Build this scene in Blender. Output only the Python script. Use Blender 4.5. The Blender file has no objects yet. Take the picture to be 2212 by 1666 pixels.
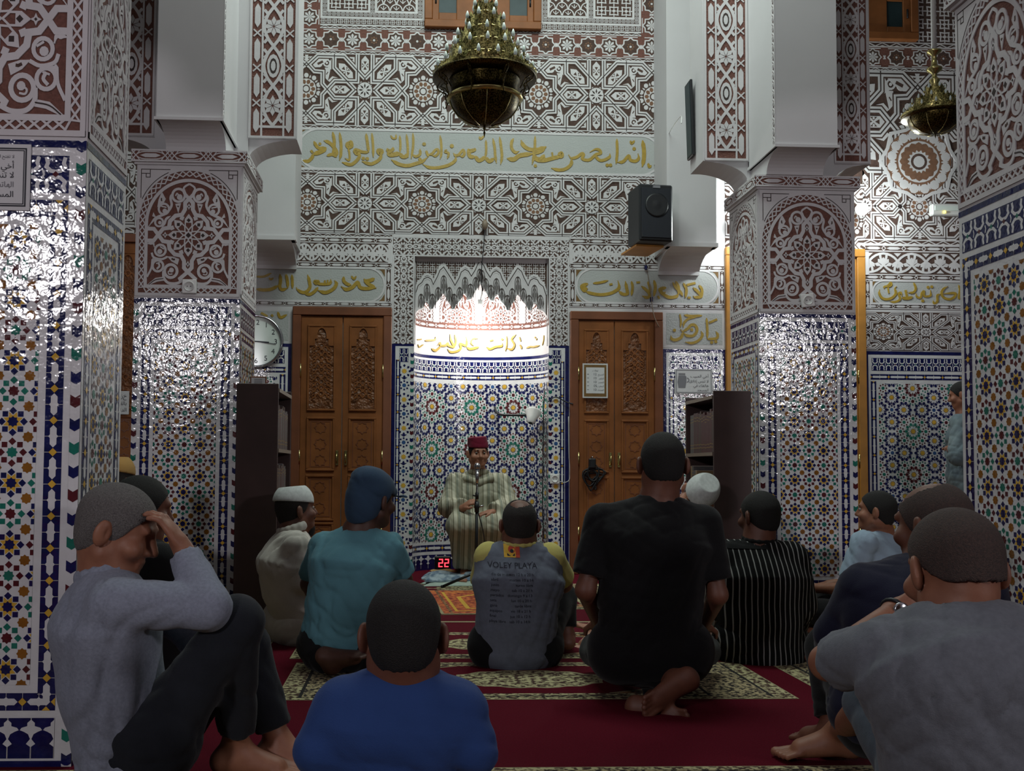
import bpy, math, random
import numpy as np
from mathutils import Vector, Matrix
from mathutils.bvhtree import BVHTree
random.seed(7); rng = np.random.default_rng(7)
SC = bpy.context.scene; COL = SC.collection
PI = math.pi

# ------------------------------------------------------------------ camera
FPX, PPX, PPY, CAMZ = 2200.0, 985.0, 905.0, 0.9
YAW = math.atan((PPX - 888) / FPX); PITCH = math.atan((1015 - PPY) / FPX); ROLL = .007
fw = np.array([math.sin(YAW)*math.cos(PITCH), math.cos(YAW)*math.cos(PITCH), math.sin(PITCH)])
_r = np.array([math.cos(YAW), -math.sin(YAW), 0.]); _u = np.cross(_r, fw)
RT = _r*math.cos(ROLL) + _u*math.sin(ROLL); UP = -_r*math.sin(ROLL) + _u*math.cos(ROLL)
cd = bpy.data.cameras.new('camera'); cam = bpy.data.objects.new('camera', cd); COL.objects.link(cam)
cd.sensor_width = 36; cd.sensor_fit = 'HORIZONTAL'; cd.lens = 36*FPX/2212
cd.shift_x = (1106 - PPX)/2212; cd.shift_y = (PPY - 833)/2212; cd.clip_start = .05
cam.matrix_world = Matrix(((RT[0], UP[0], -fw[0], 0), (RT[1], UP[1], -fw[1], 0), (RT[2], UP[2], -fw[2], CAMZ), (0, 0, 0, 1)))
SC.camera = cam

# ------------------------------------------------------------------ world, lamps, exposure
SC.view_settings.view_transform = 'Standard'; SC.view_settings.look = 'None'
SC.view_settings.exposure = 0.0; SC.view_settings.gamma = 1
SC.cycles.max_bounces = 5; SC.cycles.diffuse_bounces = 3; SC.cycles.glossy_bounces = 3
SC.cycles.sample_clamp_indirect = 4.0; SC.cycles.caustics_reflective = False; SC.cycles.caustics_refractive = False
w = bpy.data.worlds.new('hall_air'); SC.world = w; w.use_nodes = True
w.node_tree.nodes['Background'].inputs[0].default_value = (.62, .68, .72, 1)
w.node_tree.nodes['Background'].inputs[1].default_value = .045
def lamp(name, loc, e, col, rad=.1, kind='POINT', size=1, aim=None):
    l = bpy.data.lights.new(name, kind); o = bpy.data.objects.new(name, l); COL.objects.link(o)
    o.location = loc; l.energy = e; l.color = col
    if kind == 'AREA':
        l.shape = 'RECTANGLE'; l.size, l.size_y = size
        o.rotation_euler = (Vector(aim) - Vector(loc)).to_track_quat('-Z', 'Y').to_euler()
    else: l.shadow_soft_size = rad
    return o
lamp('lamp_rear_aisle', (-3.4, -3.0, 2.82), 350, (1, .95, 1), .3)
lamp('lamp_rear_side', (5.7, -3.0, 2.8), 350, (1, .94, .98), .3)
lamp('lamp_hall_ceiling', (.6, 5.8, 6.35), 195, (.86, 1, .92), kind='AREA', size=(3.2, 1.4), aim=(.6, 8.3, 2.0))

# ------------------------------------------------------------------ layout helpers
def ray(px, py): return fw*FPX + RT*(px - PPX) - UP*(py - PPY)
def at(px, py, Y):                      # the point of the plane y = Y behind a place in the photo
    d = ray(px, py); t = Y/d[1]; return np.array([0, 0, CAMZ]) + d*t
def atf(px, py, Z=0.):
    d = ray(px, py); t = (Z - CAMZ)/d[2]; return np.array([0, 0, CAMZ]) + d*t
WY = 8.9                                 # the back wall

# ------------------------------------------------------------------ materials
def lin(c):
    c = c/255.; return c/12.92 if c <= .04045 else ((c + .055)/1.055)**2.4
def rgb(r, g, b): return (lin(r), lin(g), lin(b), 1)
MATS = {}
def mat(name, col, rough=.6, metal=0., noise=None, bump=None, col2=None, emit=None, spec=None, sheen=0, ramp=None, alpha=None):
    """noise=(scale, amount): colour mottling; bump=(scale, strength, dist); col2: second colour of the mottling"""
    m = bpy.data.materials.new(name); m.use_nodes = True; nt = m.node_tree; b = nt.nodes['Principled BSDF']
    b.inputs['Base Color'].default_value = col; b.inputs['Roughness'].default_value = rough
    b.inputs['Metallic'].default_value = metal
    if spec is not None: b.inputs['Specular IOR Level'].default_value = spec
    if sheen: b.inputs['Sheen Weight'].default_value = sheen
    tc = None
    if noise or bump:
        tc = nt.nodes.new('ShaderNodeTexCoord')
    if noise:
        n = nt.nodes.new('ShaderNodeTexNoise'); n.inputs['Scale'].default_value = noise[0]; n.inputs['Detail'].default_value = 4
        nt.links.new(tc.outputs['Object'], n.inputs['Vector'])
        r = nt.nodes.new('ShaderNodeValToRGB'); nt.links.new(n.outputs[0], r.inputs[0])
        c2 = col2 or tuple(x*(1 - noise[1]) for x in col[:3]) + (1,)
        r.color_ramp.elements[0].color = c2; r.color_ramp.elements[0].position = .5 - (ramp or .2)
        r.color_ramp.elements[1].color = col; r.color_ramp.elements[1].position = .5 + (ramp or .2)
        nt.links.new(r.outputs[0], b.inputs['Base Color'])
    if bump:
        n = nt.nodes.new('ShaderNodeTexNoise'); n.inputs['Scale'].default_value = bump[0]; n.inputs['Detail'].default_value = 2
        nt.links.new(tc.outputs['Object'], n.inputs['Vector'])
        bp = nt.nodes.new('ShaderNodeBump'); bp.inputs['Strength'].default_value = bump[1]; bp.inputs['Distance'].default_value = bump[2]
        nt.links.new(n.outputs[0], bp.inputs['Height']); nt.links.new(bp.outputs[0], b.inputs['Normal'])
    if emit:
        b.inputs['Emission Color'].default_value = emit[0]; b.inputs['Emission Strength'].default_value = emit[1]
    MATS[name] = m; return m
TB = (30, .22, .012)                     # the unevenness of hand-set glazed tile
mat('plaster', rgb(206, 203, 205), .75, noise=(9, .1), bump=(60, .25, .004))
mat('plaster_smooth', rgb(204, 202, 204), .7, noise=(3, .05))
mat('plaster_panel', rgb(172, 174, 173), .8, bump=(70, .5, .006))
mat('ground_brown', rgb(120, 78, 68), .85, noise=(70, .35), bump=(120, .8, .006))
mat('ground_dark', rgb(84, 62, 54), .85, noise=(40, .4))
mat('ground_warm', rgb(128, 92, 70), .85, noise=(30, .3))
mat('line_dark', rgb(56, 44, 42), .85)
mat('gold', rgb(172, 142, 50), .45, noise=(30, .25), bump=(80, .4, .004))
mat('gold_dark', rgb(120, 88, 40), .6, noise=(40, .35))
mat('tile_white', rgb(222, 222, 224), .1, noise=(14, .12), bump=TB)
mat('tile_navy', rgb(30, 34, 92), .1, noise=(20, .45), bump=TB)
mat('tile_teal', rgb(36, 122, 106), .1, noise=(20, .3), bump=TB)
mat('tile_maroon', rgb(92, 36, 42), .1, noise=(20, .3), bump=TB)
mat('tile_yellow', rgb(226, 180, 70), .1, noise=(20, .25), bump=TB)
mat('tile_ochre', rgb(150, 98, 36), .1, noise=(20, .3), bump=TB)
mat('tile_blue', rgb(60, 96, 150), .1, noise=(20, .3), bump=TB)
mat('grout', rgb(186, 184, 180), .5, noise=(60, .25))
mat('wood', rgb(140, 86, 48), .5, noise=(6, .35), bump=(50, .12, .004), spec=.2)
mat('wood_red', rgb(122, 72, 46), .42, noise=(6, .3))
mat('wood_carved', rgb(126, 76, 42), .5, noise=(20, .5), bump=(26, 1.0, .03))
mat('wood_yellow', rgb(186, 128, 52), .45, noise=(8, .25))
mat('wood_dark', rgb(74, 54, 52), .5, noise=(5, .3))
mat('shelf_edge', rgb(128, 112, 96), .5)
mat('brass', rgb(204, 190, 124), .28, metal=1., noise=(90, .75), ramp=.06)
mat('brass_plain', rgb(206, 192, 132), .25, metal=1., noise=(20, .3))
mat('brass_dark', rgb(96, 82, 46), .35, metal=1., noise=(120, .85), ramp=.05)
mat('bulb_off', rgb(210, 220, 214), .15)
mat('black_plastic', rgb(22, 24, 28), .45)
mat('black_grille', rgb(20, 24, 34), .7, bump=(260, .6, .003))
mat('white_plastic', rgb(214, 214, 212), .4)
mat('paper', rgb(206, 206, 208), .8, noise=(5, .05))
mat('ink', rgb(48, 50, 58), .8)
mat('ink_soft', rgb(120, 120, 126), .8)
mat('glass_dark', rgb(46, 62, 66), .35, noise=(9, .3), spec=.15)
mat('chrome', rgb(190, 190, 196), .18, metal=1.)
mat('carpet', rgb(92, 10, 30), .95, noise=(180, .35), bump=(300, .5, .004), spec=.1)
mat('carpet_line', rgb(168, 160, 122), .95, noise=(90, .35))
mat('carpet_black', rgb(24, 18, 18), .95, noise=(90, .3))
mat('carpet_cream', rgb(182, 174, 132), .95, noise=(44, .9), col2=rgb(66, 42, 30), ramp=.04)
mat('carpet_dark', rgb(172, 156, 118), .95, noise=(52, .9), col2=rgb(34, 24, 22), ramp=.04)
mat('carpet_brown', rgb(158, 112, 70), .95, noise=(40, .9), col2=rgb(48, 26, 20), ramp=.05)
mat('rug_orange', rgb(206, 112, 54), .95, noise=(30, .5), col2=rgb(132, 42, 36), ramp=.06)
mat('rug_yellow', rgb(222, 176, 62), .95, noise=(60, .3))
mat('light_bulb', (1, 1, 1, 1), .3, emit=((1, .99, .95, 1), 14))
mat('led_red', (1, .05, .05, 1), .3, emit=((1, .04, .06, 1), 3))
mat('led_yellow', (1, .8, .1, 1), .3, emit=((1, .8, .15, 1), 3))

# ------------------------------------------------------------------ mesh builder and objects
class MB:
    def __init__(s): s.v = []; s.f = []; s.m = []; s.names = []; s.smooth = []
    def mi(s, name):
        if name not in s.names: s.names.append(name)
        return s.names.index(name)
    def poly(s, pts, m, sm=False):
        n = len(s.v); s.v.extend([tuple(map(float, p)) for p in pts]); s.f.append(list(range(n, n + len(pts)))); s.m.append(s.mi(m)); s.smooth.append(sm)
    def grid(s, vs, fs, m, sm=False):
        n = len(s.v); s.v.extend([tuple(map(float, p)) for p in vs]); k = s.mi(m)
        for f in fs: s.f.append([n + i for i in f]); s.m.append(k); s.smooth.append(sm)
    def box(s, a, b, m, M=None, bev=0.):
        (x0, y0, z0), (x1, y1, z1) = a, b
        if bev:
            c = [(x0+x1)/2, (y0+y1)/2, (z0+z1)/2]; h = [abs(x1-x0)/2, abs(y1-y0)/2, abs(z1-z0)/2]
            e = min(bev, min(h)*.49); vs = []; idx = {}
            for sx in (-1, 1):
                for sy in (-1, 1):
                    for sz in (-1, 1):
                        for ax in range(3):
                            p = [sx*(h[0]-e), sy*(h[1]-e), sz*(h[2]-e)]; p[ax] = (sx, sy, sz)[ax]*h[ax]
                            idx[sx, sy, sz, ax] = len(vs); vs.append([c[i]+p[i] for i in range(3)])
            fs = []
            for ax in range(3):
                o = [(1, 2), (2, 0), (0, 1)][ax]
                for sg in (-1, 1):
                    q = []
                    for (p, r) in ((-1, -1), (1, -1), (1, 1), (-1, 1)):
                        k = [0, 0, 0]; k[ax] = sg; k[o[0]] = p; k[o[1]] = r; q.append(idx[(*k, ax)])
                    fs.append(q if sg > 0 else q[::-1])
            for ax in range(3):
                a1, a2 = [(1, 2), (2, 0), (0, 1)][ax]
                for s1 in (-1, 1):
                    for s2 in (-1, 1):
                        k = [0, 0, 0]; k[a1] = s1; k[a2] = s2; k[ax] = -1; l = list(k); l[ax] = 1
                        q = [idx[(*k, a1)], idx[(*l, a1)], idx[(*l, a2)], idx[(*k, a2)]]
                        fs.append(q if s1*s2 < 0 else q[::-1])
            for sx in (-1, 1):
                for sy in (-1, 1):
                    for sz in (-1, 1):
                        q = [idx[sx, sy, sz, 0], idx[sx, sy, sz, 1], idx[sx, sy, sz, 2]]
                        fs.append(q if sx*sy*sz > 0 else q[::-1])
        else:
            vs = [(x0,y0,z0),(x1,y0,z0),(x1,y1,z0),(x0,y1,z0),(x0,y0,z1),(x1,y0,z1),(x1,y1,z1),(x0,y1,z1)]
            fs = [(0,3,2,1),(4,5,6,7),(0,1,5,4),(1,2,6,5),(2,3,7,6),(3,0,4,7)]
        if M is not None: vs = [M @ Vector(v) for v in vs]
        s.grid(vs, fs, m)
    def lathe(s, prof, c, m, n=32, sm=True, a0=0, a1=2*PI, M=None):
        full = abs(a1 - a0 - 2*PI) < 1e-6; k = n if full else n + 1; vs = []; fs = []
        for (r, z) in prof:
            for i in range(k):
                a = a0 + (a1 - a0)*i/n; v = Vector((r*math.cos(a), r*math.sin(a), z))
                if M is not None: v = M @ v
                vs.append((c[0]+v[0], c[1]+v[1], c[2]+v[2]))
        for j in range(len(prof) - 1):
            for i in range(n):
                i2 = (i + 1) % k; fs.append((j*k+i, j*k+i2, (j+1)*k+i2, (j+1)*k+i))
        s.grid(vs, fs, m, sm)
    def tube(s, pts, r, m, n=8, caps=True):
        P = [np.array(p, float) for p in pts]; R = r if isinstance(r, (list, tuple)) else [r]*len(P)
        vs = []; fs = []; up = np.array([.13, .27, .95])
        t0 = P[1]-P[0]; t0 /= np.linalg.norm(t0); a = np.cross(up, t0)
        if np.linalg.norm(a) < .1: a = np.cross([1, 0, 0], t0)
        a /= np.linalg.norm(a)
        for i, p in enumerate(P):
            t = P[min(i+1, len(P)-1)] - P[max(i-1, 0)]; t = t/(np.linalg.norm(t)+1e-12)
            a = a - t*(a@t); a /= np.linalg.norm(a)+1e-12; b = np.cross(t, a)
            for k in range(n):
                an = 2*PI*k/n; vs.append(p + R[i]*(a*math.cos(an) + b*math.sin(an)))
        for i in range(len(P)-1):
            for k in range(n): fs.append((i*n+k, i*n+(k+1) % n, (i+1)*n+(k+1) % n, (i+1)*n+k))
        if caps: fs.append(tuple(range(n))[::-1]); fs.append(tuple(range((len(P)-1)*n, len(P)*n)))
        s.grid(vs, fs, m, True)
    def ball(s, c, r, m, n=16, sc=(1, 1, 1)):
        k = n//2; prof = [(math.sin(PI*i/k), -math.cos(PI*i/k)) for i in range(k+1)]
        vs = []; fs = []
        for (rr, z) in prof:
            for i in range(n):
                a = 2*PI*i/n; vs.append((c[0]+r*sc[0]*rr*math.cos(a), c[1]+r*sc[1]*rr*math.sin(a), c[2]+r*sc[2]*z))
        for j in range(k):
            for i in range(n): fs.append((j*n+i, j*n+(i+1) % n, (j+1)*n+(i+1) % n, (j+1)*n+i))
        s.grid(vs, fs, m, True)
    def build(s, name, parent=None, **tags):
        me = bpy.data.meshes.new(name); me.from_pydata(s.v, [], s.f)
        for n in s.names: me.materials.append(MATS[n])
        me.polygons.foreach_set('material_index', s.m); me.polygons.foreach_set('use_smooth', s.smooth)
        me.update(); o = bpy.data.objects.new(name, me); COL.objects.link(o)
        return fin(o, parent, **tags)
def fin(o, parent=None, label=None, cat=None, group=None, kind=None):
    if parent is not None:
        o.parent = parent; o.matrix_parent_inverse = Matrix.Translation(-Vector(wloc(parent)))
    if label: o['label'] = label
    if cat: o['category'] = cat
    if group: o['group'] = group
    if kind: o['kind'] = kind
    return o
def wloc(o):
    v = Vector(o.location)
    if o.parent: v = v + Vector(wloc(o.parent)) + o.matrix_parent_inverse.to_translation()
    return v
def thing(name, loc, label, cat, group=None, kind=None):
    o = bpy.data.objects.new(name, None); COL.objects.link(o); o.location = loc; o.empty_display_size = .05
    return fin(o, None, label, cat, group, kind)

# ------------------------------------------------------------------ flat ornament: items are (points, height, material)
def tf(items, sx=1, sy=None, rot=0, tx=0, ty=0, dz=0):
    sy = sx if sy is None else sy; c, s = math.cos(rot), math.sin(rot); M = np.array([[c*sx, -s*sy], [s*sx, c*sy]])
    return [(np.asarray(p)@M.T + (tx, ty), z + dz, m) for p, z, m in items]
def rib(pts, w, m, z, closed=False, taper=None):
    P = np.asarray(pts, float); n = len(P); out = []
    if closed: P = np.vstack([P, P[:1]]); n += 1
    d = np.diff(P, axis=0); L = np.linalg.norm(d, axis=1); L[L < 1e-9] = 1e-9; d = d/L[:, None]
    nn = np.stack([-d[:, 1], d[:, 0]], 1); off = np.zeros((n, 2))
    for i in range(n):
        if closed: a, b = nn[(i-1) % (n-1)], nn[i % (n-1)]
        else: a, b = nn[max(i-1, 0)], nn[min(i, n-2)]
        t = a + b; l = np.linalg.norm(t)
        if l < .3: off[i] = b
        else:
            t /= l; off[i] = t/max(.5, t@b)
    W = np.full(n, w/2.)
    if taper is not None:
        s = np.concatenate([[0], np.cumsum(L)]); s /= s[-1]
        W = W*np.clip(np.minimum(s/taper[0] if taper[0] else 1e9, (1-s)/taper[1] if taper[1] else 1e9), .25, 1)
    A = P + off*W[:, None]; B = P - off*W[:, None]
    for i in range(n-1): out.append((np.array([A[i], B[i], B[i+1], A[i+1]]), z, m))
    return out
def cr(pts, n=6, closed=False):
    P = np.asarray(pts, float)
    Q = np.vstack([P[-1:], P, P[:2]]) if closed else np.vstack([2*P[0]-P[1], P, 2*P[-1]-P[-2]])
    out = []; k = len(P) if closed else len(P)-1
    for i in range(k):
        a, b, c, d = Q[i:i+4]
        for j in range(n):
            t = j/n; out.append(.5*((2*b) + (c-a)*t + (2*a-5*b+4*c-d)*t*t + (3*b-a-3*c+d)*t**3))
    if not closed: out.append(P[-1])
    return np.array(out)
def circ(c, r, n=20, a0=0., a1=2*PI, ry=None):
    a = np.linspace(a0, a1, n, endpoint=abs(a1-a0-2*PI) > 1e-6)
    return np.stack([c[0]+r*np.cos(a), c[1]+(ry or r)*np.sin(a)], 1)
def starp(c, n, r1, r2, a0=0.):
    k = np.arange(2*n); a = a0 + PI*k/n; r = np.where(k % 2 == 0, r1, r2)
    return np.stack([c[0]+r*np.cos(a), c[1]+r*np.sin(a)], 1)
def pol(pts, m, z): return [(np.asarray(pts, float), z, m)]
def rect(x0, y0, x1, y1, m, z): return pol([(x0, y0), (x1, y0), (x1, y1), (x0, y1)], m, z)
def sq(c, h, m, z, rot=0.):
    a = rot + PI/4 + PI/2*np.arange(4); return pol(np.stack([c[0]+h*1.4142*np.cos(a), c[1]+h*1.4142*np.sin(a)], 1), m, z)
def clipr(p, x0, y0, x1, y1):
    for ax, lim, sg in ((0, x0, 1), (0, x1, -1), (1, y0, 1), (1, y1, -1)):
        d = sg*(p[:, ax] - lim)
        if (d >= 0).all(): continue
        if (d < 0).all(): return None
        out = []; n = len(p)
        for i in range(n):
            j = (i+1) % n
            if d[i] >= 0: out.append(p[i])
            if (d[i] >= 0) != (d[j] >= 0):
                t = d[i]/(d[i]-d[j]); out.append(p[i]+(p[j]-p[i])*t)
        if len(out) < 3: return None
        p = np.array(out)
    return p
def clip_items(items, x0, y0, x1, y1):
    out = []
    for p, z, m in items:
        q = clipr(np.asarray(p), x0, y0, x1, y1)
        if q is not None: out.append((q, z, m))
    return out
_J = [0]
def emit(mb, items, f, sides=False):
    for p, z, m in items:
        _J[0] = (_J[0] + 1) % 89; z = z + _J[0]*4e-6 if z > .001 else z   # no two faces share a plane
        p = np.asarray(p); q = np.roll(p, -1, 0); ar = (p[:, 0]*q[:, 1]-q[:, 0]*p[:, 1]).sum()
        if abs(ar) < 2e-8: continue
        if ar < 0: p = p[::-1]
        mb.poly([f(u, v, z) for u, v in p], m)
        if sides and z > 0:
            for i in range(len(p)):
                a, b = p[i], p[(i+1) % len(p)]
                mb.poly([f(a[0], a[1], 0), f(b[0], b[1], 0), f(b[0], b[1], z), f(a[0], a[1], z)], m)
def plane(o, U, V, N):
    o, U, V, N = [np.array(x, float) for x in (o, U, V, N)]
    return lambda u, v, z: o + U*u + V*v + N*z
wallf = plane((0, WY, 0), (1, 0, 0), (0, 0, 1), (0, -1, 0))
# ------------------------------------------------------------------ ornament library
Wt = 'plaster'
def mir(items, x=True, y=True):
    out = list(items)
    if x: out += tf(items, -1, 1)
    if y: out = out + tf(out, 1, -1)
    return out
def strap(pts, w=64, g='line_dark'):
    return rib(pts, w*1.5, 'ground_dark', .0043) + rib(pts, w, Wt, .0052) + rib(pts, w*.22, g, .0062)
def motif(c, rot, L, Wd):
    a = pol([(-L, 0), (-L*.55, -Wd), (L*.55, -Wd), (L, 0), (L*.55, Wd), (-L*.55, Wd)], Wt, .0036)
    for s in (1, -1):
        a += pol([(s*L*.1, 0), (s*L*.42, Wd*.45), (s*L*.42, -Wd*.45)], 'ground_dark', .0044)
        a += pol([(0, s*Wd*.18), (L*.26, s*Wd*.85), (-L*.26, s*Wd*.85)], 'ground_dark', .0044)
        a += sq((0, s*Wd*.62), L*.07, Wt, .005, PI/4)
    return tf(a, rot=rot, tx=c[0], ty=c[1])
def flower(c, R, n=10, br='ground_warm'):
    a = pol(circ((0, 0), .66*R, 24), Wt, .0036) + pol(circ((0, 0), .26*R, 16), 'ground_dark', .0042) + pol(circ((0, 0), .18*R, 14), Wt, .005)
    for k in range(n):
        an = 2*PI*k/n
        a += tf(pol([(.3*R, 0), (.42*R, .13*R), (.56*R, .1*R), (.62*R, 0), (.56*R, -.1*R), (.42*R, -.13*R)], br, .0046), rot=an)
        a += tf(pol(circ((.87*R, 0), .155*R, 8, PI/8, 2*PI+PI/8), Wt, .0038), rot=an+PI/n)
        a += tf(pol([(.7*R, 0), (.82*R, .06*R), (.95*R, 0), (.82*R, -.06*R)], Wt, .0038), rot=an)
    return tf(a, tx=c[0], ty=c[1])
def leaf(pts, slit=True):
    a = pol(pts, Wt, .0038); P = np.asarray(pts, float); c = P.mean(0)
    if slit: a += rib([P[0]*.25 + c*.75, c, P[len(P)//2]*.3 + c*.7], np.ptp(P[:, 0])*.1 + 5, 'ground_dark', .0046)
    return a
def spiral(c, r):
    return rib(circ(c, r*.8, 14), r*.36, Wt, .004, True) + pol(circ(c, r*.3, 8), Wt, .004)
_U = None
def unit():
    """one repeat of the carved strapwork, centred on its eight point star, x -933..933, y -540..540"""
    global _U
    if _U is not None: return _U
    q = strap([(0, 175), (333, 510), (755, 510), (933, 345)])
    q += strap([(120, 540), (120, 128), (480, 128), (677, -85), (677, -262), (807, -270), (933, -400)])
    q += strap([(150, 0), (490, 330), (490, 540)])
    q += motif((305, 285), PI/4, 165, 62)
    q += leaf([(560, 480), (720, 478), (870, 330), (760, 330), (640, 400)]) + spiral((610, 400), 62) + spiral((735, 385), 55)
    q += leaf([(545, 330), (640, 330), (640, 180), (590, 130)]) + leaf([(520, 200), (590, 130), (560, 110), (420, 175)], False)
    q += leaf([(540, 470), (600, 340), (530, 300)], False)
    q += leaf([(165, 500), (290, 500), (170, 385)]) + leaf([(830, 500), (933, 490), (933, 400)]) + leaf([(905, 520), (933, 520), (933, 440)], False)
    q += pol([(45, 130), (105, 120), (110, 60)], Wt, .0036)
    a = mir(q)
    for s in (1, -1): a += motif((0, s*375), PI/2, 150, 60) + motif((s*400, 0), 0, 165, 60)
    a += pol(circ((0, 0), 118, 20), Wt, .0058)
    for k in range(8): a += tf(pol([(26, 0), (62, 14), (104, 0), (62, -14)], 'line_dark', .0068), rot=k*PI/4)
    a += flower((933, 0), 238)
    _U = a; return a
def fill_unit(x0, z0, x1, z1, xs, W, H, zc):
    out = rect(x0, z0, x1, z1, 'ground_dark', .0005); k = math.floor((x0 - xs)/W) - 1
    while xs + k*W - W/2 < x1:
        out += clip_items(tf(unit(), W/1866, H/1080, tx=xs+k*W, ty=zc), x0, z0, x1, z1); k += 1
    return out
def zig(x0, z0, x1, z1, n=None):
    """thin border of triangles between two fillets"""
    h = z1 - z0; L = x1 - x0; n = n or max(2, round(L/(h*2.6)))
    out = rect(x0, z0, x1, z1, 'ground_dark', .0008)
    f = h*.2
    out += rect(x0, z0, x1, z0+f, Wt, .0045) + rect(x0, z1-f, x1, z1, Wt, .0045)
    pts = [(x0 + L*i/(2*n), z0 + f if i % 2 == 0 else z1 - f) for i in range(2*n+1)]
    out += rib(pts, h*.16, Wt, .004)
    for i in range(n): out += pol([(x0+L*(i+.3)/n, z0+f), (x0+L*(i+.7)/n, z0+f), (x0+L*(i+.5)/n, z0+f+h*.22)], Wt, .0042)
    return out
def rope(x0, z0, x1, z1, n=None, br='ground_dark'):
    """border of lenses parted by small diamonds"""
    h = z1 - z0; L = x1 - x0; n = n or max(1, round(L/(h*2.9))); p = L/n; c = (z0+z1)/2
    out = rect(x0, z0, x1, z1, br, .0008) + rect(x0, z0, x1, z0+h*.16, Wt, .0045) + rect(x0, z1-h*.16, x1, z1, Wt, .0045)
    for i in range(n):
        xc = x0 + p*(i+.5)
        out += pol([(xc-.36*p, c), (xc-.2*p, c-h*.2), (xc+.2*p, c-h*.2), (xc+.36*p, c), (xc+.2*p, c+h*.2), (xc-.2*p, c+h*.2)], Wt, .004)
        for s in (1, -1): out += rib([(xc-p*.5, c+s*h*.3), (xc-p*.4, c), (xc-.5*p, c-s*h*.3)], h*.1, Wt, .004) + rib([(xc+p*.5, c+s*h*.3), (xc+p*.4, c), (xc+.5*p, c-s*h*.3)], h*.1, Wt, .004)
    return out
def vert(items, x0, z0):
    """turn a horizontal band, drawn from (0, 0), upright"""
    return [(np.stack([x0 - np.asarray(p)[:, 1], z0 + np.asarray(p)[:, 0]], 1), z, m) for p, z, m in items]
def starband(x0, z0, x1, z1, n):
    h = z1 - z0; p = (x1-x0)/n; c = (z0+z1)/2; out = rect(x0, z0, x1, z1, 'ground_brown', .0008)
    for i in range(n):
        xc = x0 + p*(i+.5); R = min(p*.5, h*.46)
        out += pol(starp((xc, c), 8, R, R*.8, 0), Wt, .004) + pol(starp((xc, c), 8, R*.84, R*.66, 0), 'ground_dark', .0046)
        if i % 2: out += [q for q in flower((xc, c), R*.62, 8)]
        else:
            for k in range(8): out += tf(pol([(0, 0), (R*.45, R*.13), (R*.62, 0), (R*.45, -R*.13)], Wt, .0052), rot=k*PI/4, tx=xc, ty=c)
        for s in (1, -1):
            out += rib([(xc+p*.5-R*.1, c-s*R*.2), (xc+p*.5+R*.1, c+s*R*.2)], h*.05, Wt, .004)
            out += rect(xc-p*.34, c+s*h*.44-h*.02, xc+p*.34, c+s*h*.44+h*.02, Wt, .004)
    return out
def arcband(x0, z0, x1, z1, n):
    h = z1 - z0; p = (x1-x0)/n; out = rect(x0, z0, x1, z1, 'ground_dark', .0008)
    for i in range(-1, n+1):
        for up in (0, 1):
            xc = x0 + p*(i+.5+.5*up); zb = z0 + h*.06 if not up else z1 - h*.06; s = 1 if not up else -1
            a = np.linspace(0, PI, 15); pts = np.stack([xc + .62*p*np.cos(a), zb + s*.86*h*np.sin(a)], 1)
            out += rib(pts, h*.1, Wt, .0044)
            cz = zb + s*.28*h
            for k in range(5):
                an = PI*(k+.5)/5; d = np.array([math.cos(an), s*math.sin(an)]); t = np.array([-d[1], d[0]]); b = np.array([xc, cz])
                if not up or k in (1, 2, 3): out += pol([b+d*h*.06, b+d*h*.3+t*h*.09, b+d*h*.42, b+d*h*.3-t*h*.09], Wt, .0036)
            out += pol([(xc-.13*p, zb-s*.0*h), (xc+.13*p, zb), (xc, zb+s*.16*h)], Wt, .004)
    return clip_items(out, x0, z0, x1, z1)
def flowerband(L, h, n):
    """arabesque border, drawn along x from 0"""
    p = L/n; out = rect(0, 0, L, h, 'ground_dark', .0008) + rect(0, 0, L, h*.07, Wt, .0045) + rect(0, h*.93, L, h, Wt, .0045); c = h/2
    for i in range(n):
        xc = p*(i+.5)
        for k in range(8): out += tf(pol([(h*.05, 0), (h*.15, h*.055), (h*.24, 0), (h*.15, -h*.055)], Wt, .004), rot=k*PI/4+PI/8, tx=xc, ty=c)
        q = rib(cr([(0, h*.42), (p*.13, h*.3), (p*.27, h*.2), (p*.36, h*.34), (p*.47, h*.4)], 4), h*.07, Wt, .0042)
        q += rib(cr([(p*.16, 0), (p*.27, h*.1), (p*.4, h*.1), (p*.5, 0)], 4), h*.07, Wt, .0042)
        q += pol([(p*.2, h*.42), (p*.3, h*.31), (p*.34, h*.42)], Wt, .004) + pol([(p*.04, h*.3), (p*.1, h*.24), (p*.13, h*.4), (p*.06, h*.42)], Wt, .004)
        q += pol(circ((p*.42, h*.22), h*.06, 8), Wt, .004) + pol([(p*.28, 0), (p*.35, h*.05), (p*.44, 0)], Wt, .004) + pol([(p*.13, h*.16), (p*.2, h*.16), (p*.2, h*.07)], Wt, .004)
        out += tf(mir(q), tx=xc, ty=c)
    return out
def geo(x0, z0, x1, z1, p):
    """fine all-over star lattice"""
    out = rect(x0, z0, x1, z1, 'ground_dark', .0008); nx = max(1, round((x1-x0)/p)); nz = max(1, round((z1-z0)/p)); a = (x1-x0)/nx; b = (z1-z0)/nz
    for i in range(nx):
        for j in range(nz):
            c = (x0+a*(i+.5), z0+b*(j+.5))
            out += tf(rib(starp((0, 0), 4, .48, .3, PI/4), .09, Wt, .004, True), a, b, tx=c[0], ty=c[1])
            out += tf(pol(starp((0, 0), 4, .2, .1, 0), Wt, .004), a, b, tx=c[0], ty=c[1])
            out += tf(rib([(-.5, 0), (-.2, 0)], .08, Wt, .004) + rib([(.2, 0), (.5, 0)], .08, Wt, .004) + rib([(0, .2), (0, .5)], .08, Wt, .004) + rib([(0, -.5), (0, -.2)], .08, Wt, .004), a, b, tx=c[0], ty=c[1])
    return out
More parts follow.
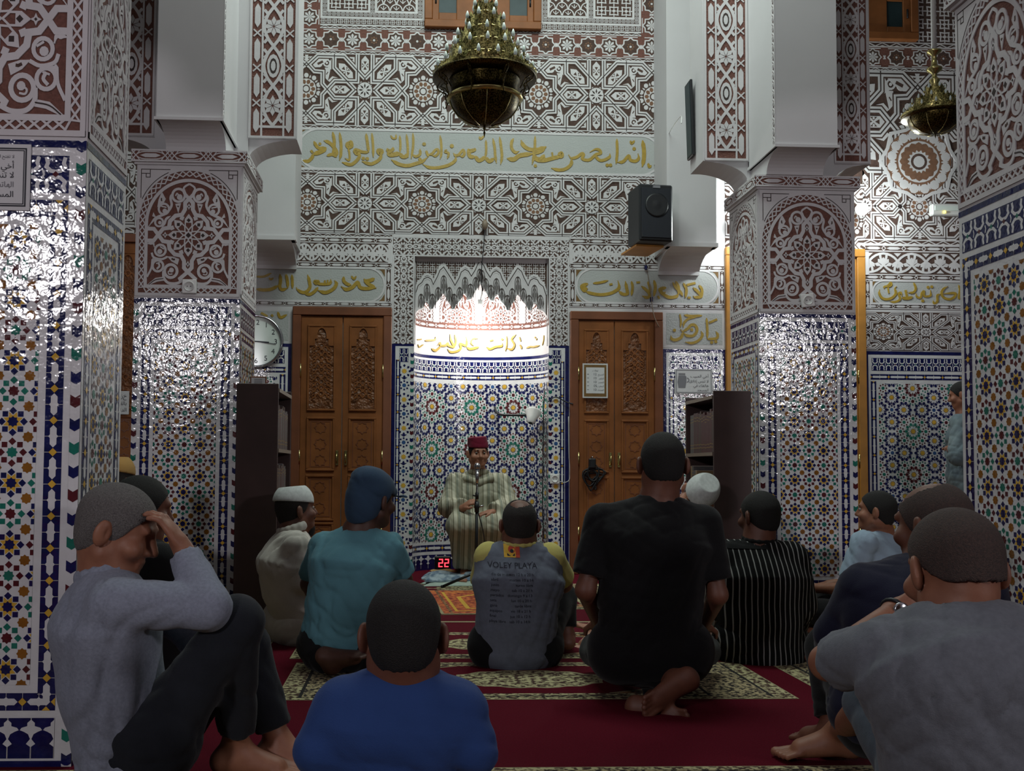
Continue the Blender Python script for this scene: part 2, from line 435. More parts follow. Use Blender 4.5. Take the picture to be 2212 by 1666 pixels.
def scales(x0, z0, x1, z1, p):
    out = rect(x0, z0, x1, z1, 'ground_dark', .0008); nx = max(1, round((x1-x0)/p)); a = (x1-x0)/nx; nz = max(1, round((z1-z0)/(a*.55))); b = (z1-z0)/nz
    for j in range(nz):
        for i in range(-1, nx+1):
            c = (x0+a*(i+.5+.5*(j % 2)), z0+b*j)
            q = rib(circ(c, a*.46, 11, 0, PI, ry=b*.95), a*.09, Wt, .004)
            for k in (-1, 0, 1): q += rib([(c[0], c[1]+b*.1), (c[0]+k*a*.22, c[1]+b*(.7-.18*abs(k)))], a*.06, Wt, .004)
            out += clip_items(q, x0, z0, x1, z1)
    return out
def cartouche(x0, z0, x1, z1, r=None, corner=True, rt=True, lf=True):
    """inscription field with rounded ends and gilt corners"""
    h = z1 - z0; r = r or h*.5; out = rect(x0, z0, x1, z1, 'plaster_panel', .001)
    for (cx, sx, on) in ((x0, 1, lf), (x1, -1, rt)):
        if not on: continue
        for (cz, sz) in ((z0, 1), (z1, -1)):
            out += pol([(cx, cz), (cx+sx*r*.46, cz), (cx+sx*r*.2, cz+sz*r*.16), (cx, cz+sz*r*.5)], 'gold_dark', .003)
        a = np.linspace(-PI/2, PI/2, 15); out += rib(np.stack([cx+sx*(r*1.02-r*np.cos(a)), (z0+z1)/2+h*.5*np.sin(a)], 1), h*.05, Wt, .0045)
    out += rect(x0, z0-h*.03, x1, z0+h*.03, Wt, .0045) + rect(x0, z1-h*.03, x1, z1+h*.03, Wt, .0045)
    return out

# pillar panel: arched arabesque, u -648..648, v -730..830
_P = None
def pillar_panel():
    global _P
    if _P is not None: return _P
    q = rect(612, -730, 648, 830, Wt, .005) + rect(0, -730, 648, -692, Wt, .005)
    an = np.linspace(0, PI/2, 22); ax = 612*np.cos(an); ay = 165 + 612*np.sin(an)
    for i in range(21): q += pol([(ax[i+1], ay[i+1]), (ax[i], ay[i]), (ax[i], 830), (ax[i+1], 830)], Wt, .005)
    q += rib([(600, 440), (600, 785), (240, 785)], 9, 'line_dark', .0056) + rib([(490, 785), (490, 690), (540, 690), (540, 735), (490, 735)], 9, 'line_dark', .0056) + rib([(540, 735), (600, 735)], 9, 'line_dark', .0056)
    q += rib(np.stack([640*np.cos(np.linspace(.42, 1.15, 14)), 165+640*np.sin(np.linspace(.42, 1.15, 14))], 1), 9, 'line_dark', .0056)
    # lattice border
    L1, L2, L3 = 575, 820, 576*PI/2
    def path(s):
        if s < L1: return np.array([s, -655.]), np.array([0., 1.])
        s -= L1
        if s < L2: return np.array([575., -655+s]), np.array([-1., 0.])
        a = min(PI/2, (s-L2)/576); return np.array([576*math.cos(a), 165+576*math.sin(a)]), -np.array([math.cos(a), math.sin(a)])
    tot = L1+L2+L3; n = 27
    for ph in (0, 1):
        pts = []
        for i in range(n+1):
            c, nn = path(min(tot*i/n, tot-.01)); pts.append(c + nn*(33 if (i+ph) % 2 else -33))
        q += rib(pts, 15, Wt, .0045)
    a2 = np.linspace(0, PI/2, 20)
    q += rib([(0, -615), (525, -615)] + list(np.stack([525*np.cos(a2), 135+525*np.sin(a2)], 1)), 40, Wt, .005)
    # knotted cartouche
    car = [(375, 0), (315, 75), (245, 85), (232, 165), (165, 232), (85, 245), (48, 310), (48, 390), (0, 440)]
    q += rib(car, 48, Wt, .005) + rib([(375, 0), (430, 70), (525, 72)], 46, Wt, .005)
    c2 = [(x, -y) for x, y in car]; q += rib(c2, 48, Wt, .005) + rib([(375, 0), (430, -70), (525, -72)], 46, Wt, .005)
    q += rib([(0, 440), (50, 490), (75, 545)], 40, Wt, .0048) + rib([(0, -440), (95, -520), (75, -560)], 44, Wt, .0048)
    q += rib(cr([(75, 540), (60, 580), (0, 618)], 4), 24, Wt, .0046)
    # upper scrolls
    q += rib(circ((132, 478), 78, 20), 30, Wt, .0048, True) + pol(circ((118, 456), 36, 10), Wt, .0044) + rib(cr([(118, 456), (150, 500), (170, 470)], 4), 16, Wt, .0044)
    q += rib(cr([(212, 500), (232, 440), (218, 350), (285, 258), (410, 200), (500, 95)], 5), 30, Wt, .0048, taper=(.05, .2))
    q += rib(circ((312, 310), 64, 18), 26, Wt, .0048, True) + pol(circ((300, 286), 30, 9), Wt, .0044) + rib([(280, 330), (350, 345)], 16, Wt, .0044)
    q += leaf([(342, 520), (290, 432), (318, 380), (395, 330), (382, 420)]) + leaf([(442, 270), (455, 222), (405, 205)], False)
    q += rib(circ((368, 150), 50, 16), 24, Wt, .0048, True) + pol(circ((358, 146), 22, 8), Wt, .0044)
    q += rib(cr([(225, 228), (280, 190), (305, 130), (350, 98)], 4), 30, Wt, .0048, taper=(.2, .1))
    q += leaf([(100, 385), (172, 375), (132, 262)])
    # lower scrolls
    q += rib(circ((345, -185), 66, 18), 28, Wt, .0048, True) + pol(circ((352, -200), 32, 9), Wt, .0044) + rib([(300, -170), (350, -140)], 16, Wt, .0044)
    q += rib(circ((372, -372), 66, 18), 28, Wt, .0048, True) + rib(cr([(372, -330), (352, -372), (385, -410)], 4), 24, Wt, .0044) + rib([(345, -330), (395, -345)], 14, Wt, .0044)
    q += rib(circ((210, -432), 78, 20), 34, Wt, .0048, True) + pol(circ((202, -420), 30, 10), Wt, .0044) + rib(cr([(202, -420), (240, -440), (230, -470), (190, -465)], 4), 14, Wt, .0044)
    q += rib(cr([(420, -150), (440, -100), (505, -108)], 4), 44, Wt, .0046, taper=(.6, .3)) + rib(cr([(255, -262), (330, -292), (425, -270), (452, -215)], 4), 26, Wt, .0048)
    q += leaf([(108, -285), (190, -258), (262, -255), (205, -315), (128, -355)]) + leaf([(430, -270), (455, -300), (415, -330)], False)
    q += leaf([(285, -498), (400, -516), (492, -592), (482, -604), (375, -560), (280, -545)], False) + rib(cr([(300, -522), (400, -540), (480, -596)], 4), 9, 'line_dark', .0054)
    q += rib(cr([(60, -545), (140, -578), (240, -572), (296, -510), (300, -430)], 5), 32, Wt, .0048)
    q += rib(cr([(442, -300), (452, -400), (505, -505)], 4), 24, Wt, .0046) + rib([(395, -300), (440, -300)], 20, Wt, .0046)
    a = mir(q, True, False) + rect(-648, -730, 648, 830, 'ground_brown', .0005)
    for k in range(8):
        r = k*PI/4
        a += tf(rib([(62, 0), (110, 42), (190, 42), (245, 0), (190, -42), (110, -42)], 15, Wt, .0046, True), rot=r)
        a += tf(pol([(150, 42), (190, 42), (245, 0), (190, -42), (150, -42)], Wt, .0044), rot=r) + tf(sq((180, 0), 18, 'line_dark', .0054, PI/4), rot=r)
        a += tf(sq((222, 0), 24, Wt, .0044, PI/4), rot=r+PI/8)
    a += pol(starp((0, 0), 8, 66, 44), Wt, .0046) + sq((0, 0), 24, 'line_dark', .0054, PI/4)
    for s in (1, -1):
        for c in ((s*290, 0), (0, 345), (0, -345)): a += pol(starp(c, 4, 40, 18), Wt, .0046) + sq(c, 8, 'line_dark', .0054, PI/4)
    _P = a; return a
def pillar_panel_at(x0, z0, x1, z1):
    return tf(pillar_panel(), (x1-x0)/1296, (z1-z0)/1560, tx=(x0+x1)/2, ty=z0 + (z1-z0)*730/1560)

# ------------------------------------------------------------------ zellige
def zel_pillar(x0, z0, x1, z1, p, xs):
    """eight-fold stars on white; every tile its own facet"""
    out = rect(x0, z0, x1, z1, 'tile_white', .0006); nz = max(1, round((z1-z0)/p)); pz = (z1-z0)/nz
    i0 = math.floor((x0-xs)/p)-1; i1 = math.ceil((x1-xs)/p)+1
    for i in range(i0, i1+1):
        for j in range(-1, nz+1):
            a = pol(starp((-.5, -.5), 8, .185, .145), 'tile_ochre', .0016)
            if (i+j) % 2: A, B, C = 'tile_navy', 'tile_navy', 'tile_yellow'
            elif ((i-j)//2) % 2: A, B, C = 'tile_teal', 'tile_maroon', 'tile_white'
            else: A, B, C = 'tile_maroon', 'tile_teal', 'tile_white'
            if C != 'tile_white': a += pol(starp((0, 0), 8, .335, .2, PI/8), C, .0012)
            a += pol(starp((0, 0), 8, .185, .14), A, .0018)
            for k in range(4):
                a += tf(sq((.355, 0), .088, B, .0016, PI/4), rot=k*PI/2) + tf(sq((.35, 0), .088, B, .0016, PI/4), rot=k*PI/2+PI/4)
            out += clip_items(tf(a, p, pz, tx=xs+p*i, ty=z0+pz*(j+.5)), x0, z0, x1, z1)
    return out
def lens_band(x0, z0, x1, z1, p):
    """navy border with white cartouches and yellow lozenges"""
    h = z1-z0; n = max(1, round((x1-x0)/p)); p = (x1-x0)/n; c = (z0+z1)/2
    out = rect(x0, z0, x1, z1, 'tile_navy', .0006)
    for i in range(n+1):
        out += clip_items(sq((x0+p*i, c), h*.17, 'tile_yellow', .0016, PI/4), x0, z0, x1, z1)
        if i < n:
            xc = x0+p*(i+.5); e = p*.5-h*.27; hh = h*.19
            out += pol([(xc-e, c), (xc-e+hh, c-hh), (xc-h*.1, c-hh), (xc, c-hh*1.5), (xc+h*.1, c-hh), (xc+e-hh, c-hh), (xc+e, c), (xc+e-hh, c+hh), (xc+h*.1, c+hh), (xc, c+hh*1.5), (xc-h*.1, c+hh), (xc-e+hh, c+hh)], 'tile_white', .0014)
            for xx in (xc, x0+p*i):
                if xx > x0+.001:
                    for s in (1, -1): out += rect(xx-h*.018, min(c+s*h*.2, c+s*h*.5), xx+h*.018, max(c+s*h*.2, c+s*h*.5), 'grout', .0011)
    return out
def script_band(x0, z0, x1, z1, p):
    """interlaced white loops on navy"""
    h = z1-z0; n = max(1, round((x1-x0)/p)); p = (x1-x0)/n; c = (z0+z1)/2; out = rect(x0, z0, x1, z1, 'tile_navy', .0006)
    for i in range(n):
        xc = x0+p*(i+.5); lw = p*.15
        for s in (1, -1):
            pts = [(xc-.36*p, c+s*h*.46), (xc-.3*p, c+s*h*.3), (xc-.36*p, c+s*h*.2), (xc-.18*p, c+s*h*.09), (xc, c+s*h*.07), (xc+.18*p, c+s*h*.09), (xc+.36*p, c+s*h*.2), (xc+.3*p, c+s*h*.3), (xc+.36*p, c+s*h*.46)]
            out += rib(pts, lw, 'tile_white', .0014)
            out += pol([(xc, c+s*h*.16), (xc+.1*p, c+s*h*.3), (xc, c+s*h*.42), (xc-.1*p, c+s*h*.3)], 'tile_navy', .0014)
        out += sq((xc, c), p*.09, ('tile_teal', 'tile_maroon')[i % 2], .0016, PI/4)
        out += rib([(xc-.5*p, c-h*.12), (xc-.44*p, c), (xc-.5*p, c+h*.12)], lw*.5, 'tile_white', .0013)
    return clip_items(out, x0, z0, x1, z1)
def merlon_band(x0, z0, x1, z1, p):
    h = z1-z0; n = max(1, round((x1-x0)/p)); p = (x1-x0)/n; out = rect(x0, z0, x1, z1, 'tile_navy', .0006)
    for i in range(n+1):
        xc = x0+p*i; g = p*.05
        q = pol([(xc-.16*p, z0+h*.88), (xc, z0+h*.96), (xc+.16*p, z0+h*.88), (xc+.16*p, z0+h*.8), (xc+.4*p, z0+h*.76), (xc+.48*p, z0+h*.7), (xc+.3*p, z0+h*.66), (xc+.12*p, z0+h*.6), (xc+.03*p, z0+h*.48), (xc+.2*p, z0+h*.36), (xc, z0+h*.28), (xc-.2*p, z0+h*.36), (xc-.03*p, z0+h*.48), (xc-.12*p, z0+h*.6), (xc-.3*p, z0+h*.66), (xc-.48*p, z0+h*.7), (xc-.4*p, z0+h*.76), (xc-.16*p, z0+h*.8)], 'tile_white', .0014)
        q += rect(xc-g/2, z0, xc+g/2, z0+h*.3, 'grout', .0012) + rect(xc-g/2, z0+h*.93, xc+g/2, z1, 'grout', .0012)
        out += clip_items(q, x0, z0, x1, z1)
    return out
_R = {}
def ros(kind):
    """wall rosettes of radius about 1"""
    if kind in _R: return _R[kind]
    a = []
    if kind[0] == 'B':
        c = {'n': 'tile_navy', 't': 'tile_teal', 'm': 'tile_maroon'}[kind[1]]
        a += pol(starp((0, 0), 10, .4, .25), 'tile_navy', .0013) + pol(starp((0, 0), 10, .32, .22), 'tile_yellow', .0018)
        for k in range(10):
            r = PI/5*k
            a += tf(pol([(.6, 0), (.74, .15), (.93, .17), (1.05, 0), (.93, -.17), (.74, -.15)], c, .0016), rot=r)
            a += tf(pol([(.45, 0), (.68, .09), (.96, 0), (.68, -.09)], c, .0016), rot=r+PI/10)
    else:
        c1, c2 = {'a': ('tile_teal', 'tile_maroon'), 'b': ('tile_maroon', 'tile_teal'), 'c': ('tile_blue', 'tile_navy')}[kind[1]]
        a += pol(starp((0, 0), 8, .42, .34), c1, .0016)
        for k in range(8): a += tf(sq((.82, 0), .165, c2, .0016, PI/4*(k % 2)), rot=k*PI/4)
    _R[kind] = a; return a
def zel_wall(x0, z0, x1, z1, p, xs, zs):
    out = rect(x0, z0, x1, z1, 'tile_white', .0006)
    for i in range(math.floor((x0-xs)/p)-1, math.ceil((x1-xs)/p)+2):
        for j in range(math.floor((z0-zs)/p)-1, math.ceil((z1-zs)/p)+2):
            c = np.array((xs+p*i, zs+p*j)); odd = (i+j) % 2
            its = [('Bm' if odd else 'Bt', (0, 0), .195)]
            its += [('Sb' if odd else 'Sa', (.3*math.cos(k*PI/4),   .3*math.sin(k*PI/4)), .1) for k in range(8)]
            its += [('Bn', (.5, s*.215), .19) for s in (1, -1)] + [('Bn', (s*.215, .5), .19) for s in (1, -1)] + [('Sc', (.5, .5), .11)]
            for kd, d, r in its:
                q = c + np.array(d)*p
                if x0-r*p < q[0] < x1+r*p and z0-r*p < q[1] < z1+r*p:
                    out += clip_items(tf(ros(kd), r*p, tx=q[0], ty=q[1]), x0, z0, x1, z1)
    return out
# ------------------------------------------------------------------ the hall: floor, walls, niche, doors, windows
def up(its, d=.0009): return [(p, z+d, mm) for p, z, mm in its]
def WX(px, py=700): return at(px, py, WY)[0]
def WZ(py, px=1040): return at(px, py, WY)[2]
def WR(x0, y0, x1, y1):
    ym, xm = (y0+y1)/2, (x0+x1)/2; return WX(x0, ym), WZ(y1, xm), WX(x1, ym), WZ(y0, xm)
floorf = plane((0, 0, 0), (1, 0, 0), (0, 1, 0), (0, 0, 1))
def rug_unit(x0, x1, y0, y1, near=True):
    """one prayer field of the carpet: bands, arch and medallion; the front edge is y0"""
    W, D = x1-x0, y1-y0; b = .085; a = []
    a += rect(x0, y0, x1, y1, 'carpet_line', .0012)
    a += rect(x0+.006, y0+.006, x1-.006, y1-.006, 'carpet_cream', .0016)
    a += rect(x0+b, y0+.035, x1-b, y1-.035, 'carpet_black', .002)
    a += rect(x0+b+.014, y0+.035, x1-b-.014, y1-.035, 'carpet_dark', .0024)
    i = b+.25; a += rect(x0+i, y0+.05, x1-i, y1-.05, 'carpet_black', .0028)
    i += .014; a += rect(x0+i, y0+.06, x1-i, y1-.06, 'carpet_cream', .0031)
    j = i+.05; k = .1
    a += rect(x0+j, y0+k, x1-j, y1-k, 'carpet', .0034)
    for s, xc in ((1, x0+j), (-1, x1-j)):
        for t, yc in ((1, y0+k), (-1, y1-k)):
            a += pol([(xc, yc), (xc+s*.34, yc), (xc+s*.2, yc+t*D*.08), (xc, yc+t*D*.18)], 'carpet_brown', .0036)
            a += rib([(xc+s*.34, yc), (xc+s*.2, yc+t*D*.08), (xc, yc+t*D*.18)], .012, 'carpet_line', .0038)
    c = ((x0+x1)/2, (y0+y1)/2); q = []
    for t in np.linspace(0, 2*PI, 41)[:-1]:
        q.append((c[0]+.33*math.cos(t)*(1+.05*math.cos(14*t)), c[1]+D*.24*math.sin(t)*(1+.05*math.cos(14*t))))
    a += pol(q, 'carpet_line', .0036) + pol([(c[0]+(x-c[0])*.95, c[1]+(y-c[1])*.93) for x, y in q], 'carpet_cream', .0039)
    for s in (1, -1):
        a += pol([(c[0]+s*.34, c[1]-.01), (c[0]+s*.4, c[1]-.022), (c[0]+s*.5, c[1]), (c[0]+s*.4, c[1]+.022), (c[0]+s*.34, c[1]+.01)], 'carpet_line', .0037)
    return a
m = MB(); m.box((-6, -4.5, -.1), (8, WY+.6, 0), 'carpet')
its = []
for (y0, y1) in ((1.35, 2.2), (2.28, 3.12), (4.03, 4.80), (4.9, 5.68), (6.62, 7.3), (7.4, 8.1)):
    for k in (-2, -1, 0, 1, 2):
        sh = {4.9: -.045}.get(y0, 0)
        its += rug_unit(-.52+k*2.21+sh, 1.55+k*2.21+sh, y0, y1)
its += rect(-4, 6.05, 6, 6.09, 'carpet_line', .0015)
emit(m, its, floorf)
m.build('floor', label='red prayer carpet with cream bordered fields across the hall floor', cat='carpet', kind='structure')

NX0, NX1 = WX(893, 900), WX(1185, 900); NXC = (NX0+NX1)/2; NA = (NX1-NX0)/2; NB = .42
NT = WZ(556)                                                   # top of the niche opening
m = MB(); WT = 6.6
def slab(x0, z0, x1, z1): m.box((x0, WY, z0), (x1, WY+.14, z1), 'plaster_smooth')
slab(-6, 0, NX0, WT); slab(NX1, 0, 8, WT); slab(NX0, NT, NX1, WT)
def W(items, sides=True): emit(m, items, wallf, sides)
# main field over the niche
x0, x1 = WX(641, 300), WX(1431, 300)
zr = [WZ(y) for y in (125, 277, 286, 372, 380, 508)]
uw = WX(1165, 200) - WX(915, 200); ux = WX(788, 200)
W(fill_unit(x0, zr[1], x1, zr[0], ux, uw, zr[0]-zr[1], (zr[0]+zr[1])/2))
W(zig(x0, zr[0], x1, WZ(117))); W(zig(x0, zr[2], x1, zr[1])); W(zig(x0, zr[4], x1, zr[3])); W(cartouche(x0+.01, zr[3], x1-.01, zr[2], .19))
W(fill_unit(x0, zr[5], x1, zr[4], WX(788, 440), WX(1165, 440)-WX(920, 440), zr[4]-zr[5], (zr[5]+zr[4])/2))
z72, z118 = WZ(70), WZ(117); sbw = WX(690, 60)-WX(643, 60)
W(starband(x0, z118, x1, z72, 17))
for (xa, s) in ((x0+sbw, 1), (x1, -1)): W(vert(starband(0, 0, 1.6, sbw, 8), xa, z72))
W(zig(x0+sbw, z72, x1-sbw, WZ(62)))
xa, xb = x0+sbw, x1-sbw; win0, win1 = WX(917, 40), WX(1168, 40); zt = WZ(60)
for (a, b) in ((xa, win0), (win1, xb)):
    fr = .05; W(geo(a, zt, b, zt+.05, .05)); W(rect(a, zt+.05, b, zt+1.4, Wt, .002)); c = (a+b)/2
    L, Rr = (geo, scales) if a == xa else (scales, geo)
    W(up(geo(a+.02, zt+.07, b-.02, zt+.11, .04), .002)); W(up(vert(geo(0, 0, 1.2, .04, .04), a+.06, zt+.1), .002)); W(up(vert(geo(0, 0, 1.2, .04, .04), b-.02, zt+.1), .002)); W(up(vert(geo(0, 0, 1.2, .04, .04), c+.02, zt+.1), .002))
    W(up(L(a+.08, zt+.13, c-.04, zt+1.3, .11), .002)); W(up(Rr(c+.04, zt+.13, b-.08, zt+1.3, .11), .002))
# either side of the niche
def side_field(xL, xR, nrope, ltext, rtext, full):
    za, zb, zc, zd, ze, zf, zg = [WZ(y, (960 if xL < 0 else 1330)+0) for y in (508, 516, 529, 570, 582, 655, 665)]
    W(zig(xL, zb, full[1], za)) if xL > 0 else W(zig(full[0], zb, xR, za))
    f0, f1 = full
    W(rope(f0, zc, f1, zb)); W(arcband(f0+.03, zd, f1-.03, zc, 6)); W(rope(xL, ze, xR, zd)); W(rope(xL, zg, xR, zf)); W(rect(f0, zd, f0+.03, zc, Wt, .004) + rect(f1-.03, zd, f1, zc, Wt, .004))
    W(cartouche(xL+.06, zf, xR-.06, ze, None, lf=ltext, rt=rtext))
    for xx, on in ((xL, ltext), (xR-.055, rtext)):
        if on: W(vert(rope(0, 0, ze-zf, .055, 2), xx+.055, zf))
fbw = .175
side_field(WX(470, 620), WX(846, 620), 8, False, True, (WX(633, 550), WX(846, 550)))
side_field(WX(1230, 620), WX(1566, 620), 8, True, True, (WX(1230, 550), WX(1430, 550)))
# flower border round the niche
xo0, xo1 = WX(848, 640), WX(1229, 640); zo = WZ(514); zlow = WZ(745); zin = NT
W(tf(flowerband(xo1-xo0, zo-zin, 9), tx=xo0, ty=zin))
W(vert(flowerband(zin-zlow, NX0-xo0, 5), NX0, zlow)); W(vert(flowerband(zin-zlow, xo1-NX1, 5), xo1, zlow))
W(rect(xo0, zo, xo1, zo+.02, Wt, .005))
# tiled jambs of the niche
def jamb(a, b):
    z = zlow; nv = .055
    W(rect(a, 0, b, z, 'tile_white', .0008), False)
    lo, hi = (a, b) if a < NXC else (b, a); s = 1 if a < NXC else -1
    W(rect(min(lo, lo+s*.035), 0, max(lo, lo+s*.035), z, 'tile_navy', .0014) + rect(min(a, b), z-.02, max(a, b), z, 'tile_navy', .0015), False)
    u0 = lo+s*.04; u1 = lo+s*.075
    W(up(vert(lens_band(0, 0, z-.16, .04, .15), max(u0, u0+s*.04), .02)), False)
    xc = lo+s*.115
    W(up(tf(script_band(0, 0, .08, .12, .04), tx=min(lo+s*.07, lo+s*.15), ty=z-.16)), False)
    k = 0; zz = z-.24
    while zz > .1:
        if k % 2 == 0: W(tf(pol(starp((0, 0), 8, .026, .016), 'tile_yellow', .002) + sum([tf(pol([(.034, 0), (.05, .012), (.062, 0), (.05, -.012)], 'tile_navy', .002), rot=j*PI/4) for j in range(8)], []), tx=xc, ty=zz), False)
        else: W(tf(ros('Sc'), .045, tx=xc, ty=zz) + tf(pol([(-.03, .07), (.03, .07), (0, .05)], 'tile_navy', .002), tx=xc, ty=zz), False)
        zz -= .125; k += 1
    k = 0; zz = .03
    while zz < z-.05:                                          # chevrons on the arris
        e = hi-s*.03; W(pol([(min(e, hi), zz), ((e+hi)/2, zz-.008), (max(e, hi), zz), (max(e, hi), zz+.03), ((e+hi)/2, zz+.022), (min(e, hi), zz+.03)], ('tile_navy', 'tile_teal', 'tile_navy', 'tile_maroon')[k % 4], .002), False); zz += .062; k += 1
jamb(WX(844, 900), NX0); jamb(NX1, WX(1229, 900))
# right of the right-hand door: name panel and tile
xa, xb = WX(1432, 760), WX(1568, 760); z0, z1 = WZ(752, 1500), WZ(672, 1500)
W(rect(xa, z0, xb, z1, Wt, .001) + rect(xa+.03, z0+.03, xb-.03, z1-.02, 'plaster_panel', .002))
def dado(xa, xb, zt):
    W(rect(xa, 0, xb, zt, 'tile_white', .0008) + rect(xa, zt-.03, xb, zt, 'tile_navy', .0014) + rect(xa, 0, xa+.03, zt, 'tile_navy', .0014) + rect(xb-.03, 0, xb, zt, 'tile_navy', .0014), False)
    W(up(script_band(xa+.06, zt-.175, xb-.06, zt-.06, .062)), False)
    W(up(lens_band(xa+.05, zt-.255, xb-.05, zt-.205, .16)), False); W(up(vert(lens_band(0, 0, zt-.5, .05, .16), xa+.1, .23) + vert(lens_band(0, 0, zt-.5, .05, .16), xb-.05, .23)), False)
    W(up(zel_wall(xa+.12, .3, xb-.12, zt-.29, .385, (xa+xb)/2, .5)), False); W(up(lens_band(xa+.05, .2, xb-.05, .25, .16)), False); W(up(merlon_band(xa+.03, .02, xb-.03, .17, .09)), False)
dado(xa, xb, WZ(755, 1500))
# left of the left-hand door, partly behind the pillar
xl0, xl1 = WX(470, 760), WX(630, 760)
W(rect(xl0, WZ(740, 590), xl1, WZ(668, 590), Wt, .001) + rect(xl0+.03, WZ(736, 590), xl1-.03, WZ(672, 590), 'plaster_panel', .002)); dado(xl0, xl1, WZ(742, 590))
# outer bays
def bay(xa, xb, W0, Hc, sh):
    zb = WZ(1000)
    z = [WZ(y, 1970) for y in (760, 675, 667, 608, 598, 545, 530, 518, 155, 147, 104, 92)]
    dado(xa, xb, z[0]); zz = z[0]
    W(fill_unit(xa, z[0]+.01, xb, z[1], sh, .78, z[1]-z[0]-.01, (z[0]+z[1])/2)); W(rope(xa, z[2]-.005, xb, z[2]+.04)); W(cartouche(xa+.08, z[2]+.045, xb, z[3], None, rt=False)); W(rope(xa, z[3]+.005, xb, z[4]+.02))
    W(vert(rope(0, 0, z[3]-z[2], .055, 2), xa+.06, z[2])); W(arcband(xa+.05, z[4]+.02, xb, z[5], 9)); W(rope(xa, z[5], xb, z[6])); W(zig(xa, z[6], xb, z[7]))
    h = (z[8]-z[7])/2
    fx = WX(1985, 400) if xa > 0 else sh; za, zb_ = z[7], z[7]+h*.78; zc_ = (WZ(350, 1985) if xa > 0 else (zb_+z[8])/2)
    W(fill_unit(xa, za, xb, zb_, fx-.5, 1.0, h*.78, (za+zb_)/2)); W(fill_unit(xa, zb_, xb, z[8], fx-.72, 1.44, (z[8]-zb_), (zb_+z[8])/2))
    W([(p, q+.004, mm) for p, q, mm in pol(circ((fx, zc_), .3, 32), 'ground_warm', .0026) + flower((fx, zc_), .29, 16) + rib(starp((fx, zc_), 8, .36, .31), .03, Wt, .005, True)])
    W(zig(xa, z[8], xb, z[9])); W(starband(xa, z[9], xb, z[10], 11)); W(zig(xa, z[10], xb, z[11])); W(geo(xa, z[11], xb, z[11]+1.3, .12))
bay(WX(1868, 760), WX(1868, 760)+2.4, 1, 1, WX(1995, 420))
bay(-4.6, WX(292, 420), 1, 1, WX(240, 420))
for a, b in ((WX(292, 420), WX(470, 600)), (WX(1566, 500), WX(1868, 500))): W(fill_unit(a, WZ(535, 1500), b, WZ(150, 1500), (a+b)/2, 1.0, .66, WZ(470, 1500)))
# wall piers carrying the arches
for (xa, xb) in ((-1.43, -.985), (2.15, 2.575)):
    yf = 8.45; zb = 2.8; m.box((xa, yf, zb), (xb, WY, WT), 'plaster_smooth'); m.box((xa-.012, yf-.015, zb), (xb+.012, yf+.1, zb+.035), 'plaster_smooth')
    n = 8; pr = [(yf + .42*math.sin(PI/2*i/n), zb - .16*(1-math.cos(PI/2*i/n))) for i in range(n+1)] + [(WY, zb-.16), (WY, zb)]
    pts = [(yf+.02, zb)] + pr
    for xx in (xa+.03, xb-.03): m.poly([(xx, y, z) for y, z in pts], 'plaster_smooth')
    for i in range(len(pts)-1): m.poly([(xa+.03, *pts[i]), (xb-.03, *pts[i]), (xb-.03, *pts[i+1]), (xa+.03, *pts[i+1])], 'plaster_smooth')
back = m.build('wall_back', label='carved plaster and tiled wall around the prayer niche', cat='wall', kind='structure')

# niche
tt = np.linspace(PI, 0, 81); ex = NXC + NA*np.cos(tt); ey = WY + NB*np.sin(tt)**.8
es = np.concatenate([[0], np.cumsum(np.hypot(np.diff(ex), np.diff(ey)))]); NL = es[-1]
def nichef(u, v, z):
    u = min(max(u, 0), NL); X = np.interp(u, es, ex); Y = np.interp(u, es, ey); e = .004
    a, b = min(u+e, NL), max(u-e, 0); t = np.array([np.interp(a, es, ex)-np.interp(b, es, ex), np.interp(a, es, ey)-np.interp(b, es, ey)]); t /= np.linalg.norm(t)
    return (X + t[1]*z, Y - t[0]*z, v)
def nz(py): return at(1040, py, WY+NB)[2]
m = MB()
zs = [0, nz(1197), nz(1190), nz(1176), nz(826), nz(822), nz(811), nz(806), nz(783), nz(778), nz(772), nz(714), nz(701), NT]
def strips(z0, z1, mt, k=48, zz=0.):
    for i in range(k): m.poly([nichef(NL*i/k, z0, zz), nichef(NL*(i+1)/k, z0, zz), nichef(NL*(i+1)/k, z1, zz), nichef(NL*i/k, z1, zz)], mt, True)
strips(0, zs[10], 'tile_white'); strips(zs[10], NT+.25, 'plaster'); strips(zs[9], zs[10], 'tile_navy', 48, .002)
def notbase(its): return [q for q in its if not (np.ptp(np.asarray(q[0])[:, 0]) > .8)]
for its, z0, z1 in ((merlon_band(0, .015, NL, zs[1], .085), 0, zs[1]), (lens_band(0, zs[2], NL, zs[3], .16), zs[2], zs[3]), (lens_band(0, zs[5], NL, zs[6], .14), zs[5], zs[6]), (script_band(0, zs[7], NL, zs[8], .06), zs[7], zs[8])):
    strips(z0, z1, 'tile_navy', 48, .0006); emit(m, [(p, z+.0008, mm) for p, z, mm in notbase(its)], nichef)
emit(m, [(p, z+.0006, mm) for p, z, mm in notbase(zel_wall(.01, zs[3]+.03, NL-.01, zs[4]-.02, .385, NL/2-.06, nz(881)))], nichef)
strips(zs[11], zs[12], 'ground_brown', 48, .001); emit(m, notbase(rope(0, zs[11], NL, zs[12], 16, 'ground_brown')), nichef)
strips(zs[12], NT+.24, 'ground_brown', 48, .001); k = 4; wd = NL/k
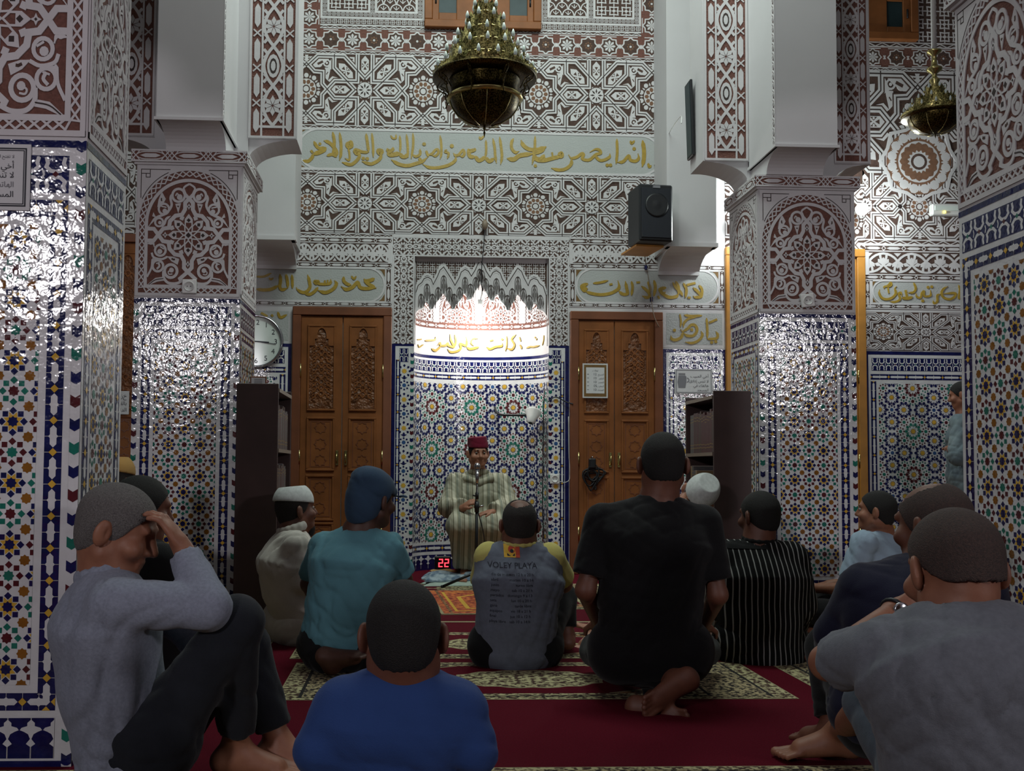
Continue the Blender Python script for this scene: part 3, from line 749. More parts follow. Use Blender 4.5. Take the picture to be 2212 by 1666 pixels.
for i in range(k): emit(m, [q for q in pillar_panel_at(i*wd+.02, zs[12]-.12, (i+1)*wd-.02, zs[12]+.42) and clip_items(pillar_panel_at(i*wd+.02, zs[12]-.22, (i+1)*wd-.02, zs[12]+.36), 0, zs[12]+.004, NL, NT+.2) if np.ptp(q[0][:, 0]) < wd*.9], nichef)
for i in range(k+1): emit(m, clip_items(rect(i*wd-.03, zs[12], i*wd+.03, NT+.2, Wt, .006), 0, 0, NL, 9), nichef)
pts = [nichef(NL*i/40, NT+.25, 0) for i in range(41)]; m.poly(pts, 'plaster')
m.build('niche', back, label='tiled prayer niche with bright lit crest')
# carved hanging screen in the head of the niche
PY_ = WY+.05
pf = plane((0, PY_, 0), (1, 0, 0), (0, 0, 1), (0, -1, 0)); m = MB()
def q7(x, y): p = at(840 + x/5.53, 500 + y/5.53, PY_); return p[0], p[2]
prof = [(262, 1075), (330, 960), (365, 930), (400, 920), (420, 870), (445, 838), (470, 860), (490, 930), (530, 925), (555, 860), (600, 810), (625, 760), (650, 735), (680, 770), (700, 820), (740, 880), (755, 930), (785, 930), (800, 880), (860, 820), (885, 750), (905, 738), (925, 760), (940, 820), (985, 810), (1030, 720), (1070, 650), (1097, 625)]
prof = prof + [(2194-x, y+14) for x, y in prof[::-1][1:]]
top = NT + .01; pp = [q7(*p) for p in prof]
for (a, b) in zip(pp[:-1], pp[1:]):
    m.poly([pf(*a, 0), pf(*b, 0), pf(b[0], top, 0), pf(a[0], top, 0)], 'ground_dark')
    m.poly([pf(*a, 0), pf(*b, 0), pf(*b, -.045), pf(*a, -.045)], 'plaster')
    m.poly([pf(*a, -.045), pf(*b, -.045), pf(b[0], top, -.045), pf(a[0], top, -.045)], 'plaster')
orn = []
arch = [(320, 745), (350, 650), (395, 615), (420, 570), (465, 552), (505, 575), (530, 640), (580, 545), (610, 470), (655, 430), (700, 500), (745, 570), (790, 650), (840, 560), (865, 490), (910, 460), (950, 480), (985, 540), (1030, 470), (1060, 400), (1097, 350)]
for s in (0, 1):
    A = [(2194-x if s else x, y + (14 if s else 0)) for x, y in arch]
    orn += rib([q7(*p) for p in A], .028, Wt, .005) + rib([q7(x, y-4) for x, y in A], .007, 'line_dark', .006) + rib([q7(x, y-42) for x, y in A], .02, Wt, .005)
    ux0, uz0 = q7(*( (330, 600) if not s else (1097, 520))); ux1, uz1 = q7(*((1097, 330) if not s else (1870, 340)))
    gx = geo(ux0, uz1-.25, ux1, uz1-.005, .055)
    def above(p):
        c = np.asarray(p).mean(0); xs_ = [q7(*a)[0] for a in A]; zz_ = [q7(*a)[1] for a in A]
        o = np.argsort(xs_); return c[1] > np.interp(c[0], np.array(xs_)[o], np.array(zz_)[o]) + .035
    orn += [g for g in gx if g[2] == Wt and above(g[0])]
    for (x, y, L) in ((385, 720, 190), (455, 600, 230), (520, 720, 200), (588, 640, 180), (655, 500, 240), (722, 640, 200), (780, 720, 200), (845, 640, 170), (910, 520, 220), (975, 600, 190), (1037, 520, 180), (1085, 420, 180)):
        X = 2194-x if s else x; yy = y + (14 if s else 0)
        D = 'line_dark'
        for t in (-1, 1): orn += rib([q7(X+t*6, yy+40), q7(X+t*6, yy+L)], .006, D, .0046) + rib(cr([q7(X+t*10, yy+30), q7(X+t*30, yy+75), q7(X+t*34, yy+L)], 4), .0055, D, .0046) + rib(cr([q7(X+t*8, yy+70), q7(X+t*20, yy+110), q7(X+t*22, yy+L*.9)], 4), .004, D, .0046) + pol([q7(X+t*14, yy+L*.5), q7(X+t*22, yy+L*.62), q7(X+t*14, yy+L*.85)], D, .0046)
        orn += pol([q7(X, yy+20), q7(X-14, yy+44), q7(X+14, yy+44)], D, .0046) + pol([q7(X+38, yy+L*.5), q7(X+32, yy+L*.7), q7(X+38, yy+L*.86), q7(X+44, yy+L*.7)], D, .0046)
    xs_ = np.linspace(q7(*A[0])[0], q7(*A[-1])[0], 60); o = np.argsort([q7(*a)[0] for a in A]); aX = np.array([q7(*a)[0] for a in A])[o]; aZ = np.array([q7(*a)[1] for a in A])[o]
    pX, pZ = np.array(pp).T
    for a, b in zip(xs_[:-1], xs_[1:]): orn += pol([(a, np.interp(a, pX, pZ)), (b, np.interp(b, pX, pZ)), (b, np.interp(b, aX, aZ)), (a, np.interp(a, aX, aZ))], Wt, .003)
emit(m, [q for q in clip_items(orn, NX0+.012, 0, NX1-.012, top-.02)], pf, True)
emit(m, rect(NX0, top-.045, NX1, top-.01, Wt, .006) + rect(NX0, 2.0, NX0+.012, top, Wt, .006) + rect(NX1-.012, 2.0, NX1, top, Wt, .006), pf)
m.build('hanging_screen', back, label='carved plaster screen hanging in the head of the prayer niche')

# ceiling (out of the picture)
m = MB(); m.box((-6, -4.5, 6.6), (8, WY+.6, 6.7), 'plaster_smooth'); m.build('ceiling', kind='structure', label='plain white hall ceiling', cat='ceiling')

# ------------------------------------------------------------------ calligraphy, traced stroke by stroke
def strokes(txt, ox, oy, s, mapper, w, mb, z=.006, mt='gold'):
    for part in txt.split(';'):
        t = part.split(); wd = w
        if not t: continue
        if t[0][0] == 'w': wd = float(t[0][1:]); t = t[1:]
        pts = [tuple(map(float, q.split(','))) for q in t]
        P = [mapper(ox + x/s, oy + y/s) for x, y in pts]; ww = wd/s/247.*1.25
        if len(P) == 1: its = pol(circ(P[0], ww*.8, 9), mt, z)
        else: its = rib(cr(P, 5), ww, mt, z, taper=(.12, .16)) if len(P) > 2 else rib(P, ww, mt, z)
        emit(mb, its, mb.mapf, True)
def wallmap(px, py): p = at(px, py, WY); return p[0], p[2]
G = 1.15
def inscription(name, parts, label):
    mb = MB(); mb.mapf = wallf
    for a in parts: strokes(*a[:4], wallmap, a[4], mb)
    mb.build(name, back, label=label)
T1 = "w44 300,240 345,320 400,360 515,348;w62 515,360 430,415 290,465;w34 250,395 285,440;w46 285,455 270,520 200,582 110,568;w26 405,285;w42 622,80 650,240 640,400 618,490;w46 470,230 545,255 620,315 690,420 680,515;w44 690,510 620,465 520,490;w40 740,90 765,300 760,470 738,570;w52 900,245 870,300 895,340 945,320 930,250 895,250;w28 880,350 905,430 905,560 830,530;w56 1040,365 1005,410 1040,450 1075,420 1045,370;w46 1085,430 1070,520 1000,600 920,640 780,600;w42 1085,400 1130,425 1230,430;w40 1192,110 1218,290 1238,430;w34 1290,100 1310,300 1315,520;w32 1145,535;w32 1212,540;w56 1425,365 1400,410 1430,450 1460,420 1425,365;w46 1465,450 1420,550 1320,615 1250,627 1120,585;w26 1610,140 1650,192 1700,185 1700,120;w32 1765,145 1778,300 1770,430;w46 1552,360 1575,410 1640,390 1652,340;w64 1575,410 1600,470 1700,462 1775,440;w34 1880,120 1900,300 1908,520;w54 1772,440 1805,500 1870,500 1908,440;w34 1990,100 1996,300 1962,540;w38 1992,470 2040,502 2110,465 2112,370;w30 2110,545;w50 1620,555 1750,632 1900,658 2050,620 2160,580 2244,510;w32 2180,290"
T2 = "w36 160,400 185,465 205,505;w36 190,475 260,455 320,390 362,385 370,440 320,492 250,478;w34 400,140 420,300 420,450 400,550;w32 130,290;w36 600,322;w34 520,380 487,420 545,448 525,540;w38 625,440 660,482 720,470 790,392 815,450 780,500 720,482;w44 655,480 662,560 560,642 380,690 220,690 100,630;w52 875,370 905,410 985,385 992,355;w54 880,400 912,500 1000,505;w54 995,490 1060,570 1150,525 1180,480;w32 1182,220 1186,400 1170,520;w54 1175,515 1240,582 1325,530;w36 1300,190 1330,350 1342,500 1362,620;w38 1415,165 1442,350 1455,500 1432,640;w32 1070,160 1092,200 1150,150;w42 1655,190 1620,260 1622,360 1680,430 1750,410;w62 1540,535 1660,550 1760,485 1990,452;w54 1780,220 1820,310 1920,378 2060,385 2130,360 2210,330;w44 1990,450 2100,425 2190,370;w36 2020,150 2016,350 2000,480 1970,640;w54 2010,470 2035,532 2120,540 2170,470;w30 2025,660"
T3 = "w50 0,400 120,345 235,300;w56 30,520 200,528 380,482 500,470;w50 450,480 505,450 490,405 430,440;w26 195,430 205,500;w26 335,390 345,470;w42 615,430 662,490 760,470 840,412 872,432 850,492 905,522 985,512 1080,430 1162,405 1142,352 1070,340 978,392;w42 1060,440 1140,522 1222,522 1312,472 1322,410;w46 665,490 660,590 570,670 450,692 320,660;w32 1275,610;w32 1332,610;w38 1440,160 1446,400 1425,590;w44 1440,560 1545,550 1640,452 1672,522 1760,540 1812,490 1800,410;w32 1735,330;w34 1670,190 1692,240 1745,190;w56 1878,185 1902,350 1900,500 1872,640;w34 1975,575 1990,640 2030,612"
inscription('inscription', [(T1, 640, 275, 7.9, 44), (T2, 900, 275, 7.9, 44), (T3, 1150, 280, 7.9, 44)], 'long gilt calligraphy line above the niche')
T4 = "w28 20,132 150,130 270,75;w24 230,150 262,178 300,150;w42 20,330 150,345 270,330 390,268;w40 405,90 415,200 402,290 440,340 530,312;w38 500,95 525,200 532,310;w34 595,100 602,200 605,320;w40 845,100 872,200 882,300 830,370 760,382 680,335 668,300;w40 985,185 960,215 985,240 1015,215 985,185;w36 985,242 1085,252 1200,240 1215,170;w24 1120,190 1120,245;w24 1165,185 1165,245;w40 1015,300 950,372 870,415 780,380;w44 1275,190 1302,250 1250,330 1130,385 1010,350;w42 1420,130 1422,200 1480,252 1540,262;w46 1375,285 1460,335 1560,300 1640,225 1680,300 1760,322 1940,312;w44 1920,305 1800,240 1740,165;w48 1765,205 1850,190 1912,160;w26 1540,120 1582,168 1622,122"
T5 = "w40 262,150 175,185 205,245 250,230;w44 200,195 240,240;w36 205,250 300,285 430,305 560,290 650,250 697,200 680,105;w36 690,250 745,296 812,290 800,200 785,115;w30 870,115 886,200 870,320;w28 330,145 430,135 545,105;w24 560,165 605,155;w34 1185,100 1206,200 1185,330;w34 1010,185 1080,240 1132,312 1090,345 1020,322;w30 1100,120 1132,220 1112,320;w24 940,135 990,130;w40 1360,205 1275,232 1312,292 1350,265;w38 1300,290 1400,342 1500,330 1532,285;w32 1450,130 1500,210 1560,270 1592,330;w32 1490,115 1532,200 1532,310;w24 1240,320 1262,362;w32 1600,140 1642,230 1630,350;w34 1735,205 1800,260 1850,330 1765,342 1740,320;w32 1820,170 1862,240 1852,350;w28 1650,170 1770,140;w24 1660,345 1702,350"
T6 = "w28 1925,630 1936,780 1936,925;w30 1935,930 2060,920 2082,870 2055,820;w26 1960,700 2075,650;w24 1998,975;w24 2055,965;w30 1850,815 1866,880 1810,950 1720,985 1625,970;w30 1610,590 1700,606 1865,600;w28 1800,610 1680,640 1612,700 1600,765;w32 1590,830 1650,880 1740,880 1792,810 1770,740 1710,730 1660,782 1590,820 1560,790;w34 1700,800 1735,795;w34 1590,830 1572,900 1500,940 1440,930 1425,880;w22 1550,575 1566,680 1560,765;w24 1475,805"
T7 = "w44 400,360 390,440 450,542 560,572 680,530 750,440 730,335 770,290;w34 500,350 500,300 570,280 640,210 652,260 580,320;w28 580,320 600,440;w40 620,620 720,632 820,592 842,540 810,450 860,430 882,500;w54 880,540 1000,552 1120,520;w40 960,370 992,520;w40 1140,210 1182,340 1130,420 1020,430;w38 1182,430 1212,522 1290,530 1312,440 1360,400 1370,502 1500,490 1500,370;w34 1450,312;w34 1530,300;w36 1335,605;w40 1560,600 1582,660 1650,620 1652,490 1720,460;w44 1880,290 1780,350 1742,450 1800,540 1920,572 2020,520 2030,440 1780,452;w40 2110,260 2142,360 2120,540 2180,560"
inscription('inscription', [(T4, 550, 580, 7.373, 38)], 'gilt calligraphy over the left wooden door')
inscription('inscription', [(T5, 1230, 590, 6.506, 32)], 'gilt calligraphy over the right wooden door')
inscription('inscription', [(T6, 1230, 590, 6.506, 28)], 'small square panel of gilt calligraphy')
inscription('inscription', [(T7, 1860, 590, 10.05, 40)], 'gilt calligraphy in the far right bay')
inscription('inscription', [("w20 20,20 90,60;w24 200,10 230,70 300,40;w20 130,40 150,60", 560, 672, 5, 22)], 'gilt strokes above the clock')
def nichemap(px, py):
    Y = WY + NB
    for _ in range(12):
        p = at(px, py, Y); c = max(-1, min(1, (p[0]-NXC)/NA)); Y = .5*Y + .5*(WY + NB*math.sqrt(max(0, 1-c*c))**.8)
    p = at(px, py, Y); t = math.acos(max(-1, min(1, (p[0]-NXC)/NA))); return np.interp(PI - t, np.linspace(0, PI, 81), es), p[2]
T8 = "w24 230,335 300,332 390,322 398,275;w14 110,320 180,312;w16 120,395 142,435 210,395;w30 430,410 470,372 485,412 560,410 592,380 605,412 690,430 645,330 630,235;w30 482,420 432,472 390,490 335,458;w26 690,445 722,350 705,240;w30 588,462 640,512 740,500 800,452 790,385 880,412 892,330 878,275;w34 890,435 950,465 1085,435;w20 1072,300 985,310 960,370 1002,420;w30 1200,435 1260,466 1350,432 1440,420 1452,375;w20 1255,340 1312,325;w20 1450,315;w16 1520,265 1522,400 1500,500;w26 1665,240 1600,312 1642,400 1602,472 1512,450;w16 1720,280 1740,345;w22 1730,400 1752,440 1745,465;w22 1830,452 1890,432 1950,432 2040,410;w16 2110,250 2105,330 2085,410;w14 1970,285;w14 2000,300 1985,325"
mb = MB(); mb.mapf = nichef; strokes(T8, 885, 690, 7.252, nichemap, 24, mb, .008); mb.build('inscription', back, label='gilt calligraphy band inside the lit niche')
# ------------------------------------------------------------------ pillars
ZT, ZC, ZK = 1.91, 2.713, 2.8            # top of tile, top of carved panel, top of capital
def chev(u0, u1, ztop, left):
    out = rect(u0, 0, u1, ztop, 'tile_white', .001); z = .01; k = 0; c = (u0+u1)/2; h = u1-u0
    while z < ztop-.02:
        out += pol([(u0, z), (c, z-h*.3), (u1, z), (u1, z+h*1.05), (c, z+h*.75), (u0, z+h*1.05)], ('tile_navy', 'tile_teal', 'tile_navy', 'tile_maroon')[k % 4], .002); z += h*2.4; k += 1
    return [q for q in clip_items(out, u0, .004, u1, ztop)]
def tile_face(Wd, cl, crr, p=.0934, xs=None):
    """one tiled pillar face from floor to ZT; cl / crr: chevron column on the left / right arris"""
    a = .03 if cl else .0; b = .03 if crr else .0; L, R = a, Wd-b; out = rect(0, 0, Wd, ZT, 'tile_white', .0008)
    if cl: out += up(chev(0, .03, ZT, True))
    if crr: out += up(chev(Wd-.03, Wd, ZT, False))
    i = L+.022; j = R-.022; U = []
    U += rect(L, ZT-.022, R, ZT, 'tile_navy', .0012) + script_band(i, ZT-.165, j, ZT-.048, .075)
    U += lens_band(i, ZT-.24, j, ZT-.187, .096) + lens_band(i, .167, j, .219, .096)
    U += vert(lens_band(0, 0, ZT-.187-.167, .053, .096), i+.053, .167) + vert(lens_band(0, 0, ZT-.187-.167, .053, .096), j, .167)
    U += merlon_band(i, .025, j, .145, .068) + rect(L, 0, R, .018, 'tile_navy', .0012)
    q = i+.053+.024; r = j-.053-.024
    n = max(1, round((r-q)/p)); U += zel_pillar(q, .243, r, ZT-.265, p, (q+r)/2 if n % 2 else (q+r)/2)
    return out + up(U)
def carve_face(Wd): return rect(0, ZT, Wd, ZC, Wt, .001) + up(pillar_panel_at(.005, ZT+.012, Wd-.005, ZC-.005))
def cap_face(Wd):
    out = rect(0, ZC+.012, Wd, ZK, 'ground_brown', .001); h = ZK-ZC-.012; z0 = ZC+.012
    out += rect(0, z0, Wd, z0+h*.14, Wt, .005) + rect(0, ZK-h*.14, Wd, ZK, Wt, .005); n = 3; p = Wd/n; c = z0+h/2
    for i in range(n):
        xc = p*(i+.5); e = p*.27
        out += pol([(xc-e, c), (xc-e*.5, c-h*.16), (xc+e*.5, c-h*.16), (xc+e, c), (xc+e*.5, c+h*.16), (xc-e*.5, c+h*.16)], Wt, .0045)
        for s in (1, -1): out += rib(cr([(xc-p*.5, c-s*h*.4), (xc-e*1.1, c+s*h*.2), (xc, c+s*h*.3), (xc+e*1.1, c+s*h*.2), (xc+p*.5, c-s*h*.4)], 4), h*.08, Wt, .0045)
    for i in range(n+1):
        xc = p*i
        for d in (-.12, 0, .12):
            for s in (1, -1): out += rib([(xc+d*p-p*.1, c-s*h*.38), (xc+d*p+p*.1, c+s*h*.38)], h*.07, Wt, .0047)
    return clip_items(out, 0, ZC, Wd, ZK)
def strip_face(Wd, z0, z1):
    """carved face of an arch springer: chain of lozenges and almonds between two plain borders"""
    L = z1-z0; out = rect(0, 0, L, Wd, 'ground_brown', .001) + rect(0, 0, L, Wd*.05, Wt, .005) + rect(0, Wd*.95, L, Wd, Wt, .005)
    for v in (.27, .73): out += rect(0, Wd*v-Wd*.02, L, Wd*v+Wd*.02, Wt, .005)
    out += rect(0, 0, Wd*.05, Wd, Wt, .005) + rect(Wd*.22, Wd*.22, Wd*.27, Wd*.78, Wt, .005)
    p = Wd*.85; n = int((L-Wd*.25)/p)
    for i in range(n):
        x = Wd*.27 + p*(i+.5); c = Wd*.5; q = []
        q += rib(cr([(-p*.5, 0), (-p*.28, Wd*.13), (0, Wd*.2), (p*.28, Wd*.13), (p*.5, 0)], 4), Wd*.065, Wt, .0048)
        q += tf(rib(cr([(-p*.5, 0), (-p*.28, Wd*.13), (0, Wd*.2), (p*.28, Wd*.13), (p*.5, 0)], 4), Wd*.065, Wt, .0048), 1, -1)
        if i % 2: q += pol(circ((0, 0), p*.3, 12, ry=Wd*.13), Wt, .0044) + pol(circ((0, 0), p*.2, 10, ry=Wd*.08), 'line_dark', .005) + pol(circ((0, 0), p*.13, 10, ry=Wd*.05), Wt, .0055)
        else:
            for k in range(8): q += tf(pol([(Wd*.015, 0), (Wd*.1, Wd*.05), (Wd*.17, 0), (Wd*.1, -Wd*.05)], Wt, .0044), 1.3, 1, rot=k*PI/4)
        for s in (1, -1):
            q += rib(cr([(-p*.42, s*Wd*.2), (-p*.3, s*Wd*.13), (-p*.2, s*Wd*.19)], 4), Wd*.06, Wt, .0044) + rib(cr([(p*.42, s*Wd*.2), (p*.3, s*Wd*.13), (p*.2, s*Wd*.19)], 4), Wd*.06, Wt, .0044)
        out += tf(q, tx=x, ty=c)
    for v in (.16, .84):
        n = int(L/(Wd*.75))
        for i in range(n):
            x = Wd*.75*(i+.5)
            out += pol([(x-Wd*.26, Wd*v), (x-Wd*.16, Wd*(v+.06)), (x+Wd*.16, Wd*(v+.06)), (x+Wd*.26, Wd*v), (x+Wd*.16, Wd*(v-.06)), (x-Wd*.16, Wd*(v-.06))], Wt, .0045)
            for s in (1, -1): out += rib([(x+Wd*.3, Wd*v-s*Wd*.08), (x+Wd*.45, Wd*v+s*Wd*.08)], Wd*.03, Wt, .0045)
    return vert(out, Wd, z0)
def box_open(m, x0, x1, y0, y1, z0, z1, mt): m.box((x0, y0, z0), (x1, y1, z1), mt)
def pillar(x0, x1, y0, y1, faces, label, dx=0.):
    t = thing('pillar', ((x0+x1)/2, (y0+y1)/2, 0), label, 'pillar')
    fr = {'F': (plane((x0, y0, 0), (1, 0, 0), (0, 0, 1), (0, -1, 0)), x1-x0), 'R': (plane((x1, y0, 0), (0, 1, 0), (0, 0, 1), (1, 0, 0)), y1-y0), 'L': (plane((x0, y1, 0), (0, -1, 0), (0, 0, 1), (-1, 0, 0)), y1-y0)}
    m = MB(); m.box((x0, y0, 0), (x1, y1, ZT), 'grout')
    for k in faces: emit(m, tile_face(fr[k][1], k == 'F', k == 'F'), fr[k][0])
    m.build('tile_dado', t)
    m = MB(); m.box((x0, y0, ZT), (x1, y1, ZC), 'plaster'); m.build('shaft', t)
    for k in faces:
        m = MB(); emit(m, carve_face(fr[k][1]), fr[k][0], True); m.build('carved_panel', t)
    e = .028; m = MB(); m.box((x0-e, y0-e, ZC+.012), (x1+e, y1+e, ZK), 'plaster'); m.box((x0-e*.5, y0-e*.5, ZC), (x1+e*.5, y1+e*.5, ZC+.012), 'plaster')
    fe = {'F': (plane((x0-e, y0-e, 0), (1, 0, 0), (0, 0, 1), (0, -1, 0)), x1-x0+2*e), 'R': (plane((x1+e, y0-e, 0), (0, 1, 0), (0, 0, 1), (1, 0, 0)), y1-y0+2*e), 'L': (plane((x0-e, y1+e, 0), (0, -1, 0), (0, 0, 1), (-1, 0, 0)), y1-y0+2*e)}
    for k in faces: emit(m, cap_face(fe[k][1]), fe[k][0], True)
    m.build('capital', t)
    return t
def springer(t, x0, x1, y0, y1, zb, drop, side, ztop=6.6):
    """a stub of arch: block above zb with a quarter-round cove below it on the side it overhangs"""
    m = MB(); S = 'plaster_smooth'; m.box((x0, y0, zb), (x1, y1, ztop), S); n = 9; a = [PI/2*i/n for i in range(n+1)]
    if side == 'F':
        o = y1-.0; d = .2
        pr = [(y0+d*math.sin(t_), zb-drop*(1-math.cos(t_))) for t_ in a] + [(y1, zb-drop), (y1, zb)]
        pr = [(y, z) for y, z in pr]; A = [(x0+.012, y, z) for y, z in pr]; B = [(x1-.012, y, z) for y, z in pr]
    else:
        d = abs(x1-x0)*.98
        if side == 'R': pr = [(x1-d*math.sin(t_), zb-drop*(1-math.cos(t_))) for t_ in a] + [(x0, zb-drop), (x0, zb)]
        else: pr = [(x0+d*math.sin(t_), zb-drop*(1-math.cos(t_))) for t_ in a] + [(x1, zb-drop), (x1, zb)]
        A = [(x, y0+.012, z) for x, z in pr]; B = [(x, y1-.012, z) for x, z in pr]
    m.poly(A, S); m.poly(B[::-1], S)
    for i in range(len(A)): j = (i+1) % len(A); m.poly([A[i], B[i], B[j], A[j]], S, i < n)
    if side == 'F': m.box((x0-.01, y0-.012, zb), (x1+.01, y1, zb+.018), S)
    m.build('springer', t)
def carved_strip(t, x0, x1, y, z0, z1=5.4):
    m = MB(); emit(m, strip_face(x1-x0, z0, z1), plane((x0, y, 0), (1, 0, 0), (0, 0, 1), (0, -1, 0)), True); m.build('carved_strip', t)
def edge_strip(t, x, y0, y1, z0, nx):
    m = MB(); W_ = y1-y0; emit(m, vert(zig(0, 0, 2.4, W_, 40), 0, z0), plane((x, y1 if nx > 0 else y0, 0), (0, 1 if nx > 0 else -1, 0), (0, 0, 1), (nx, 0, 0)) if nx > 0 else plane((x, y0, 0), (0, -1, 0), (0, 0, 1), (nx, 0, 0)), True); m.build('carved_strip', t)
def upper(t, x0, x1, y0, y1):
    ym = (y0+y1)/2; m = MB(); m.box((x0+.03, ym-.12, ZK), (x1-.03, ym+.18, 6.6), 'plaster_smooth'); m.build('upper_shaft', t)
    springer(t, x1-.03, x1+.28, ym-.12, ym+.18, 2.97, .12, 'R'); springer(t, x0-.28, x0+.03, ym-.12, ym+.18, 2.97, .12, 'L'); springer(t, x0+.12, x1-.09, y0-.23, ym, 2.91, .112, 'F')
def arch_wall(name, xa, xb, y0, y1, zs_, rise, label):
    """wall over an arch between two pillars"""
    m = MB(); n = 20; S = 'plaster_smooth'; P = [((xa+xb)/2 - (xb-xa)/2*math.cos(PI*i/n), zs_ + rise*math.sin(PI*i/n)) for i in range(n+1)]
    for (xa_, za), (xb_, zb) in zip(P[:-1], P[1:]):
        for y in (y0, y1): m.poly([(xa_, y, za), (xb_, y, zb), (xb_, y, 6.6), (xa_, y, 6.6)], S)
        m.poly([(xa_, y0, za), (xb_, y0, zb), (xb_, y1, zb), (xa_, y1, za)], S)
    m.build(name, label=label, cat='wall', kind='structure')
arch_wall('wall_arch_left', -4.7, -1.86, 3.26, 3.55, 2.97, .5, 'white wall over the side aisle arch on the left')
arch_wall('wall_arch_right', 2.96, 5.8, 3.44, 3.73, 2.97, .2, 'white wall over the side aisle arch on the right')
# left, by the camera
t = pillar(-1.6, -1.012, 3.16, 3.59, 'FR', 'near tiled pillar on the left, with a white notice on its front')
upper(t, -1.6, -1.012, 3.16, 3.59)
# right, by the camera
t = pillar(2.118, 2.7, 3.3, 3.82, 'FL', 'near tiled pillar cut off by the right edge of the picture'); upper(t, 2.118, 2.7, 3.3, 3.82)
# left, farther
t = pillar(-1.654, -1.028, 6.1, 6.68, 'FR', 'farther tiled pillar on the left, beside the left bookcase')
m = MB(); m.box((-1.62, 6.36, ZK), (-1.04, 6.66, 6.6), 'plaster_smooth'); m.build('upper_shaft', t)
springer(t, -1.04, -.735, 6.36, 6.66, 2.97, .12, 'R'); springer(t, -1.95, -1.62, 6.36, 6.66, 2.97, .12, 'L'); springer(t, -1.49, -1.112, 5.87, 6.4, 2.91, .112, 'F')
carved_strip(t, -1.04, -.74, 6.36, 2.975); carved_strip(t, -1.92, -1.625, 6.36, 2.975); edge_strip(t, -1.112, 5.87, 5.92, 2.93, 1)
# right, farther
t = pillar(2.214, 2.841, 6.37, 6.95, 'FL', 'farther tiled pillar on the right, beside the right bookcase')
m = MB(); m.box((2.24, 6.62, ZK), (2.82, 6.92, 6.6), 'plaster_smooth'); m.build('upper_shaft', t)
springer(t, 1.93, 2.24, 6.62, 6.93, 2.97, .13, 'L'); springer(t, 2.82, 3.07, 6.62, 6.93, 2.97, .12, 'R'); springer(t, 2.24, 2.63, 6.12, 6.66, 2.91, .112, 'F')
carved_strip(t, 1.94, 2.235, 6.62, 2.975); carved_strip(t, 2.82, 3.06, 6.62, 2.975); edge_strip(t, 2.24, 6.17, 6.12, 2.93, -1)
# ------------------------------------------------------------------ lettering
_T = {}
def text_items(s, size, mt, z, align='c'):
    if s not in _T:
        cu = bpy.data.curves.new('lettering', 'FONT'); cu.body = s; cu.resolution_u = 3; o = bpy.data.objects.new('lettering', cu); COL.objects.link(o)
        bpy.context.view_layer.update(); ev = o.evaluated_get(bpy.context.evaluated_depsgraph_get()); me = ev.to_mesh()
        v = np.array([q.co[:2] for q in me.vertices]) if len(me.vertices) else np.zeros((0, 2)); f = [list(p.vertices) for p in me.polygons]
        ev.to_mesh_clear(); bpy.data.objects.remove(o); bpy.data.curves.remove(cu); _T[s] = (v, f)
    v, f = _T[s]
    if not len(v): return []
    x0, x1 = v[:, 0].min(), v[:, 0].max(); v = (v - (({'c': (x0+x1)/2, 'r': x1, 'l': x0})[align], 0))*size
    return [(v[i], z, mt) for i in f]
AF = {'ا': 'FE8D2', 'أ': 'FE832', 'إ': 'FE872', 'ب': 'FE8F4', 'ت': 'FE954', 'ج': 'FE9D4', 'ح': 'FEA14', 'خ': 'FEA54', 'د': 'FEA92', 'ر': 'FEAD2', 'س': 'FEB14', 'غ': 'FECD4', 'ع': 'FEC94', 'ف': 'FED14', 'ق': 'FED54', 'ك': 'FED94', 'ل': 'FEDD4', 'م': 'FEE14', 'ن': 'FEE54', 'ه': 'FEE94', 'ي': 'FEF14', 'ش': 'FEB54', 'ص': 'FEB94', 'ظ': 'FEC54', 'ء': 'FE801', 'و': 'FEED2', 'ة': 'FE932'}
def ar(s):
    s = s.replace('لا', '\u0001'); out = ''; prev = False
    for i, c in enumerate(s):
        if c == '\u0001': out += chr(0xFEFC if prev else 0xFEFB); prev = False; continue
        if c not in AF: out += c; prev = False; continue
        b = int(AF[c][:4], 16); n = int(AF[c][4]); nx = i+1 < len(s) and (s[i+1] in AF and s[i+1] != 'ء' or s[i+1] == '\u0001')
        if n == 1: out += chr(b); prev = False
        elif n == 2: out += chr(b + (1 if prev else 0)); prev = False
        else: out += chr(b + (3 if prev and nx else 1 if prev else 2 if nx else 0)); prev = nx
    return out[::-1]
def notice(name, x0, z0, x1, z1, y, fn, label, cat='notice', ext=.004):
    m = MB(); m.box((x0, y-ext, z0), (x1, y, z1), 'paper'); emit(m, fn(x1-x0, z1-z0), plane((x0, y-ext, z0), (1, 0, 0), (0, 0, 1), (0, -1, 0))); return m.build(name, label=label, cat=cat)
def frame_lines(W_, H_, e, w, mt='ink', z=.0012): return rib([(e, e), (W_-e, e), (W_-e, H_-e), (e, H_-e)], w, mt, z, True)
a, b = at(-92, 380, 3.155), at(66, 380, 3.155); zt_, zb_ = at(40, 312, 3.155)[2], at(40, 455, 3.155)[2]
def n1(W_, H_):
    o = frame_lines(W_, H_, .014, .004) + frame_lines(W_, H_, .02, .0025)
    for s, y, sz, mt in (('لا تفتح الترمس', .79, .014, 'ink_soft'), ('أخي الحبيب', .63, .026, 'ink'), ('لا تنس إغلاق', .49, .026, 'ink'), ('الهاتف', .35, .024, 'ink_soft'), ('المسجد', .2, .026, 'ink')):
        o += tf(text_items(ar(s), sz, mt, .0014, 'r'), tx=W_-.05, ty=H_*y)
    return o + tf(frame_lines(.05, .022, .001, .0015), tx=W_-.14, ty=.02)
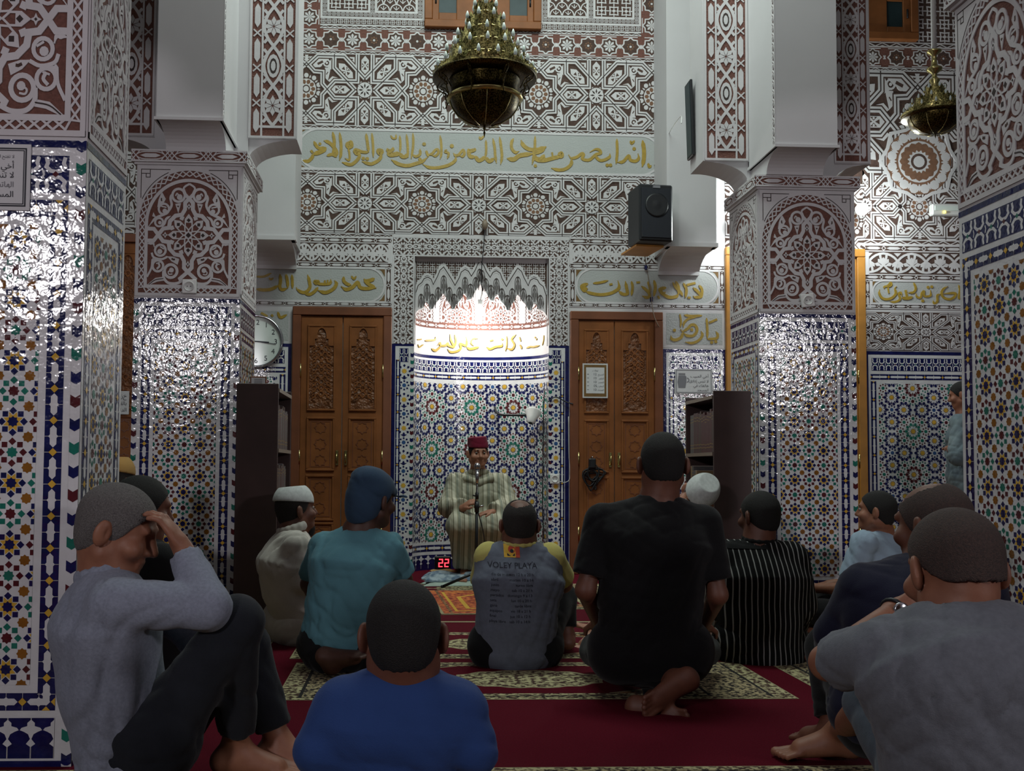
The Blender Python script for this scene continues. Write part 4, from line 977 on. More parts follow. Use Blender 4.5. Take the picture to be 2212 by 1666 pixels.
notice('wall_notice', a[0], zb_, b[0], zt_, 3.157, n1, 'large white notice in Arabic taped to the near left pillar')
def wn(x0, y0, x1, y1, fn, label, name='wall_notice', d=.02): X0, Z0, X1, Z1 = WR(x0, y0, x1, y1); return notice(name, X0, Z0, X1, Z1, WY-d, fn, label)
def n2(W_, H_):
    o = frame_lines(W_, H_, .01, .006, 'ink_soft')
    for s, y in (('أخي الحبيب', .66), ('لا تنس إغلاق', .46), ('هاتفك في', .28), ('المسجد', .1)): o += tf(text_items(ar(s), .034, 'ink', .0014, 'r'), tx=W_-.035, ty=H_*y)
    o += pol([(.03, .05), (.09, .05), (.1, .1), (.1, .15), (.09, .16), (.03, .16), (.02, .1)], 'ink_soft', .0013) + rect(.03, .165, .09, .18, 'ink_soft', .0013) + rib(circ((.105, .12), .018, 8, -PI/2, PI/2), .008, 'ink_soft', .0013)
    return o
wn(1457, 798, 1537, 851, n2, 'small white notice with a jug picture on the tiles right of the right door')
def n3(W_, H_):
    o = rect(.012, .012, W_-.012, H_-.012, 'gold_dark', .0008) + rect(.03, .04, W_-.03, H_-.035, 'paper', .0012)
    o += tf(text_items(ar('مواقيت الصلاة') if False else ar('اوقات'), .022, 'ink', .0016), tx=W_/2, ty=H_-.07)
    for i, (n, s) in enumerate((('12', 'الصبح'), ('10', 'الظهر'), ('10', 'العصر'), ('05', 'المغرب'), ('10', 'العشاء'))):
        y = H_-.105-i*.034; o += tf(text_items(n, .03, 'ink', .0016), tx=W_*.5, ty=y) + tf(text_items(ar(s), .022, 'ink', .0016, 'r'), tx=W_-.035, ty=y) + rect(.04, y+.008, .055, y+.012, 'ink', .0016)
    return o
wn(1256, 787, 1310, 861, n3, 'gold bordered prayer timetable on the right wooden door', d=.058)
def n4(W_, H_): return tf(text_items(ar('خزانة القرآن') if False else ar('خزانة'), .05, 'ink', .0014, 'r'), tx=W_-.02, ty=H_*.7) + tf(text_items(ar('بالقاعة'), .045, 'ink', .0014, 'r'), tx=W_-.02, ty=H_*.4) + tf(text_items(ar('الداخلية'), .045, 'ink', .0014, 'r'), tx=W_-.02, ty=H_*.12)
wn(228, 846, 283, 896, n4, 'white sheet with black writing on the wooden door at far left', d=.06)
# ------------------------------------------------------------------ doors
def star8(c, r, w, z): return rib(starp(c, 8, r, r*.76), w, 'wood_red', z, True)
def door(name, px0, px1, pytop, split, wf, wl, label, rich=True, sheets=None):
    ym = 900; X0, X1 = WX(px0, ym), WX(px1, ym); ZT_ = WZ(pytop, (px0+px1)/2); f = .075
    t = thing(name, ((X0+X1)/2, WY, 0), label, 'door', kind='structure')
    m = MB(); d = WY-.05
    for (a, b, c, e) in ((X0, 0, X0+f, ZT_-f), (X1-f, 0, X1, ZT_-f), (X0, ZT_-f, X1, ZT_)): m.box((a, d, b), (c, WY, e), wf, bev=.006)
    m.build('door_frame', t)
    xs = WX(split, ym)
    for (a, b, s) in ((X0+f, xs-.003, -1), (xs+.003, X1-f, 1)):
        m = MB(); y = WY-.03; m.box((a, y, .01), (b, WY-.004, ZT_-f-.004), wl, bev=.004)
        lf = m.build('door_leaf', t); w_ = b-a; st = w_*.21
        zz = [(.1, .42), (.47, .83), (.9, 1.33), (1.42, ZT_-f-.1)] if rich else [(.1, .9), (1.0, ZT_-f-.12)]
        for i, (z0, z1) in enumerate(zz):
            m = MB(); x0, x1 = a+st, b-st; pf_ = plane((0, y, 0), (1, 0, 0), (0, 0, 1), (0, -1, 0))
            m.box((x0, y-.002, z0), (x1, y+.01, z1), 'wood_carved' if i == len(zz)-1 else wl)
            for (p, q, r, u) in ((x0-.018, z0-.018, x1+.018, z0), (x0-.018, z1, x1+.018, z1+.018), (x0-.018, z0, x0, z1), (x1, z0, x1+.018, z1)): m.box((p, y-.014, q), (r, y, u), wl, bev=.004)
            c = (x0+x1)/2; w2 = (x1-x0)/2
            if i == len(zz)-1:
                ax = [(-w2, -.16), (-w2*.62, -.16), (-w2*.62, -.1), (-w2*.45, -.1)] + [(w2*.45*math.cos(t_), -.085+.08*math.sin(t_)) for t_ in np.linspace(PI, 0, 9)] + [(w2*.45, -.1), (w2*.62, -.1), (w2*.62, -.16), (w2, -.16)]
                o = rib([(c+p, z1+q) for p, q in ax], .012, wl, .012)
                for j in range(len(ax)-1): (p0, q0), (p1, q1) = ax[j], ax[j+1]; o += pol([(c+p0, z1+q0), (c+p1, z1+q1), (c+p1, z1), (c+p0, z1)], wl, .008) if p1 > p0 else []
                for k in range(9):
                    zc = z0+.08+k*(z1-z0-.3)/8
                    o += rib(cr([(c-w2*.8, zc), (c-w2*.3, zc+.05), (c, zc+.02), (c+w2*.3, zc+.05), (c+w2*.8, zc)], 4), .008, wl, .007) + rib(circ((c, zc+.05), .022, 10), .007, wl, .007, True) + rib(circ((c-w2*.6, zc+.03), .016, 8), .006, wl, .007, True) + rib(circ((c+w2*.6, zc+.03), .016, 8), .006, wl, .007, True)
            else:
                o = rib([(x0+.02, z0+.02), (x1-.02, z0+.02), (x1-.02, z1-.02), (x0+.02, z1-.02)], .008, 'wood_red', .004, True); n = max(1, int((z1-z0-.05)/.12))
                for k in range(n): o += star8((c, z0+(z1-z0)*(k+.5)/n), .052, .007, .005)
            emit(m, o, pf_, True); m.build('carved_panel', lf)
        for hz in (.35, 1.0, 1.75):
            m = MB(); m.tube([((a if s < 0 else b), y-.012, hz-.06), ((a if s < 0 else b), y-.012, hz+.06)], .008, 'brass_plain'); m.build('hinge', lf)
        m = MB(); hx = b-.035 if s < 0 else a+.035; m.box((hx-.012, y-.008, .93), (hx+.012, y, 1.06), 'brass_plain', bev=.003); m.tube([(hx, y-.006, 1.03), (hx, y-.035, 1.03), (hx, y-.035, .95), (hx, y-.006, .95)], .005, 'brass_plain'); m.build('door_handle', lf)
    return t
door('door_1', 630, 845, 665, 739, 'wood_red', 'wood', 'carved wooden double door left of the niche')
door('door_2', 1230, 1430, 675, 1326, 'wood_red', 'wood', 'carved wooden double door right of the niche, with a timetable')
door('door_3', 1567, 1869, 538, 1718, 'wood_yellow', 'wood_yellow', 'tall yellow wooden door mostly hidden behind the right pillar', False)
door('door_4', 205, 430, 508, 320, 'wood_red', 'wood', 'wooden door in the gap between the left pillars')
# ------------------------------------------------------------------ windows
def window(name, px0, px1, pyb, panes, label):
    X0, X1 = WX(px0, 40), WX(px1, 40); Z0 = WZ(pyb, (px0+px1)/2); Z1 = Z0+1.0
    t = thing(name, ((X0+X1)/2, WY, Z0), label, 'window', kind='structure'); m = MB(); f = .07
    for (a, b, c, e) in ((X0, Z0+f, X0+f, Z1-f), (X1-f, Z0+f, X1, Z1-f), (X0, Z0, X1, Z0+f), (X0, Z1-f, X1, Z1)): m.box((a, WY-.06, b), (c, WY, e), 'wood', bev=.006)
    m.build('window_frame', t); n = len(panes)
    for i, (p0, p1, pb) in enumerate(panes):
        a = X0+f+(X1-X0-2*f)*i/n; b = X0+f+(X1-X0-2*f)*(i+1)/n; g0, g1 = WX(p0, 20), WX(p1, 20); zb = WZ(pb, (p0+p1)/2); m = MB(); y0, y1 = WY-.045, WY-.01
        m.box((a, y0, Z0+f), (g0, y1, Z1-f), 'wood', bev=.004); m.box((g1, y0, Z0+f), (b, y1, Z1-f), 'wood', bev=.004); m.box((g0, y0, Z0+f), (g1, y1, zb), 'wood', bev=.004); m.box((g0, y0, zb+.24), (g1, y1, zb+.28), 'wood', bev=.004)
        s = m.build('sash', t); m = MB(); m.box((g0, WY-.025, zb), (g1, WY-.02, Z1-f), 'glass_dark'); m.build('pane', s)
        m = MB(); hx = a+.03 if i == 0 and n > 1 else b-.03; m.tube([(hx, y0-.004, zb+.08), (hx, y0-.004, zb+.16)], .008, 'black_plastic'); m.build('hinge', s)
window('window_1', 917, 1168, 66, ((948, 986, 32), (1100, 1138, 38)), 'wooden window with dark panes high above the niche')
window('window_2', 1850, 1978, 90, ((1911, 1946, 62),), 'wooden window high in the far right bay')
# ------------------------------------------------------------------ chandeliers
def crown(m, r, z0, z1, mt, n, spike):
    vs = []; fs = []; k = n*4
    for i in range(k):
        a = 2*PI*i/k; h = (0, .35, 1, .35)[i % 4]*spike
        for rr, z in ((r, z0), (r, z1), (r*1.01, z1+h)): vs.append((rr*math.cos(a), rr*math.sin(a), z))
    for i in range(k):
        j = (i+1) % k; fs += [(i*3, j*3, j*3+1, i*3+1), (i*3+1, j*3+1, j*3+2, i*3+2)]
    m.grid(vs, fs, mt)
def chandelier(X, Y, Z0, s, tiers, label, rod, rodm, full=True):
    """Z0: height of the brim; s: metres per unit; tiers: (radius, bottom, top, bulbs)"""
    t = thing('chandelier', (X, Y, Z0), label, 'chandelier', 'brass chandeliers')
    def put(m, name, par=t):
        m.v = [(X+v[0]*s, Y+v[1]*s, Z0+v[2]*s) for v in m.v]; return m.build(name, par)
    R = tiers[0][0]*1.18
    m = MB(); m.lathe([(R*.62, -4), (R*.98, -3), (R, 0), (R*.99, 3), (tiers[0][0], 6), (R*.62, 4)], (0, 0, 0), 'brass_dark', 40); crown(m, R*.985, 2, 8, 'brass', 28, 7); put(m, 'brim')
    for i, (r, z0, z1, nb) in enumerate(tiers):
        m = MB(); m.lathe([(r*.97, z0-1), (r*1.03, z0), (r*1.03, z0+2), (r, z0+3)], (0, 0, 0), 'brass_plain', 40); m.lathe([(r, z0+2), (r*.97, z1-6)], (0, 0, 0), 'brass', 40); crown(m, r*.975, z1-7, z1-4, 'brass', max(8, int(r*.42)), 12)
        m.lathe([(r*.97, z1-6), (r*.4, z1-4)], (0, 0, 0), 'brass_dark', 32); tr = put(m, 'tier')
        for k in range(nb):
            a = 2*PI*(k+.5)/nb; rb = r*1.08; m = MB(); c = (rb*math.cos(a), rb*math.sin(a))
            m.lathe([(0, z1+10), (2, z1+7), (4, z1+1), (4.2, z1-4), (2.6, z1-8), (2.4, z1-9)], (c[0], c[1], 0), 'bulb_off', 10); m.lathe([(2.8, z1-8), (3, z1-14), (1.5, z1-15)], (c[0], c[1], 0), 'brass_plain', 10); put(m, 'bulb', tr)
    r1 = R*(.66 if full else .8)
    if not full:
        m = MB(); m.lathe([(r1, -3), (r1*.97, -18), (r1*.82, -40), (r1*.55, -56), (r1*.2, -64), (2, -66)], (0, 0, 0), 'brass_dark', 36)
        for k in range(8): a = PI/4*k; m.tube([(r*math.cos(a), r*math.sin(a), q) for r, q in ((r1*1.01, -3), (r1*.98, -18), (r1*.83, -40), (r1*.56, -56), (r1*.2, -65))], 1.4, 'brass_plain', 6)
        put(m, 'bowl'); m = MB(); m.lathe([(0, -82), (1.4, -76), (3, -70), (2, -64)], (0, 0, 0), 'brass_dark', 12); put(m, 'finial')
        m = MB(); z = tiers[-1][2]; m.lathe([(tiers[-1][0]*.5, z-6), (12, z+12), (18, z+22), (18, z+28), (9, z+36), (9, z+50), (26, z+62), (27, z+70), (12, z+78), (9, z+100), (9, z+118), (24, z+128), (26, z+134), (8, z+140)], (0, 0, 0), 'brass_plain', 20); put(m, 'stem')
        m = MB(); m.tube([(0, 0, z+138), (0, 0, (6.6-Z0)/s)], rod, rodm, 12); put(m, 'hanging_rod'); return t
    m = MB(); m.lathe([(r1*1.02, -6), (r1*.98, -20), (r1*.96, -36), (r1*1.05, -40)], (0, 0, 0), 'brass_dark', 36); put(m, 'drum')
    m = MB(); m.lathe([(r1*1.05, -40), (r1*1.1, -43), (r1*1.1, -47), (r1*1.0, -50)], (0, 0, 0), 'brass_plain', 36); put(m, 'ring')
    m = MB(); m.lathe([(r1*1.0, -50), (r1*.93, -66), (r1*.76, -84), (r1*.48, -98), (r1*.2, -105), (2, -108)], (0, 0, 0), 'brass_dark', 36)
    for k in range(8):
        a = PI/4*k; m.tube([(r*math.cos(a), r*math.sin(a), z) for r, z in ((r1*1.01, -50), (r1*.945, -66), (r1*.775, -84), (r1*.49, -98), (r1*.2, -106))], 1.2, 'brass_plain', 6)
    put(m, 'bowl')
    m = MB(); m.lathe([(0, -132), (1, -128), (2.6, -120), (1.2, -116), (3.2, -110), (2, -106)], (0, 0, 0), 'brass_dark', 12); put(m, 'finial')
    for k in range(8):
        a = PI/4*k+PI/8; m = MB(); ca, sa = math.cos(a), math.sin(a)
        pts = [(R*.97, -2), (R*.95, -12), (R*.8, -22), (r1*1.2, -34), (r1*1.14, -46), (r1*1.2, -56)]
        m.tube([(r*ca, r*sa, z) for r, z in pts], 1.6, 'brass_dark', 6); m.tube([(r*ca, r*sa, z) for r, z in ((R*.9, -4), (R*.8, -10), (r1*1.16, -18), (r1*1.06, -30))], 1.3, 'brass_dark', 6)
        for q in ((R*.86, -14), (r1*1.22, -24)): m.tube([(q[0]*ca+4*math.cos(b)*ca, q[0]*sa+4*math.cos(b)*sa, q[1]+4*math.sin(b)) for b in np.linspace(0, 2*PI, 9)], 1, 'brass_dark', 5, False)
        put(m, 'scroll_bracket')
    m = MB(); z = tiers[-1][2]; m.lathe([(tiers[-1][0]*.5, z-6), (6, z+6), (9, z+10), (9, z+14), (5, z+20), (5, z+44), (14, z+50), (15, z+54), (6, z+58), (4, z+60)], (0, 0, 0), 'brass_plain', 20); put(m, 'stem')
    m = MB(); m.tube([(0, 0, z+58), (0, 0, (6.6-Z0)/s)], rod, rodm, 12); put(m, 'hanging_rod')
    return t
def hang(px, py, Y): return at(px, py, Y)
c = hang(1047, 171, 6.2)
chandelier(c[0], 6.2, c[2], 6.2/2200, [(98, 2, 27, 16), (80, 32, 62, 14), (59, 69, 97, 10), (40, 105, 136, 8), (25, 142, 166, 6)], 'large tiered brass chandelier hanging in front of the niche wall', 3, 'brass_plain')
c = hang(2020, 252, 7.0)
chandelier(c[0], 7.0, c[2], 7.0/2200*.62, [(98, 2, 30, 14), (70, 34, 66, 10), (32, 72, 108, 6)], 'smaller brass chandelier on a white rod beside the right pillar', 9, 'white_plastic', False)
# ------------------------------------------------------------------ lamps
def bulb(p, r, e, col, label, up=None, name='light_bulb'):
    t = thing(name, tuple(p), label, 'light bulb'); m = MB(); m.ball(p, r, 'light_bulb', 16); m.build('bulb_glass', t)
    m = MB(); y = WY if up is None else None
    if up is None: m.tube([(p[0], p[1]+r*.9, p[2]), (p[0], p[1]+r*.9+.05, p[2])], .022, 'white_plastic', 12); m.tube([(p[0], p[1]+r*.9+.04, p[2]), (p[0], WY, p[2])], .012, 'white_plastic', 8)
    else: m.tube([(p[0], p[1], p[2]+r*.9), (p[0], p[1], p[2]+r*.9+.06)], .02, 'white_plastic', 12)
    m.build('socket', t); lamp('lamp_light', (p[0], p[1]-r*1.5 if up is None else p[1], p[2] - (0 if up is None else r*1.6)), e, col, r)
bulb(at(1862, 452, 8.62), .055, 38, (.9, 1, .97), 'bare lit bulb glaring on the wall right of the farther right pillar')
bulb(at(1600, 478, 8.62), .05, 30, (.9, 1, .97), 'lit bulb on the wall behind the farther right pillar')
p = at(1037, 672, WY+.12)
bulb(p, .045, 24, (1, .97, .9), 'lit bulb hanging in the head of the prayer niche', 1)
def wire(pts, r, mt, label, name='cable', cat='cable'):
    m = MB(); m.tube([tuple(q) for q in pts], r, mt, 6); return m.build(name, label=label, cat=cat)
def cr3(pts, n=6): 
    P = np.asarray(pts, float); return np.concatenate([np.stack([cr(P[:, [0, 1]], n)[:, 0], cr(P[:, [0, 1]], n)[:, 1], cr(P[:, [0, 2]], n)[:, 1]], 1)])
hk = at(1047, 492, WY-.03)
wire(cr3([hk, at(1045, 530, WY-.04), at(1041, 570, WY-.03), at(1040, 610, WY-.01), (p[0]+.01, WY+.0, p[2]+.16), (p[0], p[1], p[2]+.09)]), .004, 'black_plastic', 'black flex from the hook down to the bulb in the niche')
t = thing('wall_hook', (hk[0], WY, hk[2]), 'pale knob holding the lamp flex above the niche', 'hook'); m = MB(); m.tube([(hk[0], WY, hk[2]+.06), (hk[0], WY-.05, hk[2]+.06)], .012, 'shelf_edge', 10); m.build('peg', t); m = MB(); m.ball((hk[0], WY-.05, hk[2]+.02), .035, 'shelf_edge', 12, (.8, .8, 1.3)); m.build('knob', t)
# ------------------------------------------------------------------ loudspeaker, screen, cables
sp = at(1406, 467, 8.28); M = Matrix.Translation(Vector(sp)) @ Matrix.Rotation(.13, 4, 'Z')
t = thing('loudspeaker', tuple(sp), 'black loudspeaker on a small wooden bracket on the wall pier', 'loudspeaker')
m = MB(); m.box((-.145, -.12, -.235), (.145, .16, .235), 'black_plastic', M, .012); m.build('cabinet', t)
m = MB(); m.box((-.128, -.132, -.21), (.128, -.118, .2), 'black_grille', M, .008); m.build('grille', t)
m = MB(); m.lathe([(.098, 0), (.1, .006), (.085, .008), (.05, .002), (.03, .006), (0, .008)], (0, 0, 0), 'black_plastic', 24, M=M @ Matrix.Translation((0, -.131, .06)) @ Matrix.Rotation(PI/2, 4, 'X')); m.build('woofer', t)
m = MB(); m.box((-.03, -.136, .2), (.03, -.12, .222), 'ink_soft', M); m.build('badge', t)
m = MB(); m.box((-.12, .02, -.252), (.12, .4, -.236), 'wood_yellow', M); m.build('bracket', t)
pa, pb = at(1490, 240, 7.02), at(1508, 234, 6.78)
t = thing('flat_screen', (1.9, 6.9, 3.3), 'flat black screen seen edge on, fixed high on the right pillar', 'screen')
M = Matrix(((1, 0, 0, 1.922), (0, 1, 0, 6.78), (0, 0, 1, 3.06), (0, 0, 0, 1))) @ Matrix.Rotation(-.03, 4, 'Y')
m = MB(); m.box((-.018, 0, 0), (.0, .14, .53), 'black_plastic', M, .006); m.build('screen_body', t); m = MB(); m.box((-.0205, .012, .014), (-.016, .128, .516), 'glass_dark', M); m.build('screen_glass', t); m = MB(); m.box((-.002, .04, .2), (.01, .1, .3), 'black_plastic', M); m.build('wall_mount', t)
wire(cr3([(1.86, 6.9, 3.32), at(1470, 252, 7.4), at(1447, 285, 8.4), at(1428, 325, 8.8), at(1413, 358, WY-.02)]), .004, 'white_plastic', 'pale cable sagging from the black screen to the wall')
wire(cr3([at(1390, 532, 8.6), at(1396, 575, WY-.02), at(1404, 620, WY-.02), at(1411, 675, WY-.06), at(1420, 700, WY-.06), at(1428, 715, WY-.03), at(1428, 752, WY-.03)]), .004, 'shelf_edge', 'grey cable running down from the loudspeaker past the right door')
for q in ((1395, 578), (1407, 647)):
    pp_ = at(*q, WY-.02); m = MB(); m.box((pp_[0]-.012, WY-.032, pp_[2]-.022), (pp_[0]+.012, WY-.012, pp_[2]+.022), 'tile_navy', bev=.004); m.build('cable_tape', label='blue tape holding the grey cable, ' + ('above the gilt lettering' if q[1] < 600 else 'on the gilt lettering'), cat='tape')
wire(cr3([at(1176, 840, WY-.01), at(1174, 900, WY-.012), at(1173, 1000, WY-.012), at(1172, 1090, WY-.012), at(1175, 1165, WY-.012)]), .005, 'black_plastic', 'black cable running down the right edge of the niche')
wire(cr3([at(1184, 868, WY-.02), at(1200, 858, WY-.02), at(1222, 868, WY-.03), at(1238, 873, WY-.06)]), .005, 'black_plastic', 'short black cable crossing the tiles to the right door')
wire(cr3([at(1207, 1040, WY-.02), at(1222, 1042, WY-.03), at(1231, 1030, WY-.03), at(1229, 980, WY-.03), at(1228, 900, WY-.03)]), .003, 'white_plastic', 'thin pale wire from the socket up beside the right door')
# bracket lamp in the niche
t = thing('wall_spotlight', tuple(at(1150, 900, WY+.12)), 'white cup shaped lamp on a black arm in the niche', 'lamp'); c0 = at(1150, 898, WY+.12)
m = MB(); m.tube(cr3([at(1069, 880, WY+.38), at(1072, 890, WY+.3), at(1082, 896, WY+.22), at(1110, 897, WY+.17), at(1137, 897, WY+.13)]), .011, 'black_plastic', 8); m.build('arm', t)
m = MB(); Mr = Matrix.Rotation(-.55, 4, 'X') @ Matrix.Rotation(.25, 4, 'Y'); m.lathe([(.02, -.085), (.035, -.07), (.045, -.03), (.072, .03), (.075, .038), (.066, .036), (.04, .01), (0, .0)], c0, 'white_plastic', 24, M=Mr); m.build('lamp_shade', t)
# sockets
def socket(p, y, r, label, n='F'):
    t = thing('wall_socket', tuple(p), label, 'socket'); M = Matrix.Translation((p[0], y, p[2])) @ Matrix.Rotation(r, 4, 'Y')
    m = MB(); m.box((-.042, -.022, -.042), (.042, 0, .042), 'white_plastic', M, .004); m.build('plate', t)
    m = MB(); m.lathe([(.029, 0), (.031, .004), (.027, .005), (.026, .001), (0, 0)], (0, 0, 0), 'white_plastic', 20, M=M @ Matrix.Translation((0, -.022, 0)) @ Matrix.Rotation(PI/2, 4, 'X')); m.build('rim', t)
    m = MB()
    for d in (-.01, .01): m.lathe([(.0035, .002), (0, .0022)], (0, 0, 0), 'black_plastic', 8, M=M @ Matrix.Translation((d, -.0225, 0)) @ Matrix.Rotation(PI/2, 4, 'X'))
    m.build('pin_hole', t)
socket(at(410, 620, 6.095), 6.095, 0, 'square socket low on the carved panel of the left pillar')
socket(at(1743, 650, 6.36), 6.36, -.14, 'crooked square socket on the carved panel of the right pillar')
socket(at(1198, 1035, WY-.004), WY-.004, 0, 'small white socket on the tiles between niche and right door')
# exit light
a, b = at(2013, 453, WY-.06), at(2085, 453, WY-.06); t = thing('emergency_light', ((a[0]+b[0])/2, WY, a[2]), 'white emergency light box with a yellow spark', 'emergency light')
m = MB(); m.box((a[0], WY-.07, a[2]-.05), (b[0], WY, a[2]+.055), 'white_plastic', bev=.01); m.build('housing', t); m = MB(); m.box((a[0]+.02, WY-.078, a[2]-.01), (b[0]-.02, WY-.068, a[2]+.035), 'bulb_off', bev=.004); m.build('diffuser', t); m = MB(); m.ball((at(2041, 456, WY-.08)[0], WY-.078, a[2]-.025), .012, 'led_yellow', 10); m.build('indicator', t)
# ------------------------------------------------------------------ clock
c = at(554, 738, WY-.05); R_ = .232; t = thing('wall_clock', tuple(c), 'round white wall clock partly behind the left pillar', 'clock'); Mx = Matrix.Translation(Vector(c)) @ Matrix.Rotation(PI/2, 4, 'X')
m = MB(); m.lathe([(R_*.9, .012), (R_*.93, .03), (R_*.98, .03), (R_, .015), (R_, -.045), (0, -.045)], (0, 0, 0), 'chrome', 48, M=Mx); m.build('case', t)
m = MB(); m.lathe([(R_*.92, .008), (0, .0081)], (0, 0, 0), 'bulb_off', 48, M=Mx)
cf = plane((c[0], c[1]-.009, c[2]), (1, 0, 0), (0, 0, 1), (0, -1, 0))
for h in range(1, 13): an = PI/2-h*PI/6; emit(m, tf(text_items(str(h), .062, 'ink', .001), tx=R_*.72*math.cos(an), ty=R_*.72*math.sin(an)-.021), cf)
m.build('dial', t)
for an, L_, w_ in ((-.13, .17, .006), (-.06, .11, .009)): m = MB(); emit(m, rib([(-.02*math.cos(an), -.02*math.sin(an)), (L_*math.cos(an), L_*math.sin(an))], w_, 'ink', .004), cf); m.build('hand', t)
# ------------------------------------------------------------------ bookcases and books
BK = [('book_maroon', (84, 36, 38)), ('book_brown', (78, 52, 44)), ('book_grey', (96, 92, 92)), ('book_red', (108, 40, 36)), ('book_tan', (150, 126, 92))]
for n_, c_ in BK: mat(n_, rgb(*c_), .5, noise=(30, .3))
def bookcase(x0, x1, y0, y1, h, face, label):
    t = thing('bookcase', ((x0+x1)/2, (y0+y1)/2, 0), label, 'bookcase'); th = .02
    for ya in (y0, y1-th): m = MB(); m.box((x0, ya, 0), (x1, ya+th, h), 'wood_dark', bev=.003); m.build('side_panel', t)
    bx = x0 if face > 0 else x1-.012; m = MB(); m.box((bx, y0+th, 0), (bx+.012, y1-th, h), 'wood_dark'); m.build('back_panel', t)
    zs_ = (.05, .32, .66, .99, h-.045)
    for z in zs_:
        m = MB(); m.box((x0+.012, y0+th, z), (x1, y1-th, z+.02), 'wood_dark') if face > 0 else m.box((x0, y0+th, z), (x1-.012, y1-th, z+.02), 'wood_dark')
        ex = x1-.002 if face > 0 else x0-.004; m.box((ex, y0+th, z), (ex+.006, y1-th, z+.02), 'shelf_edge'); m.build('shelf', t)
    return zs_
zl = bookcase(-.965, -.735, 5.66, 6.28, 1.37, 1, 'dark bookcase on the left, its side to the viewer')
zr_ = bookcase(1.715, 1.93, 5.7, 6.3, 1.36, -1, 'dark bookcase on the right, its side to the viewer')
_bm = {}
def book(x0, x1, y, z, w, h, face, k, tilt, label, group):
    key = (k, round(x1-x0, 3), face)
    if key not in _bm:
        m = MB(); d = x1-x0; nm = BK[k][0]; s = face
        m.box((-d/2, 0, 0), (d/2, .1, 1), nm); fx = d/2 if s > 0 else -d/2
        m.box((-d/2+.004, .12*.1, .995), (d/2-.004, .088, 1.004), 'paper'); e = .0008*s
        for zz in (.12, .2, .8, .88): m.box((min(fx, fx+e), .005, zz), (max(fx, fx+e), .095, zz+.012), 'gold')
        o = m.build('book'); _bm[key] = o; first = True
    else: o = _bm[key].copy(); COL.objects.link(o)
    o.location = ((x0+x1)/2, y, z); o.scale = (1, w/.1, h); o.rotation_euler = (tilt, 0, 0)
    o['label'] = label; o['category'] = 'book'; o['group'] = group
def row(x0, x1, y0, y1, z, face, label, group, kinds, tilt=0., hh=.24):
    y = y0
    while y < y1-.03:
        w_ = random.uniform(.024, .042); book(x0, x1, y, z, w_, hh*random.uniform(.9, 1.06), face, random.choice(kinds), tilt, label, group); y += w_+.002
row(1.73, 1.9, 5.735, 6.27, 1.0105, -1, 'maroon gilt lined book in the top row of the right bookcase', 'books in the top row of the right bookcase', (0, 0, 1, 2))
row(1.73, 1.9, 6.1, 6.25, .6805, -1, 'pale book on the middle shelf of the right bookcase', 'books on the middle shelf of the right bookcase', (4, 2))
row(-.92, -.75, 5.7, 6.24, 1.0105, 1, 'dark book in the top row of the left bookcase', 'books in the top row of the left bookcase', (0, 1, 2))
row(-.92, -.75, 5.7, 6.2, .6805, 1, 'dark book on the middle shelf of the left bookcase', 'books on the middle shelf of the left bookcase', (1, 2, 0))
row(-.92, -.75, 5.72, 5.86, .0705, 1, 'pale book on the bottom shelf of the left bookcase', 'books on the bottom shelf of the left bookcase', (4,), 0, .2)
a = at(560, 822, 5.9); t = thing('framed_card', (-.86, 5.9, 1.37), 'small framed card standing on the left bookcase', 'framed card')
m = MB(); m.box((-.93, 5.9, 1.37), (-.835, 5.915, 1.43), 'wood_red', bev=.002); m.build('frame', t); m = MB(); m.box((-.922, 5.897, 1.378), (-.843, 5.9, 1.422), 'paper'); emit(m, sum([rect(-.905, z, -.86, z+.004, 'ink_soft', .0005) for z in (1.39, 1.4, 1.41)], []), plane((0, 5.8965, 0), (1, 0, 0), (0, 0, 1), (0, -1, 0))); m.build('card', t)
mat('pink_petal', rgb(214, 150, 206), .6)
f0 = at(1497, 887, 6.4); t = thing('artificial_flower', (f0[0], 6.4, f0[2]), 'pink artificial flower beside the right bookcase', 'flower'); m = MB()
for k in range(7): a_ = k*.9; m.ball((f0[0]+.012*math.cos(a_), 6.4+.012*math.sin(a_*1.7), f0[2]+.012*math.sin(a_)), .013, 'pink_petal', 8)
m.build('bloom', t); m = MB(); m.tube(cr3([(f0[0], 6.4, f0[2]), (f0[0]+.05, 6.38, f0[2]-.1), (f0[0]+.1, 6.32, f0[2]-.2), (1.74, 6.31, 1.0)]), .004, 'tile_teal', 6); m.build('flower_stem', t)
# ------------------------------------------------------------------ cable coil on the right door
c = at(1279, 1020, WY-.07); t = thing('cable_coil', tuple(c), 'coil of black cable hung on the right wooden door', 'cable')
m = MB()
for k in range(7):
    a_ = np.linspace(0, 2*PI, 20); cx, cz, rx, rz = c[0]+random.uniform(-.03, .03), c[2]-.04+random.uniform(-.05, .04), random.uniform(.03, .06), random.uniform(.05, .1)
    m.tube([(cx+rx*math.cos(x)+.01*k*math.sin(2*x), c[1]+.004*k-.012, cz+rz*math.sin(x)) for x in a_], .006, 'black_plastic', 6, False)
m.build('loops', t); m = MB(); m.box((c[0]-.03, c[1]-.03, c[2]+.03), (c[0]+.03, c[1]+.02, c[2]+.12), 'black_plastic', bev=.01); m.build('plug', t); m = MB(); m.tube([(c[0], WY-.03, c[2]+.13), (c[0], c[1]-.02, c[2]+.13)], .006, 'chrome', 6); m.build('hook', t)
